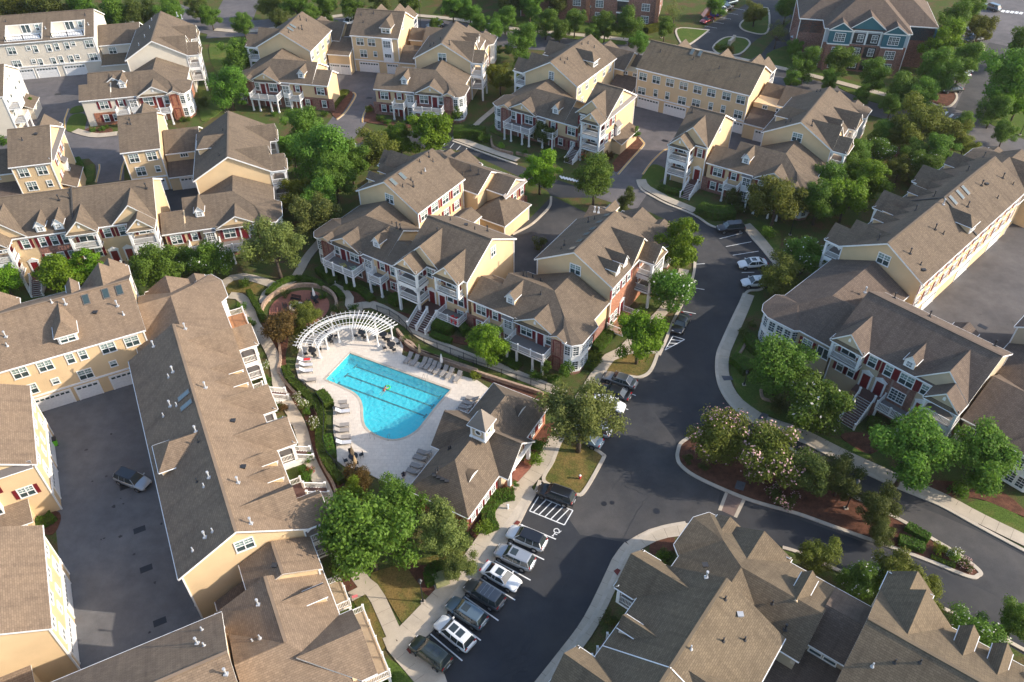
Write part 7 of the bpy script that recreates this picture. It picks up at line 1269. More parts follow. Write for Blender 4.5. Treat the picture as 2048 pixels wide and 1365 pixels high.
for a in (
 (1080, 340, 44, 'bright', 'at the street corner behind the centre house'), (1190, 358, 47, 'oak', 'standing in the street bend behind the alley'), (1253, 398, 22, 'dark', 'small, at the end of the dark garage alley'), (860, 262, 50, 'bright', 'left of the parking bays north of the centre house'), (755, 290, 50, 'olive', 'beside the parked white car'), (800, 275, 34, 'bright', 'between the parked white car and the street'),
 (640, 300, 62, 'oak', 'large, between the left gabled house and centre house'), (605, 252, 42, 'oak', 'below the top middle brick porch'), (668, 355, 48, 'oak', 'touching the centre house roof at its left'), (592, 388, 38, 'yellow', 'right of the left gabled house balcony'), (632, 425, 55, 'willow', 'leaning over the walk left of the centre house'), (545, 487, 68, 'willow', 'large, right of the left row porch'), (640, 395, 45, 'oak', 'in the middle of the left wood'), (585, 300, 36, 'oak', 'above the yellow green one in the left wood'), (700, 320, 40, 'oak', 'behind the skylight roof'),
 (455, 168, 38, 'oak', 'beside the cream house at the top left'), (476, 110, 36, 'oak', 'on the lawn right of the cream house'), (486, 50, 21, 'oak', 'alone at the top street corner'),
 (1000, 152, 30, 'yellow', 'beside the top middle porch stack'), (1045, 78, 33, 'oak', 'tall, between the two top complexes'), (1046, 130, 26, 'oak', 'against the left eave of the top right complex'), (990, 60, 19, 'oak', 'right of the top middle roof'), (1092, 42, 26, 'oak', 'along the far walk left of the brick flats'), (1150, 40, 25, 'oak', 'along the far walk below the brick flats'), (1210, 52, 26, 'oak', 'in front of the red brick flats'), (1262, 46, 32, 'oak', 'round, before the corner of the red brick flats'), (1280, 85, 22, 'oak', 'below the yellow hedge of the brick flats'),
 (1060, 10, 28, 'oak', 'at the top edge between brick blocks'), (1115, -2, 30, 'dark', 'at the top edge over the brick flats'), (1020, 8, 26, 'dark', 'at the top edge right of the narrow bay house'), (940, 20, 24, 'oak', 'at the top edge above the silver car'), (905, 12, 26, 'oak', 'at the top edge by the brick entrance'), (820, 5, 24, 'oak', 'at the top edge above the narrow bay house'), (760, 12, 26, 'dark', 'at the top edge left of the narrow bay house'), (705, 12, 24, 'oak', 'at the top edge above the lit gable'), (650, 8, 26, 'oak', 'at the top edge left of the brick wall'), (590, 6, 28, 'oak', 'at the top edge behind the top middle roof'), (540, 10, 26, 'olive', 'at the top edge by the street corner bed'), (665, 48, 16, 'oak', 'small, right of the top middle skylight roof'), (870, 48, 14, 'oak', 'small, beside the white parked car at top'),
 (30, 15, 36, 'olive', 'at the very top left corner'), (90, 12, 34, 'dark', 'second along the top left edge'), (160, 10, 30, 'oak', 'third along the top left edge'), (225, 18, 32, 'oak', 'behind the terrace roof'), (280, 22, 30, 'dark', 'behind the white parked car top left'), (340, 22, 28, 'oak', 'above the cream gable ridge'), (395, 12, 22, 'dark', 'by the top left street island'),
 (1512, 22, 26, 'olive', 'on the parking island at the top'), (1556, 62, 26, 'bare', 'on the corner lawn left of the blue flats'), (1350, 22, 22, 'bare', 'on the walk beside the vans'), (1640, 20, 34, 'oak', 'behind the left side of the blue flats'),
 (1612, 124, 31, 'oak', 'first in the row before the blue flats'), (1680, 122, 32, 'oak', 'second in the row before the blue flats'), (1746, 152, 31, 'oak', 'third in the row before the blue flats'), (1806, 172, 33, 'oak', 'fourth in the row before the blue flats'), (1584, 157, 18, 'oak', 'young, on the verge below the first row'), (1660, 162, 20, 'oak', 'young, on the verge left of the gabled ridge'), (1726, 186, 18, 'oak', 'young, above the top right roof corner'), (1785, 208, 22, 'oak', 'young, right of the top right roof corner'),
 (1872, 145, 40, 'oak', 'tall, at the right end of the blue flats'), (1885, 85, 40, 'bright', 'tall, right of the blue flats'), (1908, 40, 34, 'oak', 'at the top between the flats and lot'), (1962, 52, 28, 'olive', 'in the car park median at top right'), (2018, 150, 52, 'oak', 'large, at the right edge beside the crosswalk'), (2046, 92, 30, 'oak', 'at the right edge above the large one'),
 (1835, 242, 52, 'olive', 'broad, below the brick crosswalk at right'), (1895, 262, 40, 'olive', 'right of the broad olive one'), (1765, 262, 28, 'oak', 'right of the top right porches'), (1768, 300, 32, 'white', 'below the top right porches'), (1830, 305, 28, 'oak', 'between the two white ones at right'), (1852, 335, 38, 'white', 'beside the long row gables'), (1928, 250, 22, 'oak', 'at the far right road mouth'), (2012, 262, 22, 'oak', 'small, on the right edge lawn'), (1800, 335, 28, 'olive', 'left of the long row dormers'),
 (1556, 398, 58, 'olive', 'broad, before the top right brick house'), (1640, 398, 42, 'oak', 'right of the broad olive one by the lamp'), (1695, 392, 46, 'bright', 'left of the long row porch'), (1742, 355, 40, 'bright', 'behind the long row porch gable'), (1700, 340, 30, 'oak', 'between top right house and long row'),
 (1560, 545, 48, 'olive', 'over the white parked cars'), (1612, 508, 46, 'white', 'left of the long row end gable'),
 (1360, 492, 48, 'bright', 'upper of two beside the street bend', None, 1.2), (1345, 572, 52, 'white', 'lower of two beside the street bend', None, 1.2), (1280, 666, 56, 'bright', 'large, before the orange brick front', None, 1.2), (1468, 395, 18, 'dark', 'small, before the white stairs of the top right house'), (1090, 265, 24, 'dark', 'tall, before the brick porch north of the street'),
 (975, 684, 44, 'bright', 'slender, at the fence behind the loungers', None, 1.15), (1162, 826, 94, 'willow', 'large, over the parked white truck beside the clubhouse'),
 (1440, 878, 72, 'pink', 'left one on the island'), (1545, 905, 76, 'pink', 'right one on the island'), (1612, 938, 52, 'dark', 'left one on the island'), (1685, 955, 44, 'dark', 'middle one on the island'), (1758, 1008, 44, 'dark', 'right one beside the island lamp'), (1765, 1060, 30, 'dark', 'low, at the right of the island mulch'),
 (1565, 722, 68, 'oak', 'left of the arched balcony house stairs'), (1642, 800, 74, 'white', 'large, before the plum roofed house stairs'), (1828, 898, 78, 'oak', 'large, right of the plum roofed house stairs'), (1330, 55, 20, 'oak', 'at the corner of the brick flats by the walk'), (1435, 5, 22, 'oak', 'at the top edge beyond the parking bays'), (1575, 12, 24, 'oak', 'at the top edge left of the blue flats'), (1590, 100, 18, 'oak', 'at the left front corner of the blue flats'), (1930, 120, 34, 'oak', 'along the lot, lower'), (1940, 15, 26, 'oak', 'at the top edge in the lot'), (1845, 190, 30, 'oak', 'left of the lot entrance bed'), (1990, 215, 28, 'oak', 'at the right below the large one'), (2040, 200, 32, 'bright', 'at the right edge verge'), (1120, 60, 22, 'oak', 'on the far verge behind the top right complex'), (1185, 70, 18, 'oak', 'behind the top right ridge'), (1010, 35, 24, 'oak', 'right of the silver street car'), (960, 45, 20, 'oak', 'between the street cars'), (620, 30, 20, 'oak', 'behind the ridge with skylights'), (560, 40, 22, 'dark', 'by the top street bed'), (420, 30, 20, 'oak', 'at the street corner lawn'), (1790, 270, 30, 'olive', 'between the two right porches'), (1880, 300, 34, 'oak', 'right of the middle crape myrtles'), (1930, 290, 26, 'olive', 'behind the long row top end'), (1660, 360, 34, 'oak', 'behind the bright ones at right'), (1720, 300, 28, 'oak', 'beside the top right porch stack'), (1965, 915, 70, 'oak', 'at the right before the white bay'), 
 (1640, 1105, 40, 'olive', 'beside the bottom right roof dormer'), (1728, 1162, 46, 'white', 'between the two bottom right roofs'), (1800, 1150, 52, 'olive', 'behind the right porch roof'), (1850, 1185, 40, 'olive', 'right of the porch roof at the bottom right'), (1960, 1265, 50, 'white', 'at the bottom right near the small dormers'), (2035, 1245, 36, 'oak', 'at the bottom right edge'),
 (558, 655, 42, 'rust', 'between the walk and pergola'), (612, 625, 36, 'olive', 'over the brick circle'), (735, 1060, 100, 'oak', 'huge, left of the clubhouse roof'), (790, 1010, 60, 'oak', 'right shoulder above the huge one'), (880, 1055, 72, 'willow', 'leaning before the clubhouse corner'), (915, 1125, 42, 'willow', 'low, by the transformer hedge'), (700, 990, 34, 'bright', 'at the top left of the huge one'), (720, 965, 30, 'rust', 'low, at the deck edge below the black table'),
 (120, 545, 42, 'bright', 'left one before the brick row'), (178, 535, 34, 'bright', 'right one before the brick row'), (310, 540, 48, 'oak', 'behind the court head roof, left'), (355, 520, 34, 'white', 'behind the court head roof, middle'), (415, 518, 46, 'white', 'before the left corner house'), (8, 560, 34, 'bright', 'at the left edge below the row')): tree(*a)

# hedges and shrubs
def leafy(surface, leafmat, seed, dens, leaf=0.11):
    """leaves over a list of quads (p, eu, ev, normal)"""
    rg = random.Random(seed); v, f = [], []
    for p_, eu, ev, n in surface:
        for i in range(int(eu.length*ev.length*dens)+1):
            c = p_+eu*rg.random()+ev*rg.random()+n*rg.uniform(-0.04, 0.06); leaf_quad(v, f, c, (n+Vector((rg.gauss(0, .5), rg.gauss(0, .5), rg.gauss(0.2, .5)))).normalized(), leaf, rg)
    me = bpy.data.meshes.new('foliage'); me.from_pydata(v, [], f); me.materials.append(MATS[leafmat]); return me
def hedge(tg, pts, w, h, lab, mat='hedge_leaf', dens=70, z=0.1, nm='hedge', closed=False):
    P = resample(smooth(poly(tg, pts), 6, closed), 0.7)+([] if not closed else []); n = normals(P); t_ = thing(nm, lab, 'hedge', (P[0].x, P[0].y, z)); core = MB(); strip(core, P, -w/2+0.06, w/2-0.06, 0, h-0.06); core.build('twigs', 'leaf_dark', t_); S_ = []
    for i in range(len(P)-1):
        a, c = P[i], P[i+1]; d = Vector((*(c-a), 0)); up = Vector((0, 0, h)); nn = Vector((*n[i], 0))
        for sg in (-1, 1): S_.append((Vector((a.x, a.y, 0))+nn*sg*w/2, d, up, nn*sg))
        S_.append((Vector((a.x, a.y, h))-nn*w/2, d, nn*w, Vector((0, 0, 1))))
    for e, sg in ((0, -1), (-1, 1)):
        nn = Vector((*n[e], 0)); d = Vector((-n[e].y, n[e].x, 0)); S_.append((Vector((P[e].x, P[e].y, 0))-nn*w/2, nn*w, Vector((0, 0, h)), d))
    link('foliage', leafy(S_, mat, len(P), dens), t_); return t_
hedge('y2', [(245, 150), (275, 210), (310, 270), (345, 330)], 0.75, 0.9, 'clipped hedge along the walk left of the brick circle')
hedge('y2', [(360, 165), (400, 120), (470, 80), (560, 65), (650, 85), (710, 120)], 0.8, 0.8, 'curved clipped hedge round the far side of the brick circle')
hedge('y2', [(760, 125), (800, 155), (825, 190)], 0.9, 0.8, 'short clipped hedge right of the brick circle')
hedge('y2', [(470, 620), (500, 690), (570, 760), (640, 830), (690, 890), (700, 960), (685, 1040), (690, 1110), (720, 1190), (770, 1270), (820, 1330)], 1.0, 0.9, 'long winding clipped hedge between the walk and pool fence')
hedge('y2', [(685, 785), (720, 820), (745, 860)], 1.3, 1.2, 'rounded clipped bush block at the left deck edge'); hedge('y2', [(735, 1050), (745, 1110), (765, 1180)], 1.0, 1.0, 'clipped hedge block beside the lower loungers')
hedge('y2', [(1390, 360), (1440, 375), (1510, 395)], 1.6, 1.3, 'thick green hedge under the white porch with red chairs'); hedge('y2', [(1375, 410), (1430, 435), (1500, 455)], 0.9, 0.7, 'low green hedge in front of the thick one'); hedge('y2', [(1555, 395), (1600, 380)], 1.5, 1.2, 'square hedge right of the brick porch pier')
hedge('y3', [(640, 1320), (610, 1250), (620, 1170), (690, 1110), (770, 1095)], 1.5, 1.0, 'curved clipped hedge before the clubhouse wall')
hedge('y6', [(1370, 800), (1350, 740), (1400, 705), (1480, 715), (1500, 745)], 1.3, 1.1, 'horseshoe hedge round the green utility box'); hedge('y6', [(600, 120), (640, 160)], 1.0, 0.8, 'green shrub block between the white stairs')
hedge('y4', [(385, 350), (430, 385), (470, 430)], 1.7, 1.3, 'dark rounded hedge at the right street bend'); hedge('y4', [(470, 230), (500, 290), (540, 320)], 1.5, 1.2, 'dark hedge round the white corner bay'); hedge('y8', [(1440, 300), (1500, 335), (1555, 365)], 1.1, 0.8, 'clipped hedge at the upper edge of the island point'); hedge('y8', [(1400, 370), (1450, 385), (1530, 415)], 1.2, 0.8, 'clipped hedge at the lower edge of the island point'); hedge('y8', [(1570, 450), (1640, 480), (1690, 500)], 0.5, 0.35, 'low bright green border on the island point', 'lime_leaf')
hedge('y4', [(1150, 720), (1220, 740)], 1.6, 1.3, 'dark hedge right of the tall white stairs'); hedge('z7', [(600, 1180), (660, 1130), (690, 1080)], 1.6, 1.0, 'hedge along the white bay of the centre house'); hedge('z7', [(560, 1310), (600, 1250), (620, 1210)], 1.3, 0.9, 'hedge under the white corner bay near the grey sedan'); hedge('z7', [(0, 1230), (60, 1265), (130, 1300)], 1.4, 0.6, 'hedge below the small porch with slender tree')
hedge('z7', [(0, 400), (60, 360), (140, 365)], 1.5, 1.0, 'hedge beside the alley behind the centre house'); hedge('b4', [(120, 1060), (200, 1120), (230, 1150)], 1.6, 1.2, 'dark hedge below the left brick porch'); hedge('b4', [(320, 1195), (430, 1210), (540, 1300)], 1.2, 0.8, 'hedge before the small white balcony'); hedge('b4', [(700, 1290), (760, 1330)], 1.6, 1.3, 'hedge left of the double white stairs')
hedge('z3', [(1210, 240), (1310, 218), (1400, 208)], 2.2, 1.4, 'bright yellow hedge at the brick flats', 'leaf_yellow'); hedge('c4', [(300, 1250), (370, 1240), (440, 1190)], 1.4, 0.8, 'green planting bed beside the maroon garage'); hedge('b5', [(40, 1040), (140, 1080), (250, 1090)], 1.4, 0.9, 'green hedge left of the white stairs at the top right'); hedge('z2', [(740, 810), (790, 740), (850, 680)], 1.6, 0.8, 'hedge along the lit side wall by the top court', 'leaf_olive'); hedge('c8', [(700, 940), (730, 1000), (735, 1080)], 1.6, 1.2, 'hedge beside the tan tower house')
hedge('z2', [(1640, 1000), (1760, 1000), (1860, 1010)], 2.6, 1.9, 'mass of dark shrubs left of the walk north of the street'); hedge('z7', [(1260, 300), (1350, 330), (1480, 330)], 2.6, 1.6, 'dark shrub mass before the top right brick house')
def ball_shrub(seed, mat, rx=1.0, rz=0.9, n=700, flower=0.0, fmat=None, leaf=0.1):
    v, f, mi, _ = crown(seed, n, rx, rz, rz*0.9, leaf, 7, (0.4, 0.6), flower, 0, 0.6); me = bpy.data.meshes.new('foliage'); me.from_pydata(v, [], f); me.materials.append(MATS[mat])
    if fmat: me.materials.append(MATS[fmat]); me.polygons.foreach_set('material_index', mi)
    return me
SK = {'green': ball_shrub(1, 'hedge_leaf'), 'dark': ball_shrub(2, 'leaf_dark'), 'lime': ball_shrub(3, 'lime_leaf'), 'rust': ball_shrub(4, 'leaf_rust'), 'red': ball_shrub(5, 'leaf_oak', flower=0.5, fmat='blossom_red'), 'pale': ball_shrub(6, 'leaf_willow', flower=0.25, fmat='blossom_white'), 'tall': ball_shrub(7, 'hedge_leaf', 0.9, 1.7, 1100), 'yellow': ball_shrub(8, 'leaf_yellow'), 'pink': ball_shrub(9, 'leaf_dark', flower=0.35, fmat='blossom_pink')}
SD = {'green': 'round green shrub', 'dark': 'round dark green shrub', 'lime': 'bright lime green shrub', 'rust': 'rust coloured shrub', 'red': 'red flowering shrub', 'pale': 'pale grassy shrub', 'tall': 'upright clipped conical shrub', 'yellow': 'yellow green shrub', 'pink': 'low shrub with pink flowers'}
def shrub(tg, x, y, r_, kind, where, grp=None):
    q = U(x, y, r_*0.6, tg); t_ = thing('shrub', SD[kind]+' '+where, 'shrub', (q.x, q.y, 0.08), rnd.uniform(0.1, 6.0), grp); t_.scale = (r_, r_, r_); link('foliage', SK[kind], t_)
for a in (('y2', 215, 82, 1.0, 'green', 'on the small lawn left of the brick circle'), ('y3', 888, 878, 1.0, 'lime', 'at the clubhouse entrance'), ('y3', 905, 780, 1.4, 'green', 'above the lime one at the clubhouse'), ('y3', 580, 1310, 1.1, 'lime', 'variegated, by the clubhouse lower corner'), ('y3', 970, 330, 0.9, 'tall', 'left of the brick pier by the fence'), ('y3', 1090, 365, 1.3, 'tall', 'large, right of the brick pier by the fence'), ('y3', 1020, 365, 1.0, 'green', 'between the two conical ones'), ('y3', 905, 345, 0.9, 'green', 'left of the conical pair'), ('y3', 1265, 240, 1.3, 'yellow', 'beside the white bay walk'),
 ('y2', 580, 840, 1.0, 'pale', 'on the mulch left of the winding hedge'), ('y2', 640, 970, 1.0, 'pale', 'second on the mulch left of the winding hedge'), ('y2', 600, 880, 0.7, 'green', 'between the two pale ones by the walk'), ('y2', 540, 790, 0.7, 'pale', 'topmost beside the walk bend'), ('y2', 350, 680, 0.8, 'green', 'beside the upper white balcony steps'), ('y2', 345, 600, 0.7, 'pale', 'above the green one by the walk'), ('y2', 460, 855, 0.8, 'rust', 'right of the green bed by the white stairs'), ('y2', 415, 850, 0.8, 'green', 'in the bed by the white stairs'), ('y2', 625, 1250, 0.6, 'red', 'by the lower white stairs'), ('y2', 600, 1285, 0.8, 'green', 'left of the red one'), ('y2', 200, 230, 0.8, 'green', 'beside the wooden deck'), ('y2', 250, 330, 0.9, 'green', 'second beside the wooden deck'),
 ('y2', 540, 375, 0.8, 'yellow', 'at the left foot of the pergola'), ('y2', 530, 500, 0.8, 'dark', 'left of the pergola table'), ('y2', 880, 1270, 1.2, 'rust', 'at the lower deck edge'), ('y2', 950, 1290, 1.1, 'rust', 'second at the lower deck edge'), ('y2', 1640, 655, 0.8, 'yellow', 'behind the last fence-side lounger'), ('y2', 1210, 430, 0.6, 'green', 'right end of the pergola bed'), ('y2', 890, 235, 0.8, 'green', 'behind the pergola'), ('y2', 780, 250, 0.9, 'dark', 'behind the pergola left'), ('y2', 470, 150, 0.8, 'dark', 'inside the circle wall'), ('y2', 700, 165, 0.7, 'green', 'inside the circle wall, right'),
 ('y6', 820, 640, 0.9, 'green', 'below the end porch of the long row'), ('y6', 810, 540, 0.8, 'green', 'second below the end porch'), ('y6', 890, 920, 0.4, 'green', 'small, by the long white balcony'), ('y6', 1100, 1345, 0.8, 'green', 'at the bottom path corner'), ('y6', 640, 50, 0.7, 'green', 'near the white stairs top'),
 ('y4', 455, 195, 1.0, 'dark', 'above the dark hedge at the right bay'), ('y4', 495, 145, 0.7, 'dark', 'topmost by the right bay walk'), ('y4', 640, 600, 1.2, 'dark', 'under the tree before the arched balcony'), ('y4', 1690, 1080, 1.4, 'green', 'under the right tree by the walk'), ('y4', 640, 1120, 1.3, 'pink', 'left end of the island mulch'), ('y4', 710, 1150, 1.2, 'pink', 'second on the island mulch'), ('y4', 130, 910, 0.7, 'dark', 'left tip of the island'), ('y4', 220, 960, 0.7, 'dark', 'second at the left tip of the island'), ('y8', 1700, 440, 0.8, 'pale', 'on the island point'), ('y8', 1740, 480, 0.8, 'pink', 'at the far island point'), ('y8', 1620, 410, 0.9, 'yellow', 'in the flower bed of the island point'), ('y8', 1680, 450, 0.7, 'lime', 'in the middle of the island flower bed'), ('y8', 1770, 510, 0.6, 'pink', 'last on the island point'), ('y8', 1660, 430, 0.6, 'pale', 'beside the lime one on the island point'), ('c6', 895, 410, 0.8, 'lime', 'in the mulch below the corner turret'), ('c6', 930, 380, 0.8, 'green', 'right of the lime one by the turret'), ('c6', 495, 880, 0.9, 'dark', 'on the bottom right porch'),
 ('z7', 1310, 305, 1.2, 'dark', 'before the parked black car at the street bend'), ('z7', 1690, 440, 1.2, 'lime', 'behind the marked bays at right'), ('z7', 600, 1230, 1.0, 'yellow', 'by the centre house bay'), ('z7', 690, 1040, 0.9, 'lime', 'under the orange brick front'), ('z7', 250, 500, 1.3, 'dark', 'upright in the dark alley'), ('z7', 150, 320, 0.8, 'green', 'by the alley kerb'), ('z7', 1510, 285, 1.2, 'dark', 'right of the dark shrub mass'),
 ('z3', 1135, 1020, 1.1, 'tall', 'at the court entrance of the top right house'), ('z3', 145, 415, 1.1, 'tall', 'left of the top right eaves'), ('z3', 195, 415, 1.1, 'tall', 'second left of the top right eaves'), ('z3', 760, 1150, 1.1, 'red', 'beside the white stairs north of the street'), ('z3', 950, 1140, 1.1, 'rust', 'under the bay window north of the street'), ('z3', 150, 1075, 0.8, 'lime', 'in the left planter'), ('z3', 325, 1120, 0.8, 'green', 'in the right planter'), ('z3', 620, 1165, 0.9, 'dark', 'left of the white stairs north of the street'), ('z3', 30, 1010, 1.3, 'green', 'at the walk left of the planter'),
 ('z2', 1660, 890, 1.3, 'tall', 'right of the top middle brick pier'), ('z2', 1740, 960, 1.4, 'dark', 'behind the dark shrub mass'), ('z2', 100, 790, 1.1, 'tall', 'left of the top middle brick pier'), ('z2', 690, 835, 0.8, 'green', 'under the shuttered window of the left wing'), ('z2', 600, 850, 0.7, 'green', 'beside the small porch of the left wing'), ('z2', 480, 815, 0.7, 'green', 'between the porches of the left wing'), ('z2', 320, 835, 0.7, 'green', 'left of the big porch'), ('z2', 1100, 870, 0.9, 'green', 'left of the right wing porch'), ('z2', 1150, 895, 0.8, 'green', 'second by the right wing porch'), ('z2', 1290, 890, 0.8, 'green', 'under the white bay of the right wing'), ('z2', 1830, 990, 1.2, 'dark', 'right end of the dark shrubs'), ('z2', 1015, 800, 1.0, 'yellow', 'at the top court entrance right'),
 ('c8', 318, 450, 1.1, 'tall', 'at the cream court entrance'), ('c8', 845, 640, 0.7, 'green', 'before the cream brick base'), ('c8', 925, 630, 0.7, 'green', 'second before the cream brick base'), ('c8', 965, 615, 0.6, 'green', 'third before the cream brick base'), ('z1', 1420, 935, 0.7, 'green', 'below the cream bay'), ('z1', 1465, 930, 0.7, 'green', 'second below the cream bay'), ('z1', 1580, 800, 1.4, 'dark', 'right of the cream bay'), ('z1', 1590, 60, 1.2, 'tall', 'in the top left street island bed'), ('z1', 1650, 90, 1.0, 'green', 'below the conical one in the street island'), ('z1', 1510, 70, 1.2, 'dark', 'left in the street island'), ('z3', 1790, 350, 1.2, 'green', 'on the oval lawn beside the stone sign'), ('z3', 1840, 375, 1.2, 'rust', 'second on the oval lawn by the lot'), ('z3', 1740, 345, 1.0, 'yellow', 'left end of the oval lawn by the lot'), ('z1', 20, 1100, 1.2, 'green', 'at the left edge below the cream house')): shrub(*a)
# ---------------------------------------------------------------- vehicles
def mat_paint(name, col, metal=0.3):
    m, t, p = nodes_of(name); p.inputs['Base Color'].default_value = (*col, 1); p.inputs['Metallic'].default_value = metal; p.inputs['Roughness'].default_value = 0.32; p.inputs['Coat Weight'].default_value = 1.0; p.inputs['Coat Roughness'].default_value = 0.03
    n1 = N(t, 'ShaderNodeTexNoise', Scale=60.0); tc = t.nodes.new('ShaderNodeTexCoord'); t.links.new(tc.outputs['Object'], n1.inputs['Vector']); t.links.new(ramp(t, n1.outputs[0], [(0.3, mul(col, 0.94)), (0.7, mul(col, 1.06))]), p.inputs['Base Color']); MATS[name] = m
for n_, c_, m_ in (('paint_w', (0.72, 0.72, 0.70), 0.0), ('paint_silver', (0.42, 0.43, 0.44), 0.5), ('paint_black', (0.012, 0.012, 0.014), 0.2), ('paint_grey', (0.10, 0.105, 0.11), 0.5), ('paint_slate', (0.13, 0.18, 0.21), 0.4), ('paint_green', (0.045, 0.055, 0.042), 0.4), ('paint_red', (0.22, 0.015, 0.02), 0.3), ('paint_magenta', (0.30, 0.03, 0.10), 0.3), ('paint_blue', (0.05, 0.16, 0.32), 0.3), ('paint_navy', (0.03, 0.02, 0.14), 0.2), ('paint_orange', (0.65, 0.16, 0.02), 0.1), ('paint_champ', (0.30, 0.29, 0.27), 0.6)): mat_paint(n_, c_, m_)
mat_plain('car_glass', (0.032, 0.042, 0.042), 0.04, 0, 1.0); mat_plain('tyre', (0.015, 0.015, 0.015), 0.85); mat_plain('rim', (0.35, 0.35, 0.36), 0.3, 0.8); mat_plain('lamp_red', (0.35, 0.01, 0.01), 0.2); mat_plain('lamp_clear', (0.55, 0.56, 0.57), 0.1); mat_plain('plastic_black', (0.02, 0.02, 0.021), 0.6)
KIND = {  # L, W, belt, H, hood height, windscreen base, roof front, roof rear, tail base (x from centre, front +)
 'suv': (4.75, 1.92, 1.05, 1.70, 1.00, 1.15, 0.55, -1.85, -2.20, 1.05), 'sedan': (4.80, 1.84, 0.93, 1.43, 0.90, 1.05, 0.40, -1.05, -1.75, 0.95), 'coupe': (4.65, 1.88, 0.90, 1.32, 0.86, 0.95, 0.25, -0.85, -1.85, 0.95), 'hatch': (4.3, 1.78, 0.98, 1.55, 0.95, 1.1, 0.55, -1.5, -1.95, 1.0)}
def car_mesh(kind, paint, roofmat):
    L, W, belt, H, hood, xw, xr, xrr, xt, tail = KIND[kind]; h = L/2; w = W/2
    st = [(-h, 0.80, 0.42, 0.62+0.18*(kind == 'suv')), (-h+0.10, 0.90, 0.30, tail-0.06), (-h+0.35, 0.97, 0.26, tail), (-h+0.9, 1.0, 0.24, belt), (-0.6, 1.0, 0.23, belt), (0.4, 1.0, 0.23, belt-0.01), (xw, 1.0, 0.23, belt-0.02), (xw+0.35, 0.99, 0.24, hood), (h-0.55, 0.96, 0.25, hood-0.07), (h-0.18, 0.90, 0.28, hood-0.20), (h, 0.74, 0.36, hood-0.36)]
    m = MB(); rings = []
    for x, k, zb, zt in st:
        ww = w*k; z1 = zb+0.16; z2 = zb+(zt-zb)*0.62
        rings.append([(x, -ww*0.80, zb), (x, -ww*0.97, z1), (x, -ww, z2), (x, -ww*0.955, zt-0.05), (x, -ww*0.80, zt), (x, -ww*0.35, zt+0.018), (x, ww*0.35, zt+0.018), (x, ww*0.80, zt), (x, ww*0.955, zt-0.05), (x, ww, z2), (x, ww*0.97, z1), (x, ww*0.80, zb)])
    k0 = len(m.v); n = 12
    for r_ in rings: m.v += r_
    for i in range(len(rings)-1):
        for j in range(n): m.f.append((k0+i*n+j, k0+i*n+(j+1) % n, k0+(i+1)*n+(j+1) % n, k0+(i+1)*n+j)); m.m.append(0)
    for i in (0, len(rings)-1): m.f.append(tuple(k0+i*n+j for j in range(n))); m.m.append(0)
    body = m.mesh('body', paint, True)
    # glasshouse
    g = MB(); wb, wr = w*0.93, w*0.70; zr = H-0.07; zb = belt-0.03
    B_ = [(xw+0.02, -wb*0.93), (0.0, -wb), (xt*0.6, -wb), (xt, -wb*0.9), (xt, wb*0.9), (xt*0.6, wb), (0.0, wb), (xw+0.02, wb*0.93)]; T_ = [(xr, -wr*0.95), (0.0, -wr), (xrr*0.6, -wr), (xrr, -wr*0.93), (xrr, wr*0.93), (xrr*0.6, wr), (0.0, wr), (xr, wr*0.95)]
    g.hexa([(x, y, zb) for x, y in B_], [(x, y, zr) for x, y in T_]); glass = g.mesh('windows', 'car_glass')
    rm = MB(); o = 1.06; T2 = [(xr+0.03, -wr*0.98), (0.0, -wr*o), (xrr*0.6, -wr*o), (xrr-0.04, -wr*0.98), (xrr-0.04, wr*0.98), (xrr*0.6, wr*o), (0.0, wr*o), (xr+0.03, wr*0.98)]; T3 = [(x*0.93-0.02, y*0.86) for x, y in T2]
    rm.hexa([(x, y, zr-0.02) for x, y in T2], [(x, y, zr+0.03) for x, y in T2], 0, False); rm.hexa([(x, y, zr+0.03) for x, y in T2], [(x, y, H) for x, y in T3])
    roof = rm.mesh('roof_panel', roofmat)
    pl = MB()
    for sy in (-1, 1):
        pl.bar((xw+0.0, sy*wb*0.95, zb+0.02), (xr+0.02, sy*wr*0.97, zr), 0.06); pl.bar((xt+0.02, sy*wb*0.92, zb+0.02), (xrr-0.02, sy*wr*0.95, zr), 0.10); pl.bar((-0.25, sy*wb*1.01, zb+0.02), (-0.25, sy*wr*1.03, zr), 0.045); pl.bar((xrr*0.62, sy*wb*1.01, zb+0.02), (xrr*0.62, sy*wr*1.02, zr), 0.05)
    pill = pl.mesh('pillar', paint)
    wm = MB(); wm.tube((0, -0.11, 0), (0, 0.11, 0), 0.345, 0.345, 16); tyre = wm.mesh('wheel', 'tyre'); rmm = MB(); rmm.tube((0, -0.12, 0), (0, 0.12, 0), 0.225, 0.225, 12); rim = rmm.mesh('rim', 'rim')
    am = MB(); am.tube((0, -0.1, 0), (0, 0.1, 0), 0.40, 0.40, 16); arch = am.mesh('wheel_arch', 'plastic_black')
    lm = MB(); lm.box((0, 0, 0), (0.20, 0.30, 0.10)); hl = lm.mesh('headlight', 'lamp_clear'); tl = MB(); tl.box((0, 0, 0), (0.14, 0.34, 0.17)); tlm = tl.mesh('taillight', 'lamp_red'); mm = MB(); mm.box((0, 0, 0), (0.12, 0.22, 0.14)); mir = mm.mesh('mirror', paint)
    gm = MB(); gm.box((0, 0, 0), (0.06, W*0.5, 0.2)); gr = gm.mesh('grille', 'plastic_black'); pm = MB(); pm.box((0, 0, 0), (0.03, 0.5, 0.12)); pt = pm.mesh('number_plate', 'lamp_clear'); sm = MB(); sm.box((0, 0, 0), (0.10, W*0.78, 0.16)); bp_ = sm.mesh('bumper', 'plastic_black' if kind == 'suv' else paint)
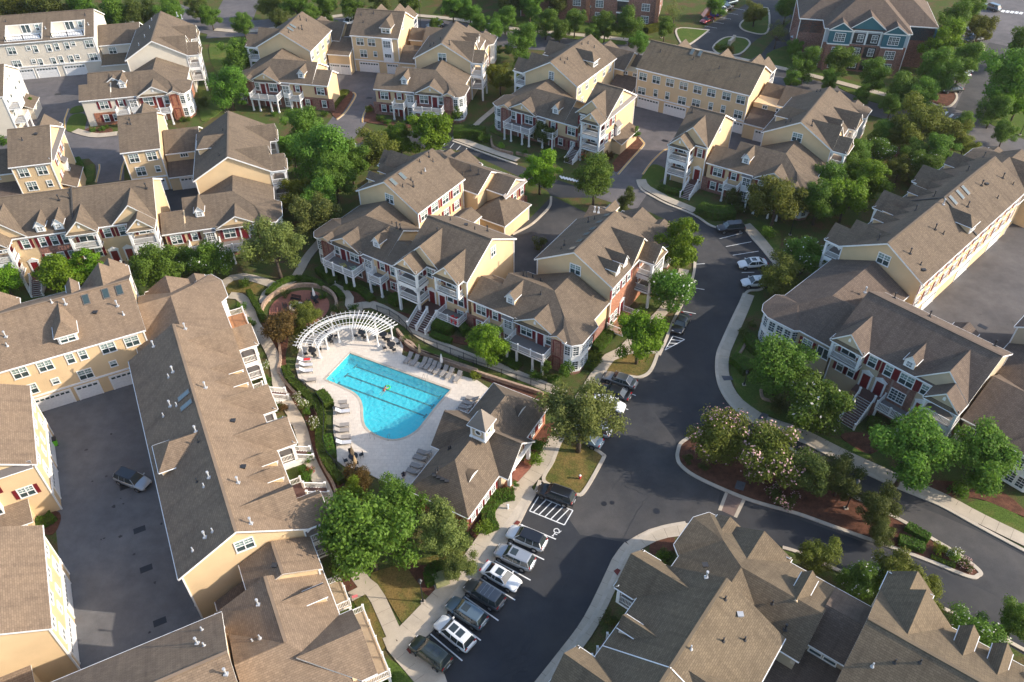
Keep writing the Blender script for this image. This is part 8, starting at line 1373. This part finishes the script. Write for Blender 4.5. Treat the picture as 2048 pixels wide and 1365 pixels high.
    return dict(body=body, windows=glass, roof_panel=roof, pillar=pill, wheel=tyre, rim=rim, wheel_arch=arch, headlight=hl, taillight=tlm, mirror=mir, grille=gr, number_plate=pt, bumper=bp_)
_cm = {}
def car(tg, front, rear, kind, paint, lab, roof=None, extra='', grp=None, z=0.012):
    """front and rear: photo points of the nose and tail at bonnet height"""
    key = (kind, paint, roof)
    if key not in _cm: _cm[key] = car_mesh(kind, paint, roof or paint)
    M_ = _cm[key]; L, W, belt, H, hood, xw, xr, xrr, xt, tail = KIND[kind]; f_, r_ = U(*front, 0.6, tg), U(*rear, 0.6, tg); c = (f_+r_)/2; d = f_-r_; rz = math.atan2(d.y, d.x) or 1e-4
    t_ = thing('parked_car', lab, 'car', (c.x, c.y, z), rz, grp)
    for k in ('body', 'windows', 'roof_panel', 'pillar'):
        o = link(k, M_[k], t_)
        if k == 'body': sm_ = o.modifiers.new('round', 'SUBSURF'); sm_.levels = sm_.render_levels = 1
    for sx in (L*0.30, -L*0.29):
        for sy in (-1, 1): link('wheel_arch', M_['wheel_arch'], t_, (sx, sy*(W/2-0.088), 0.37)); w_ = link('wheel', M_['wheel'], t_, (sx, sy*(W/2-0.085), 0.345)); sub('rim', M_['rim'], w_)
    for sy in (-1, 1):
        link('headlight', M_['headlight'], t_, (L/2-0.24, sy*W*0.285, hood-0.26)); link('taillight', M_['taillight'], t_, (-L/2+0.16, sy*W*0.345, tail-0.13)); link('mirror', M_['mirror'], t_, (xw-0.12, sy*(W/2+0.06), belt+0.06))
    link('grille', M_['grille'], t_, (L/2-0.02, 0, 0.55)); link('number_plate', M_['number_plate'], t_, (-L/2-0.005, 0, 0.62)); link('bumper', M_['bumper'], t_, (-L/2+0.02, 0, 0.42))
    if 's' in extra: m = MB(); m.box((xr-0.55, 0, H+0.006), (0.75, W*0.44, 0.02)); m.build('sunroof', 'car_glass', t_)
    if 'd' in extra: m = MB(); m.box((xr-1.45, 0, H+0.006), (0.7, W*0.44, 0.02)); m.build('sunroof', 'car_glass', t_)
    if 'r' in extra:
        for sy in (-1, 1): m = MB(); m.bar((xr-0.1, sy*W*0.33, H+0.03), (xrr+0.15, sy*W*0.33, H+0.03), 0.05); m.build('roof_rail', 'rim', t_)
    if 'c' in extra:
        for x in (xr-0.5, xr-1.0, xr-1.5): m = MB(); m.bar((x, -W*0.33, H+0.03), (x, W*0.33, H+0.03), 0.05); m.build('roof_bar', 'rim', t_)
    return t_
car('y7', (150, 1100), (370, 1260), 'suv', 'paint_green', 'dark green off-road vehicle with glass roof at the bottom of the row', None, 'sd'); car('y7', (300, 960), (530, 1145), 'suv', 'paint_w', 'white car with two dark sunroof panels above the dark green one', None, 'sd'); car('y7', (385, 850), (600, 990), 'suv', 'paint_slate', 'slate blue car between the white and dark grey ones', None, 's'); car('y7', (490, 730), (722, 872), 'suv', 'paint_grey', 'dark grey car with roof bars in the row', None, 'c'); car('y7', (828, 752), (600, 620), 'sedan', 'paint_w', 'white sedan parked nose out in the row', None, 's'); car('y7', (695, 515), (905, 610), 'suv', 'paint_silver', 'silver car with dark glass roof in the row', None, 's'); car('y7', (768, 395), (985, 485), 'suv', 'paint_w', 'white car with black roof beside the accessible bay', 'paint_black'); car('y7', (955, 120), (1180, 200), 'suv', 'paint_black', 'black estate car next to the hatched bay and lawn', None, 'r')
car('y3', (1345, 345), (1508, 400), 'sedan', 'paint_champ', 'grey sedan by the corner tree left of the street'); car('y3', (1305, 420), (1470, 478), 'sedan', 'paint_black', 'black sedan below the grey one'); car('y3', (1440, 550), (1265, 500), 'suv', 'paint_w', 'white car half under the airy tree'); car('y3', (1180, 640), (1350, 700), 'suv', 'paint_silver', 'silver car hidden under the airy tree'); car('y3', (1130, 700), (1290, 765), 'sedan', 'paint_slate', 'blue grey car at the trunk of the airy tree')
car('z7', (1120, 1060), (1180, 955), 'coupe', 'paint_black', 'black coupe above the hatched triangle'); car('z7', (1395, 405), (1535, 395), 'suv', 'paint_black', 'black car in the topmost marked bay at the bend'); car('z7', (1540, 632), (1665, 622), 'sedan', 'paint_w', 'white sedan in the curved bays at right', None, 's'); car('z7', (1562, 748), (1690, 740), 'sedan', 'paint_w', 'white car half under the olive tree at right')
car('y1', (850, 1290), (660, 1215), 'suv', 'paint_silver', 'silver car with black roof alone in the shaded court', 'paint_black'); car('z2', (795, 1090), (885, 1065), 'sedan', 'paint_w', 'white car between the trees north of the centre house'); car('z2', (855, 170), (900, 150), 'suv', 'paint_w', 'white car on the top street behind the narrow bay house'); car('z2', (1470, 190), (1530, 180), 'suv', 'paint_silver', 'silver car on the top street behind the right wing'); car('z1', (1010, 165), (1090, 160), 'sedan', 'paint_w', 'white car behind the cream link roof'); car('z1', (890, 175), (960, 165), 'sedan', 'paint_black', 'dark car behind the cream terrace house')
car('z3', (1620, 165), (1705, 130), 'sedan', 'paint_red', 'dark red car nearest in the top parking bays'); car('z3', (1770, 75), (1830, 50), 'sedan', 'paint_black', 'black car behind the van in the top bays'); car('z3', (1775, 30), (1880, 5), 'suv', 'paint_slate', 'grey blue car at the top picture edge'); car('z3', (1680, 90), (1800, 75), 'suv', 'paint_w', 'white car behind the orange and blue van')
car('z4', (350, 280), (460, 265), 'suv', 'paint_silver', 'silver car left of the blue flats'); car('z4', (380, 210), (440, 190), 'hatch', 'paint_magenta', 'magenta car behind the silver one at the flats'); car('z4', (1750, 35), (1870, 75), 'suv', 'paint_slate', 'grey car beside the far crosswalk'); car('z4', (1620, 300), (1740, 285), 'suv', 'paint_black', 'black car under the lot median tree'); car('z4', (1650, 260), (1770, 270), 'sedan', 'paint_blue', 'blue car above the black one in the lot'); car('z4', (1600, 430), (1680, 425), 'sedan', 'paint_blue', 'light blue car right of the tall tree'); car('z4', (1590, 460), (1670, 455), 'sedan', 'paint_w', 'white car next to the light blue one'); car('z4', (1560, 520), (1635, 515), 'suv', 'paint_w', 'white car lower in the lot row'); car('z4', (1540, 560), (1620, 550), 'sedan', 'paint_silver', 'silver car beside the lower white one'); car('z4', (1490, 660), (1550, 655), 'sedan', 'paint_green', 'green car at the lot entrance bed'); car('z4', (1640, 210), (1740, 200), 'sedan', 'paint_w', 'white car uppermost under the lot trees'); car('z4', (1500, 1015), (1570, 1010), 'sedan', 'paint_w', 'white car behind the right trees'); car('z4', (1820, 770), (1880, 760), 'suv', 'paint_silver', 'silver car at the foot of the large right tree')
q = U(1700, 100, 0.8, 'z3'); d = U(1620, 115, 0.8, 'z3')-U(1785, 100, 0.8, 'z3'); v_ = thing('delivery_van', 'orange and blue van in the top parking bays', 'van', (q.x, q.y, 0.03), math.atan2(d.y, d.x)); m = MB(); m.hexa([(-2.6, -1, 0.3), (1.3, -1, 0.3), (1.3, 1, 0.3), (-2.6, 1, 0.3)], [(-2.6, -0.9, 2.5), (1.1, -0.9, 2.5), (1.1, 0.9, 2.5), (-2.6, 0.9, 2.5)]); m.build('cargo_box', 'paint_navy', v_); m = MB(); m.hexa([(1.3, -1, 0.3), (2.7, -0.95, 0.3), (2.7, 0.95, 0.3), (1.3, 1, 0.3)], [(1.1, -0.9, 2.45), (1.7, -0.8, 2.0), (1.7, 0.8, 2.0), (1.1, 0.9, 2.45)]); m.build('cab', 'paint_orange', v_); m = MB(); m.box((-0.7, 0, 2.53), (3.4, 1.5, 0.05)); m.build('roof_panel', 'paint_w', v_)
for sx in (-1.7, 1.8):
    for sy in (-1, 1): m = MB(); m.tube((sx, sy*0.95-0.1, 0.36), (sx, sy*0.95+0.1, 0.36), 0.36, 0.36, 14); m.build('wheel', 'tyre', v_)
# ---------------------------------------------------------------- street furniture and small things
def lamp_post(x, y, lab, h=4.2, tg='px', z=0.1):
    q = U(x, y, z, tg); t_ = thing('lamp_post', lab, 'street lamp', (q.x, q.y, z), 1e-4); m = MB(); m.tube((0, 0, 0), (0, 0, 0.5), 0.16, 0.10, 10); m.tube((0, 0, 0.5), (0, 0, h-0.55), 0.065, 0.05, 8); m.build('pole', 'metal_black', t_); m = MB(); m.tube((0, 0, h-0.55), (0, 0, h-0.1), 0.12, 0.22, 8); m.build('lantern', 'glass_sky', t_); m = MB(); m.tube((0, 0, h-0.1), (0, 0, h+0.12), 0.26, 0.04, 8); m.build('cap', 'metal_black', t_); m = MB(); m.box((0, 0, 0.04), (0.45, 0.45, 0.12)); m.build('base', 'kerb_concrete', t_)
lamp_post(846, 1204, 'black lamp post on the dry lawn beside the utility box hedge'); lamp_post(1692, 1017, 'black lamp post on the island mulch', 5.2); lamp_post(452, 225, 'black lamp post beside the cream house walk', 4.2); lamp_post(1580, 470, 'black lamp post on the lawn behind the curved bays', 4.0); lamp_post(1178, 60, 'tall black street lamp before the brick flats', 6); lamp_post(842, 58, 'tall dark street lamp behind the narrow bay house', 7.5); lamp_post(586, 28, 'tall dark street lamp at the top edge', 8); lamp_post(2040, 270, 'black lamp post at the right edge verge', 5); lamp_post(1323, 76, 'short black lamp by the yellow hedge', 2.4); lamp_post(1488, 770, 'small black garden lamp by the dark rounded hedge', 2.6)
q = U(1178, 985, 0.1, 'y3'); t_ = thing('fire_hydrant', 'white topped fire hydrant on the dry lawn island', 'hydrant', (q.x, q.y, 0.1), 1e-4); m = MB(); m.tube((0, 0, 0), (0, 0, 0.55), 0.13, 0.12, 10); m.tube((-0.22, 0, 0.38), (0.22, 0, 0.38), 0.07, 0.07, 8); m.build('barrel', 'towel_red', t_); m = MB(); m.ball((0, 0, 0.55), (0.16, 0.16, 0.16), 10, 4, 0, 0.0); m.build('bonnet', 'white_trim', t_)
q = U(1415, 765, 0.4, 'y6'); t_ = thing('utility_box', 'green transformer box inside the horseshoe hedge', 'utility box', (q.x, q.y, 0.1), R(25)); mat_plain('box_green', (0.22, 0.22, 0.10), 0.6); m = MB(); m.hexa([(-0.75, -0.7, 0), (0.75, -0.7, 0), (0.75, 0.7, 0), (-0.75, 0.7, 0)], [(-0.75, -0.5, 0.95), (0.75, -0.5, 0.95), (0.75, 0.7, 0.95), (-0.75, 0.7, 0.95)]); m.build('cabinet', 'box_green', t_); m = MB(); m.box((0, 0, -0.02), (1.8, 1.7, 0.12)); m.build('pad', 'concrete', t_)
q = U(1840, 305, 0.5, 'z3'); t_ = thing('stone_sign', 'pale stone entrance sign on the oval lawn by the lot', 'sign', (q.x, q.y, 0.1), R(60)); m = MB(); m.box((0, 0, 0.5), (3.2, 0.5, 1.0)); m.build('wall', 'concrete', t_); m = MB(); m.box((0, 0, 1.06), (3.4, 0.65, 0.12)); m.build('coping', 'kerb_concrete', t_)
for sx in (-1.75, 1.75): m = MB(); m.box((sx, 0, 0.65), (0.6, 0.7, 1.3)); m.build('pier', 'concrete', t_)
q = U(910, 865, 0.5, 'y6'); t_ = thing('yard_sign', 'small pink yard sign by the path', 'sign', (q.x, q.y, 0.1), R(20)); mat_plain('sign_pink', (0.75, 0.2, 0.22), 0.7); m = MB(); m.box((0, 0, 0.55), (0.6, 0.04, 0.45)); m.build('sign_board', 'sign_pink', t_)
for sx in (-0.2, 0.2): m = MB(); m.box((sx, 0.03, 0.25), (0.02, 0.02, 0.6)); m.build('stake', 'metal_black', t_)
for tg, x, y, lab in (('y3', 730, 1165, 'white garden statue post on the clubhouse mulch'), ('y6', 1415, 670, 'white utility marker post under the airy tree'), ('y3', 916, 608, 'white marker post at the clubhouse corner')):
    q = U(x, y, 0.3, tg); t_ = thing('bollard_light', lab, 'bollard', (q.x, q.y, 0.1), 1e-4); m = MB(); m.tube((0, 0, 0), (0, 0, 0.6), 0.14, 0.10, 10); m.build('post', 'white_trim', t_); m = MB(); m.ball((0, 0, 0.66), (0.17, 0.17, 0.14), 10, 5); m.build('cap', 'white_trim', t_)
q = U(778, 1040, 0.3, 'y3'); t_ = thing('planter_pot', 'pale stone planter beside the clubhouse column', 'planter', (q.x, q.y, 0.12), 1e-4); m = MB(); m.tube((0, 0, 0), (0, 0, 0.7), 0.3, 0.48, 12); m.build('pot', 'concrete', t_); o = link('plant', SK['green'], t_, (0, 0, 0.55)); o.scale = (0.5, 0.5, 0.4)
q = U(108, 885, 0.5); t_ = thing('recycling_bin', 'lime green bin against the yellow wall in the shaded court', 'bin', (q.x, q.y, 0.02), R(30)); mat_plain('bin_lime', (0.16, 0.55, 0.02), 0.5); m = MB(); m.hexa([(-0.3, -0.3, 0), (0.3, -0.3, 0), (0.3, 0.3, 0), (-0.3, 0.3, 0)], [(-0.4, -0.38, 1.0), (0.4, -0.38, 1.0), (0.4, 0.38, 1.0), (-0.4, 0.38, 1.0)]); m.build('bin_body', 'bin_lime', t_); m = MB(); m.box((0, 0, 1.04), (0.86, 0.82, 0.08)); m.build('lid', 'metal_black', t_)
for sx in (-0.28, 0.28): m = MB(); m.tube((sx-0.03, -0.35, 0.1), (sx+0.03, -0.35, 0.1), 0.1, 0.1, 8); m.build('wheel', 'tyre', t_)
for x, y, mat, lab in ((1180, 1232, 'towel_red', 'left red chair on the white porch above the thick hedge'), (1205, 1245, 'towel_red', 'right red chair on the white porch above the thick hedge')):
    q = U(x, y, 1.9, 'z6'); c = thing('porch_chair', lab, 'chair', (q.x, q.y, 1.56), R(200)); m = MB(); m.box((0, 0, 0.4), (0.6, 0.6, 0.06)); m.build('seat', mat, c); m = MB(); m.box((0, -0.3, 0.7), (0.6, 0.06, 0.65)); m.build('backrest', mat, c)
    for sx in (-0.27, 0.27): m = MB(); m.box((sx, 0, 0.3), (0.06, 0.55, 0.6)); m.build('armrest', mat, c)
mat_plain('chair_olive', (0.35, 0.33, 0.10), 0.7); mat_plain('chair_mint', (0.35, 0.47, 0.32), 0.7)
for x, y, mat, lab in ((312, 1010, 'chair_olive', 'olive adirondack chair on the left brick balcony'), (395, 1035, 'chair_mint', 'mint adirondack chair on the left brick balcony')):
    q = U(x, y, 3.2, 'b4'); c = thing('adirondack_chair', lab, 'chair', (q.x, q.y, 2.81), R(-60)); m = MB(); m.hexa([(-0.3, -0.3, 0.25), (0.3, -0.3, 0.25), (0.3, 0.35, 0.38), (-0.3, 0.35, 0.38)], [(-0.3, -0.3, 0.3), (0.3, -0.3, 0.3), (0.3, 0.35, 0.43), (-0.3, 0.35, 0.43)]); m.build('seat', mat, c)
    for i in range(5): m = MB(); m.bar((-0.24+i*0.12, -0.28, 0.28), (-0.30+i*0.15, -0.62, 1.0), 0.1, 0.03); m.build('back_slat', mat, c)
    for sx in (-0.36, 0.36): m = MB(); m.box((sx, 0, 0.55), (0.12, 0.7, 0.04)); m.build('armrest', mat, c); m = MB(); m.box((sx, 0.28, 0.27), (0.06, 0.08, 0.54)); m.build('leg', mat, c)
# ---------------------------------------------------------------- people
mat_plain('skin', (0.50, 0.27, 0.18), 0.5); mat_plain('hair_dark', (0.03, 0.02, 0.015), 0.6); mat_plain('cloth_navy', (0.03, 0.03, 0.06), 0.9); mat_plain('cloth_red', (0.45, 0.10, 0.10), 0.9); mat_plain('float_green', (0.05, 0.55, 0.10), 0.4)
def body(parent, joints, bones, mat):
    """one continuous figure: joints {name: (pos, radius)}, bones [(a, b)], skinned and smoothed"""
    names = list(joints); me = bpy.data.meshes.new('body'); me.from_pydata([joints[k][0] for k in names], [(names.index(a), names.index(c)) for a, c in bones], []); o = bpy.data.objects.new('body', me); COL.objects.link(o); o.parent = parent
    sk = o.modifiers.new('skin', 'SKIN')
    for i, k in enumerate(names): me.skin_vertices[0].data[i].radius = (joints[k][1],)*2; me.skin_vertices[0].data[i].use_root = (i == 0)
    sd_ = o.modifiers.new('sub', 'SUBSURF'); sd_.levels = 2; sd_.render_levels = 2; me.materials.append(MATS[mat])
    return o
def person(loc, rz, lab, J, top, bottom, clothes):
    t_ = thing('person', lab, 'person', loc, rz); bones = [('hip', 'waist'), ('waist', 'chest'), ('chest', 'neck'), ('neck', 'head'), ('head', 'crown')]
    for s in 'lr': bones += [('chest', s+'sh'), (s+'sh', s+'el'), (s+'el', s+'wr'), (s+'wr', s+'f1'), (s+'wr', s+'f2'), (s+'wr', s+'th'), ('hip', s+'hp'), (s+'hp', s+'kn'), (s+'kn', s+'an'), (s+'an', s+'to')]
    body(t_, J, bones, 'skin'); 
    for nm, seg, rad, mt in clothes:
        m = MB()
        for a, c, k0, k1 in seg: pa, pc = Vector(J[a][0]), Vector(J[c][0]); m.tube(pa, pa.lerp(pc, k1), J[a][1]*rad, (J[a][1]+(J[c][1]-J[a][1])*k1)*rad, 12)
        m.build(nm, mt, t_)
    h = Vector(J['crown'][0]); m = MB(); m.ball((h.x, h.y-0.02, h.z-0.04), (0.105, 0.115, 0.11), 12, 6, 0, -0.1); m.build('hair', 'hair_dark', t_)
    return t_
def joints(pose):
    J = {'hip': ((0, 0, 0.92), 0.14), 'waist': ((0, 0.01, 1.08), 0.125), 'chest': ((0, 0.0, 1.30), 0.145), 'neck': ((0, 0.0, 1.46), 0.055), 'head': ((0, 0.03, 1.56), 0.085), 'crown': ((0, 0.02, 1.68), 0.085)}
    for s, x in (('l', -1), ('r', 1)):
        J.update({s+'sh': ((x*0.19, 0, 1.39), 0.062), s+'el': ((x*0.25, -0.02, 1.12), 0.043), s+'wr': ((x*0.24, 0.10, 0.90), 0.030), s+'f1': ((x*0.235, 0.14, 0.80), 0.014), s+'f2': ((x*0.255, 0.16, 0.82), 0.012), s+'th': ((x*0.20, 0.16, 0.86), 0.013), s+'hp': ((x*0.10, 0, 0.86), 0.10), s+'kn': ((x*0.11, 0.05, 0.48), 0.062), s+'an': ((x*0.11, -0.02, 0.08), 0.042), s+'to': ((x*0.12, 0.16, 0.035), 0.035)})
    for k, p_ in pose.items(): J[k] = (p_, J[k][1])
    return J
q = U(1205, 1300, 0.13, 'y2')
person((q.x, q.y, 0.14), R(200), 'person in dark shorts walking on the deck below the clubhouse loungers', joints({'chest': (0, 0.10, 1.29), 'neck': (0, 0.16, 1.43), 'head': (0, 0.22, 1.52), 'crown': (0, 0.25, 1.63), 'lsh': (-0.19, 0.1, 1.37), 'rsh': (0.19, 0.1, 1.37), 'lel': (-0.26, 0.2, 1.12), 'lwr': (-0.2, 0.38, 0.98), 'lf1': (-0.18, 0.45, 0.92), 'lf2': (-0.2, 0.46, 0.94), 'lth': (-0.15, 0.42, 0.97), 'rkn': (0.11, 0.18, 0.50), 'ran': (0.11, 0.22, 0.09), 'rto': (0.12, 0.40, 0.04), 'lkn': (-0.11, -0.05, 0.48), 'lan': (-0.11, -0.25, 0.10), 'lto': (-0.12, -0.10, 0.04)}), 0, 0,
       [('shorts', [('hip', 'waist', 0, 0.6), ('lhp', 'lkn', 0, 0.55), ('rhp', 'rkn', 0, 0.55)], 1.18, 'cloth_navy'), ('shirt', [('waist', 'chest', 0, 1.0), ('chest', 'neck', 0, 0.5), ('chest', 'lsh', 0, 1), ('chest', 'rsh', 0, 1), ('lsh', 'lel', 0, 0.5), ('rsh', 'rel', 0, 0.5)], 1.14, 'cloth_navy')])
q = U(1080, 745, 0.1, 'y2')
person((q.x, q.y, -0.85), R(-40), 'swimmer leaning on a green float in the pool', joints({'waist': (0, 0.08, 0.98), 'chest': (0, 0.22, 1.10), 'neck': (0, 0.32, 1.20), 'head': (0, 0.36, 1.30), 'crown': (0, 0.38, 1.41), 'lsh': (-0.19, 0.25, 1.14), 'rsh': (0.19, 0.25, 1.14), 'lel': (-0.28, 0.48, 1.06), 'rel': (0.28, 0.48, 1.06), 'lwr': (-0.2, 0.68, 1.06), 'rwr': (0.2, 0.68, 1.06), 'lf1': (-0.17, 0.76, 1.06), 'rf1': (0.17, 0.76, 1.06), 'lf2': (-0.2, 0.77, 1.05), 'rf2': (0.2, 0.77, 1.05), 'lth': (-0.14, 0.72, 1.07), 'rth': (0.14, 0.72, 1.07), 'lkn': (-0.12, -0.35, 0.72), 'rkn': (0.12, -0.3, 0.66), 'lan': (-0.12, -0.72, 0.62), 'ran': (0.12, -0.68, 0.52), 'lto': (-0.12, -0.88, 0.6), 'rto': (0.12, -0.84, 0.5)}), 0, 0, [('swim_shorts', [('hip', 'waist', 0, 0.4), ('lhp', 'lkn', 0, 0.5), ('rhp', 'rkn', 0, 0.5)], 1.15, 'cloth_red')])
dv = Vector((-math.sin(R(-40)), math.cos(R(-40)))); fq = q+dv*0.62; fl = thing('pool_float', 'bright green ring float under the swimmer', 'float', (fq.x, fq.y, 0.05), 1e-4); m = MB()
for i in range(20):
    a, c = 2*math.pi*i/20, 2*math.pi*(i+1)/20; m.tube((0.34*math.cos(a), 0.34*math.sin(a), 0.05), (0.34*math.cos(c), 0.34*math.sin(c), 0.05), 0.10, 0.10, 8)
m.build('ring', 'float_green', fl, True)
# ---------------------------------------------------------------- far apartment blocks
b = Bld('apartment_building', 'teal gabled and red brick flats with white trim at the top right', (76, 188), 'brick_red', 'shingle_plum', 'brick_red', 'siding_teal'); K9 = frame((79.6, 179.5), -13)
K9 = FR(U(905, 220, 9.5, 'z4'), (math.cos(R(-141.5)), math.sin(R(-141.5))), (math.cos(R(-51.5)), math.sin(R(-51.5)))); K9 = FR(U(905, 220, 9.5, 'z4'), Vector((-0.22, -0.975)).normalized(), Vector((0.975, -0.22)).normalized())
A9 = blk(b, K9, 1, -9.3, 9.3, -7.5, 8.0, 15.2, 9.4, ends=('h', 'h'), wall='brick_red')
A9b = blk(b, K9, 1, -14.5, 15.5, -13, 8.5, 15.0, 9.4, ends=('h', 'h'), wall='brick_red'); A9c = blk(b, K9, 0, -45, -10, 2, 10, 15.4, 9.4, ends=('h', 'h'), wall='brick_red', roof='shingle_warm')
W = Wl(b, K9, (0.15, -8.9), (0.15, 8.9), (1, 0)); panel(W, 0, W.L, 6.2, 9.3, 'siding_grey', 0.05, 'upper_cladding')
for s in (3.2, 14.6):
    panel(W, s-2.3, s+2.3, 0, 6.2, 'brick_red', 0.9, 'brick_bay'); panel(W, s-2.3, s+2.3, 6.2, 9.2, 'siding_teal', 0.9, 'teal_bay'); panel(W, s-2.4, s+2.4, 6.1, 6.35, 'white_trim', 1.0, 'string_course'); panel(W, s-2.4, s+2.4, 9.1, 9.4, 'white_trim', 1.0, 'frieze')
    xgable(b, A9, 1, s-8.9, 2.7, 11.2, 9.0, slope=0.65, wall='siding_teal', vent=False); win(W, s, 7.8, 2.1, 1.7, 3, 'grid', False, 0.9); win(W, s, 4.6, 2.0, 1.7, 3, 'grid', False, 0.9); win(W, s, 1.7, 2.0, 1.7, 3, 'grid', False, 0.9)
xgable(b, A9, 1, 0.0, 4.0, 12.6, 8.1, slope=0.72, wall='siding_teal', vent=False)
for s in (7.4, 10.4):
    for z in (0.4, 3.3, 6.3): panel(W, s-1.25, s+1.25, z, z+2.4, 'dark_and_shade', 0.06, 'recess_shade_panel'); railing(b, [W.pt(s-1.2, z, 0.12), W.pt(s+1.2, z, 0.12)], 1.0, 'metal_black', 0.2, False); win(W, s+0.3, z+1.3, 1.1, 1.5, 2, 'grid', False, 0.07)  # flat dark panels paint the shade of balconies that are not hollowed out
for s in (5.95, 8.9, 11.85): panel(W, s-0.15, s+0.15, 6.2, 9.3, 'white_trim', 0.16, 'pilaster')
Wl2 = Wl(b, K9, (-3, 14.9), (-18, 14.9), (0, 1))
for s in (3, 7, 11):
    for z in (1.8, 4.8, 7.6): win(Wl2, s, z, 1.6, 1.6, 2, 'grid')
panel(Wl2, 0, Wl2.L, 6.2, 9.3, 'siding_teal', 0.05, 'upper_cladding'); Wl3 = Wl(b, K9, (-4.9, -14.2), (-4.9, -9), (1, 0)); panel(Wl3, 0, Wl3.L, 6.2, 9.3, 'siding_teal', 0.05, 'upper_cladding'); Wl4 = Wl(b, K9, (-4.9, 9), (-4.9, 15), (1, 0)); panel(Wl4, 0, Wl4.L, 6.2, 9.3, 'siding_teal', 0.05, 'upper_cladding')
def brick_flats(lab, c, deg, L, D, H=11.0, n=6):
    f = frame(c, deg); b = Bld('apartment_building', lab, c, 'brick_red', 'shingle_plum'); blk(b, f, 1, -L/2, L/2, -D/2, D/2+0.3, H+4, H, ends=('h', 'h'), wall='brick_red'); W = Wl(b, f, (0.0, -L/2+0.4), (0.0, L/2-0.4), (1, 0))
    for i in range(n):
        s = W.L*(i+0.5)/n
        for z in (1.7, 4.7, 7.7):
            if i % 3 == 1: panel(W, s-1.3, s+1.3, z-1.3, z+1.1, 'dark_and_shade', 0.06, 'recess_shade_panel'); railing(b, [W.pt(s-1.3, z-1.3, 0.14), W.pt(s+1.3, z-1.3, 0.14)], 1.0, 'metal_black', 0.25, False); panel(W, s-1.5, s+1.5, z+1.1, z+1.4, 'white_trim', 0.2, 'lintel')  # dark panel on the brick face paints the recess shade
            else: win(W, s, z, 1.8, 1.6, 3, 'grid')
        if i % 3 == 2: panel(W, s+W.L/n/2-0.5, s+W.L/n/2+0.5, 0, H-0.2, 'brick_orange', 0.5, 'pilaster')
    We = Wl(b, f, (0.0, L/2-0.35), (-D, L/2-0.35), (0, 1))
    for s in (3, 8):
        for z in (1.7, 4.7, 7.7): win(We, s, z, 1.5, 1.6, 2, 'grid')
q = U(1320, 60); brick_flats('red brick flats with dark balconies at the top centre right', (q.x-18, q.y+6), -14, 36, 16); q = U(880, 12); brick_flats('red brick flats peeping over the top edge behind the middle complex', (q.x, q.y+8), -4, 60, 16, 11, 9); q = U(480, -5); brick_flats('red brick flats at the top edge left of the street corner', (q.x-10, q.y+14), 8, 20, 14, 9, 4); q = U(100, 5); brick_flats('brown roofed brick flats behind the trees at the top left', (q.x, q.y+16), 10, 40, 14, 8, 6)
# ---------------------------------------------------------------- thin summer haze
hm = bpy.data.materials.new('haze'); hm.use_nodes = True; ht = hm.node_tree; ht.nodes.clear(); hv = ht.nodes.new('ShaderNodeVolumePrincipled'); hv.inputs['Color'].default_value = (0.93, 0.95, 1.0, 1); hv.inputs['Density'].default_value = HAZE; hv.inputs['Anisotropy'].default_value = 0.2; ho = ht.nodes.new('ShaderNodeOutputMaterial'); ht.links.new(hv.outputs[0], ho.inputs['Volume']); MATS['haze'] = hm
hb = MB(); hb.box((0, 1720, 39.0), (3060, 3640, 80.0)); hz = hb.build('haze', 'haze'); hz['kind'] = 'stuff'; hz['label'] = 'thin pale summer haze over the whole estate'
for o in bpy.data.objects:
    if '_w' in o: del o['_w']
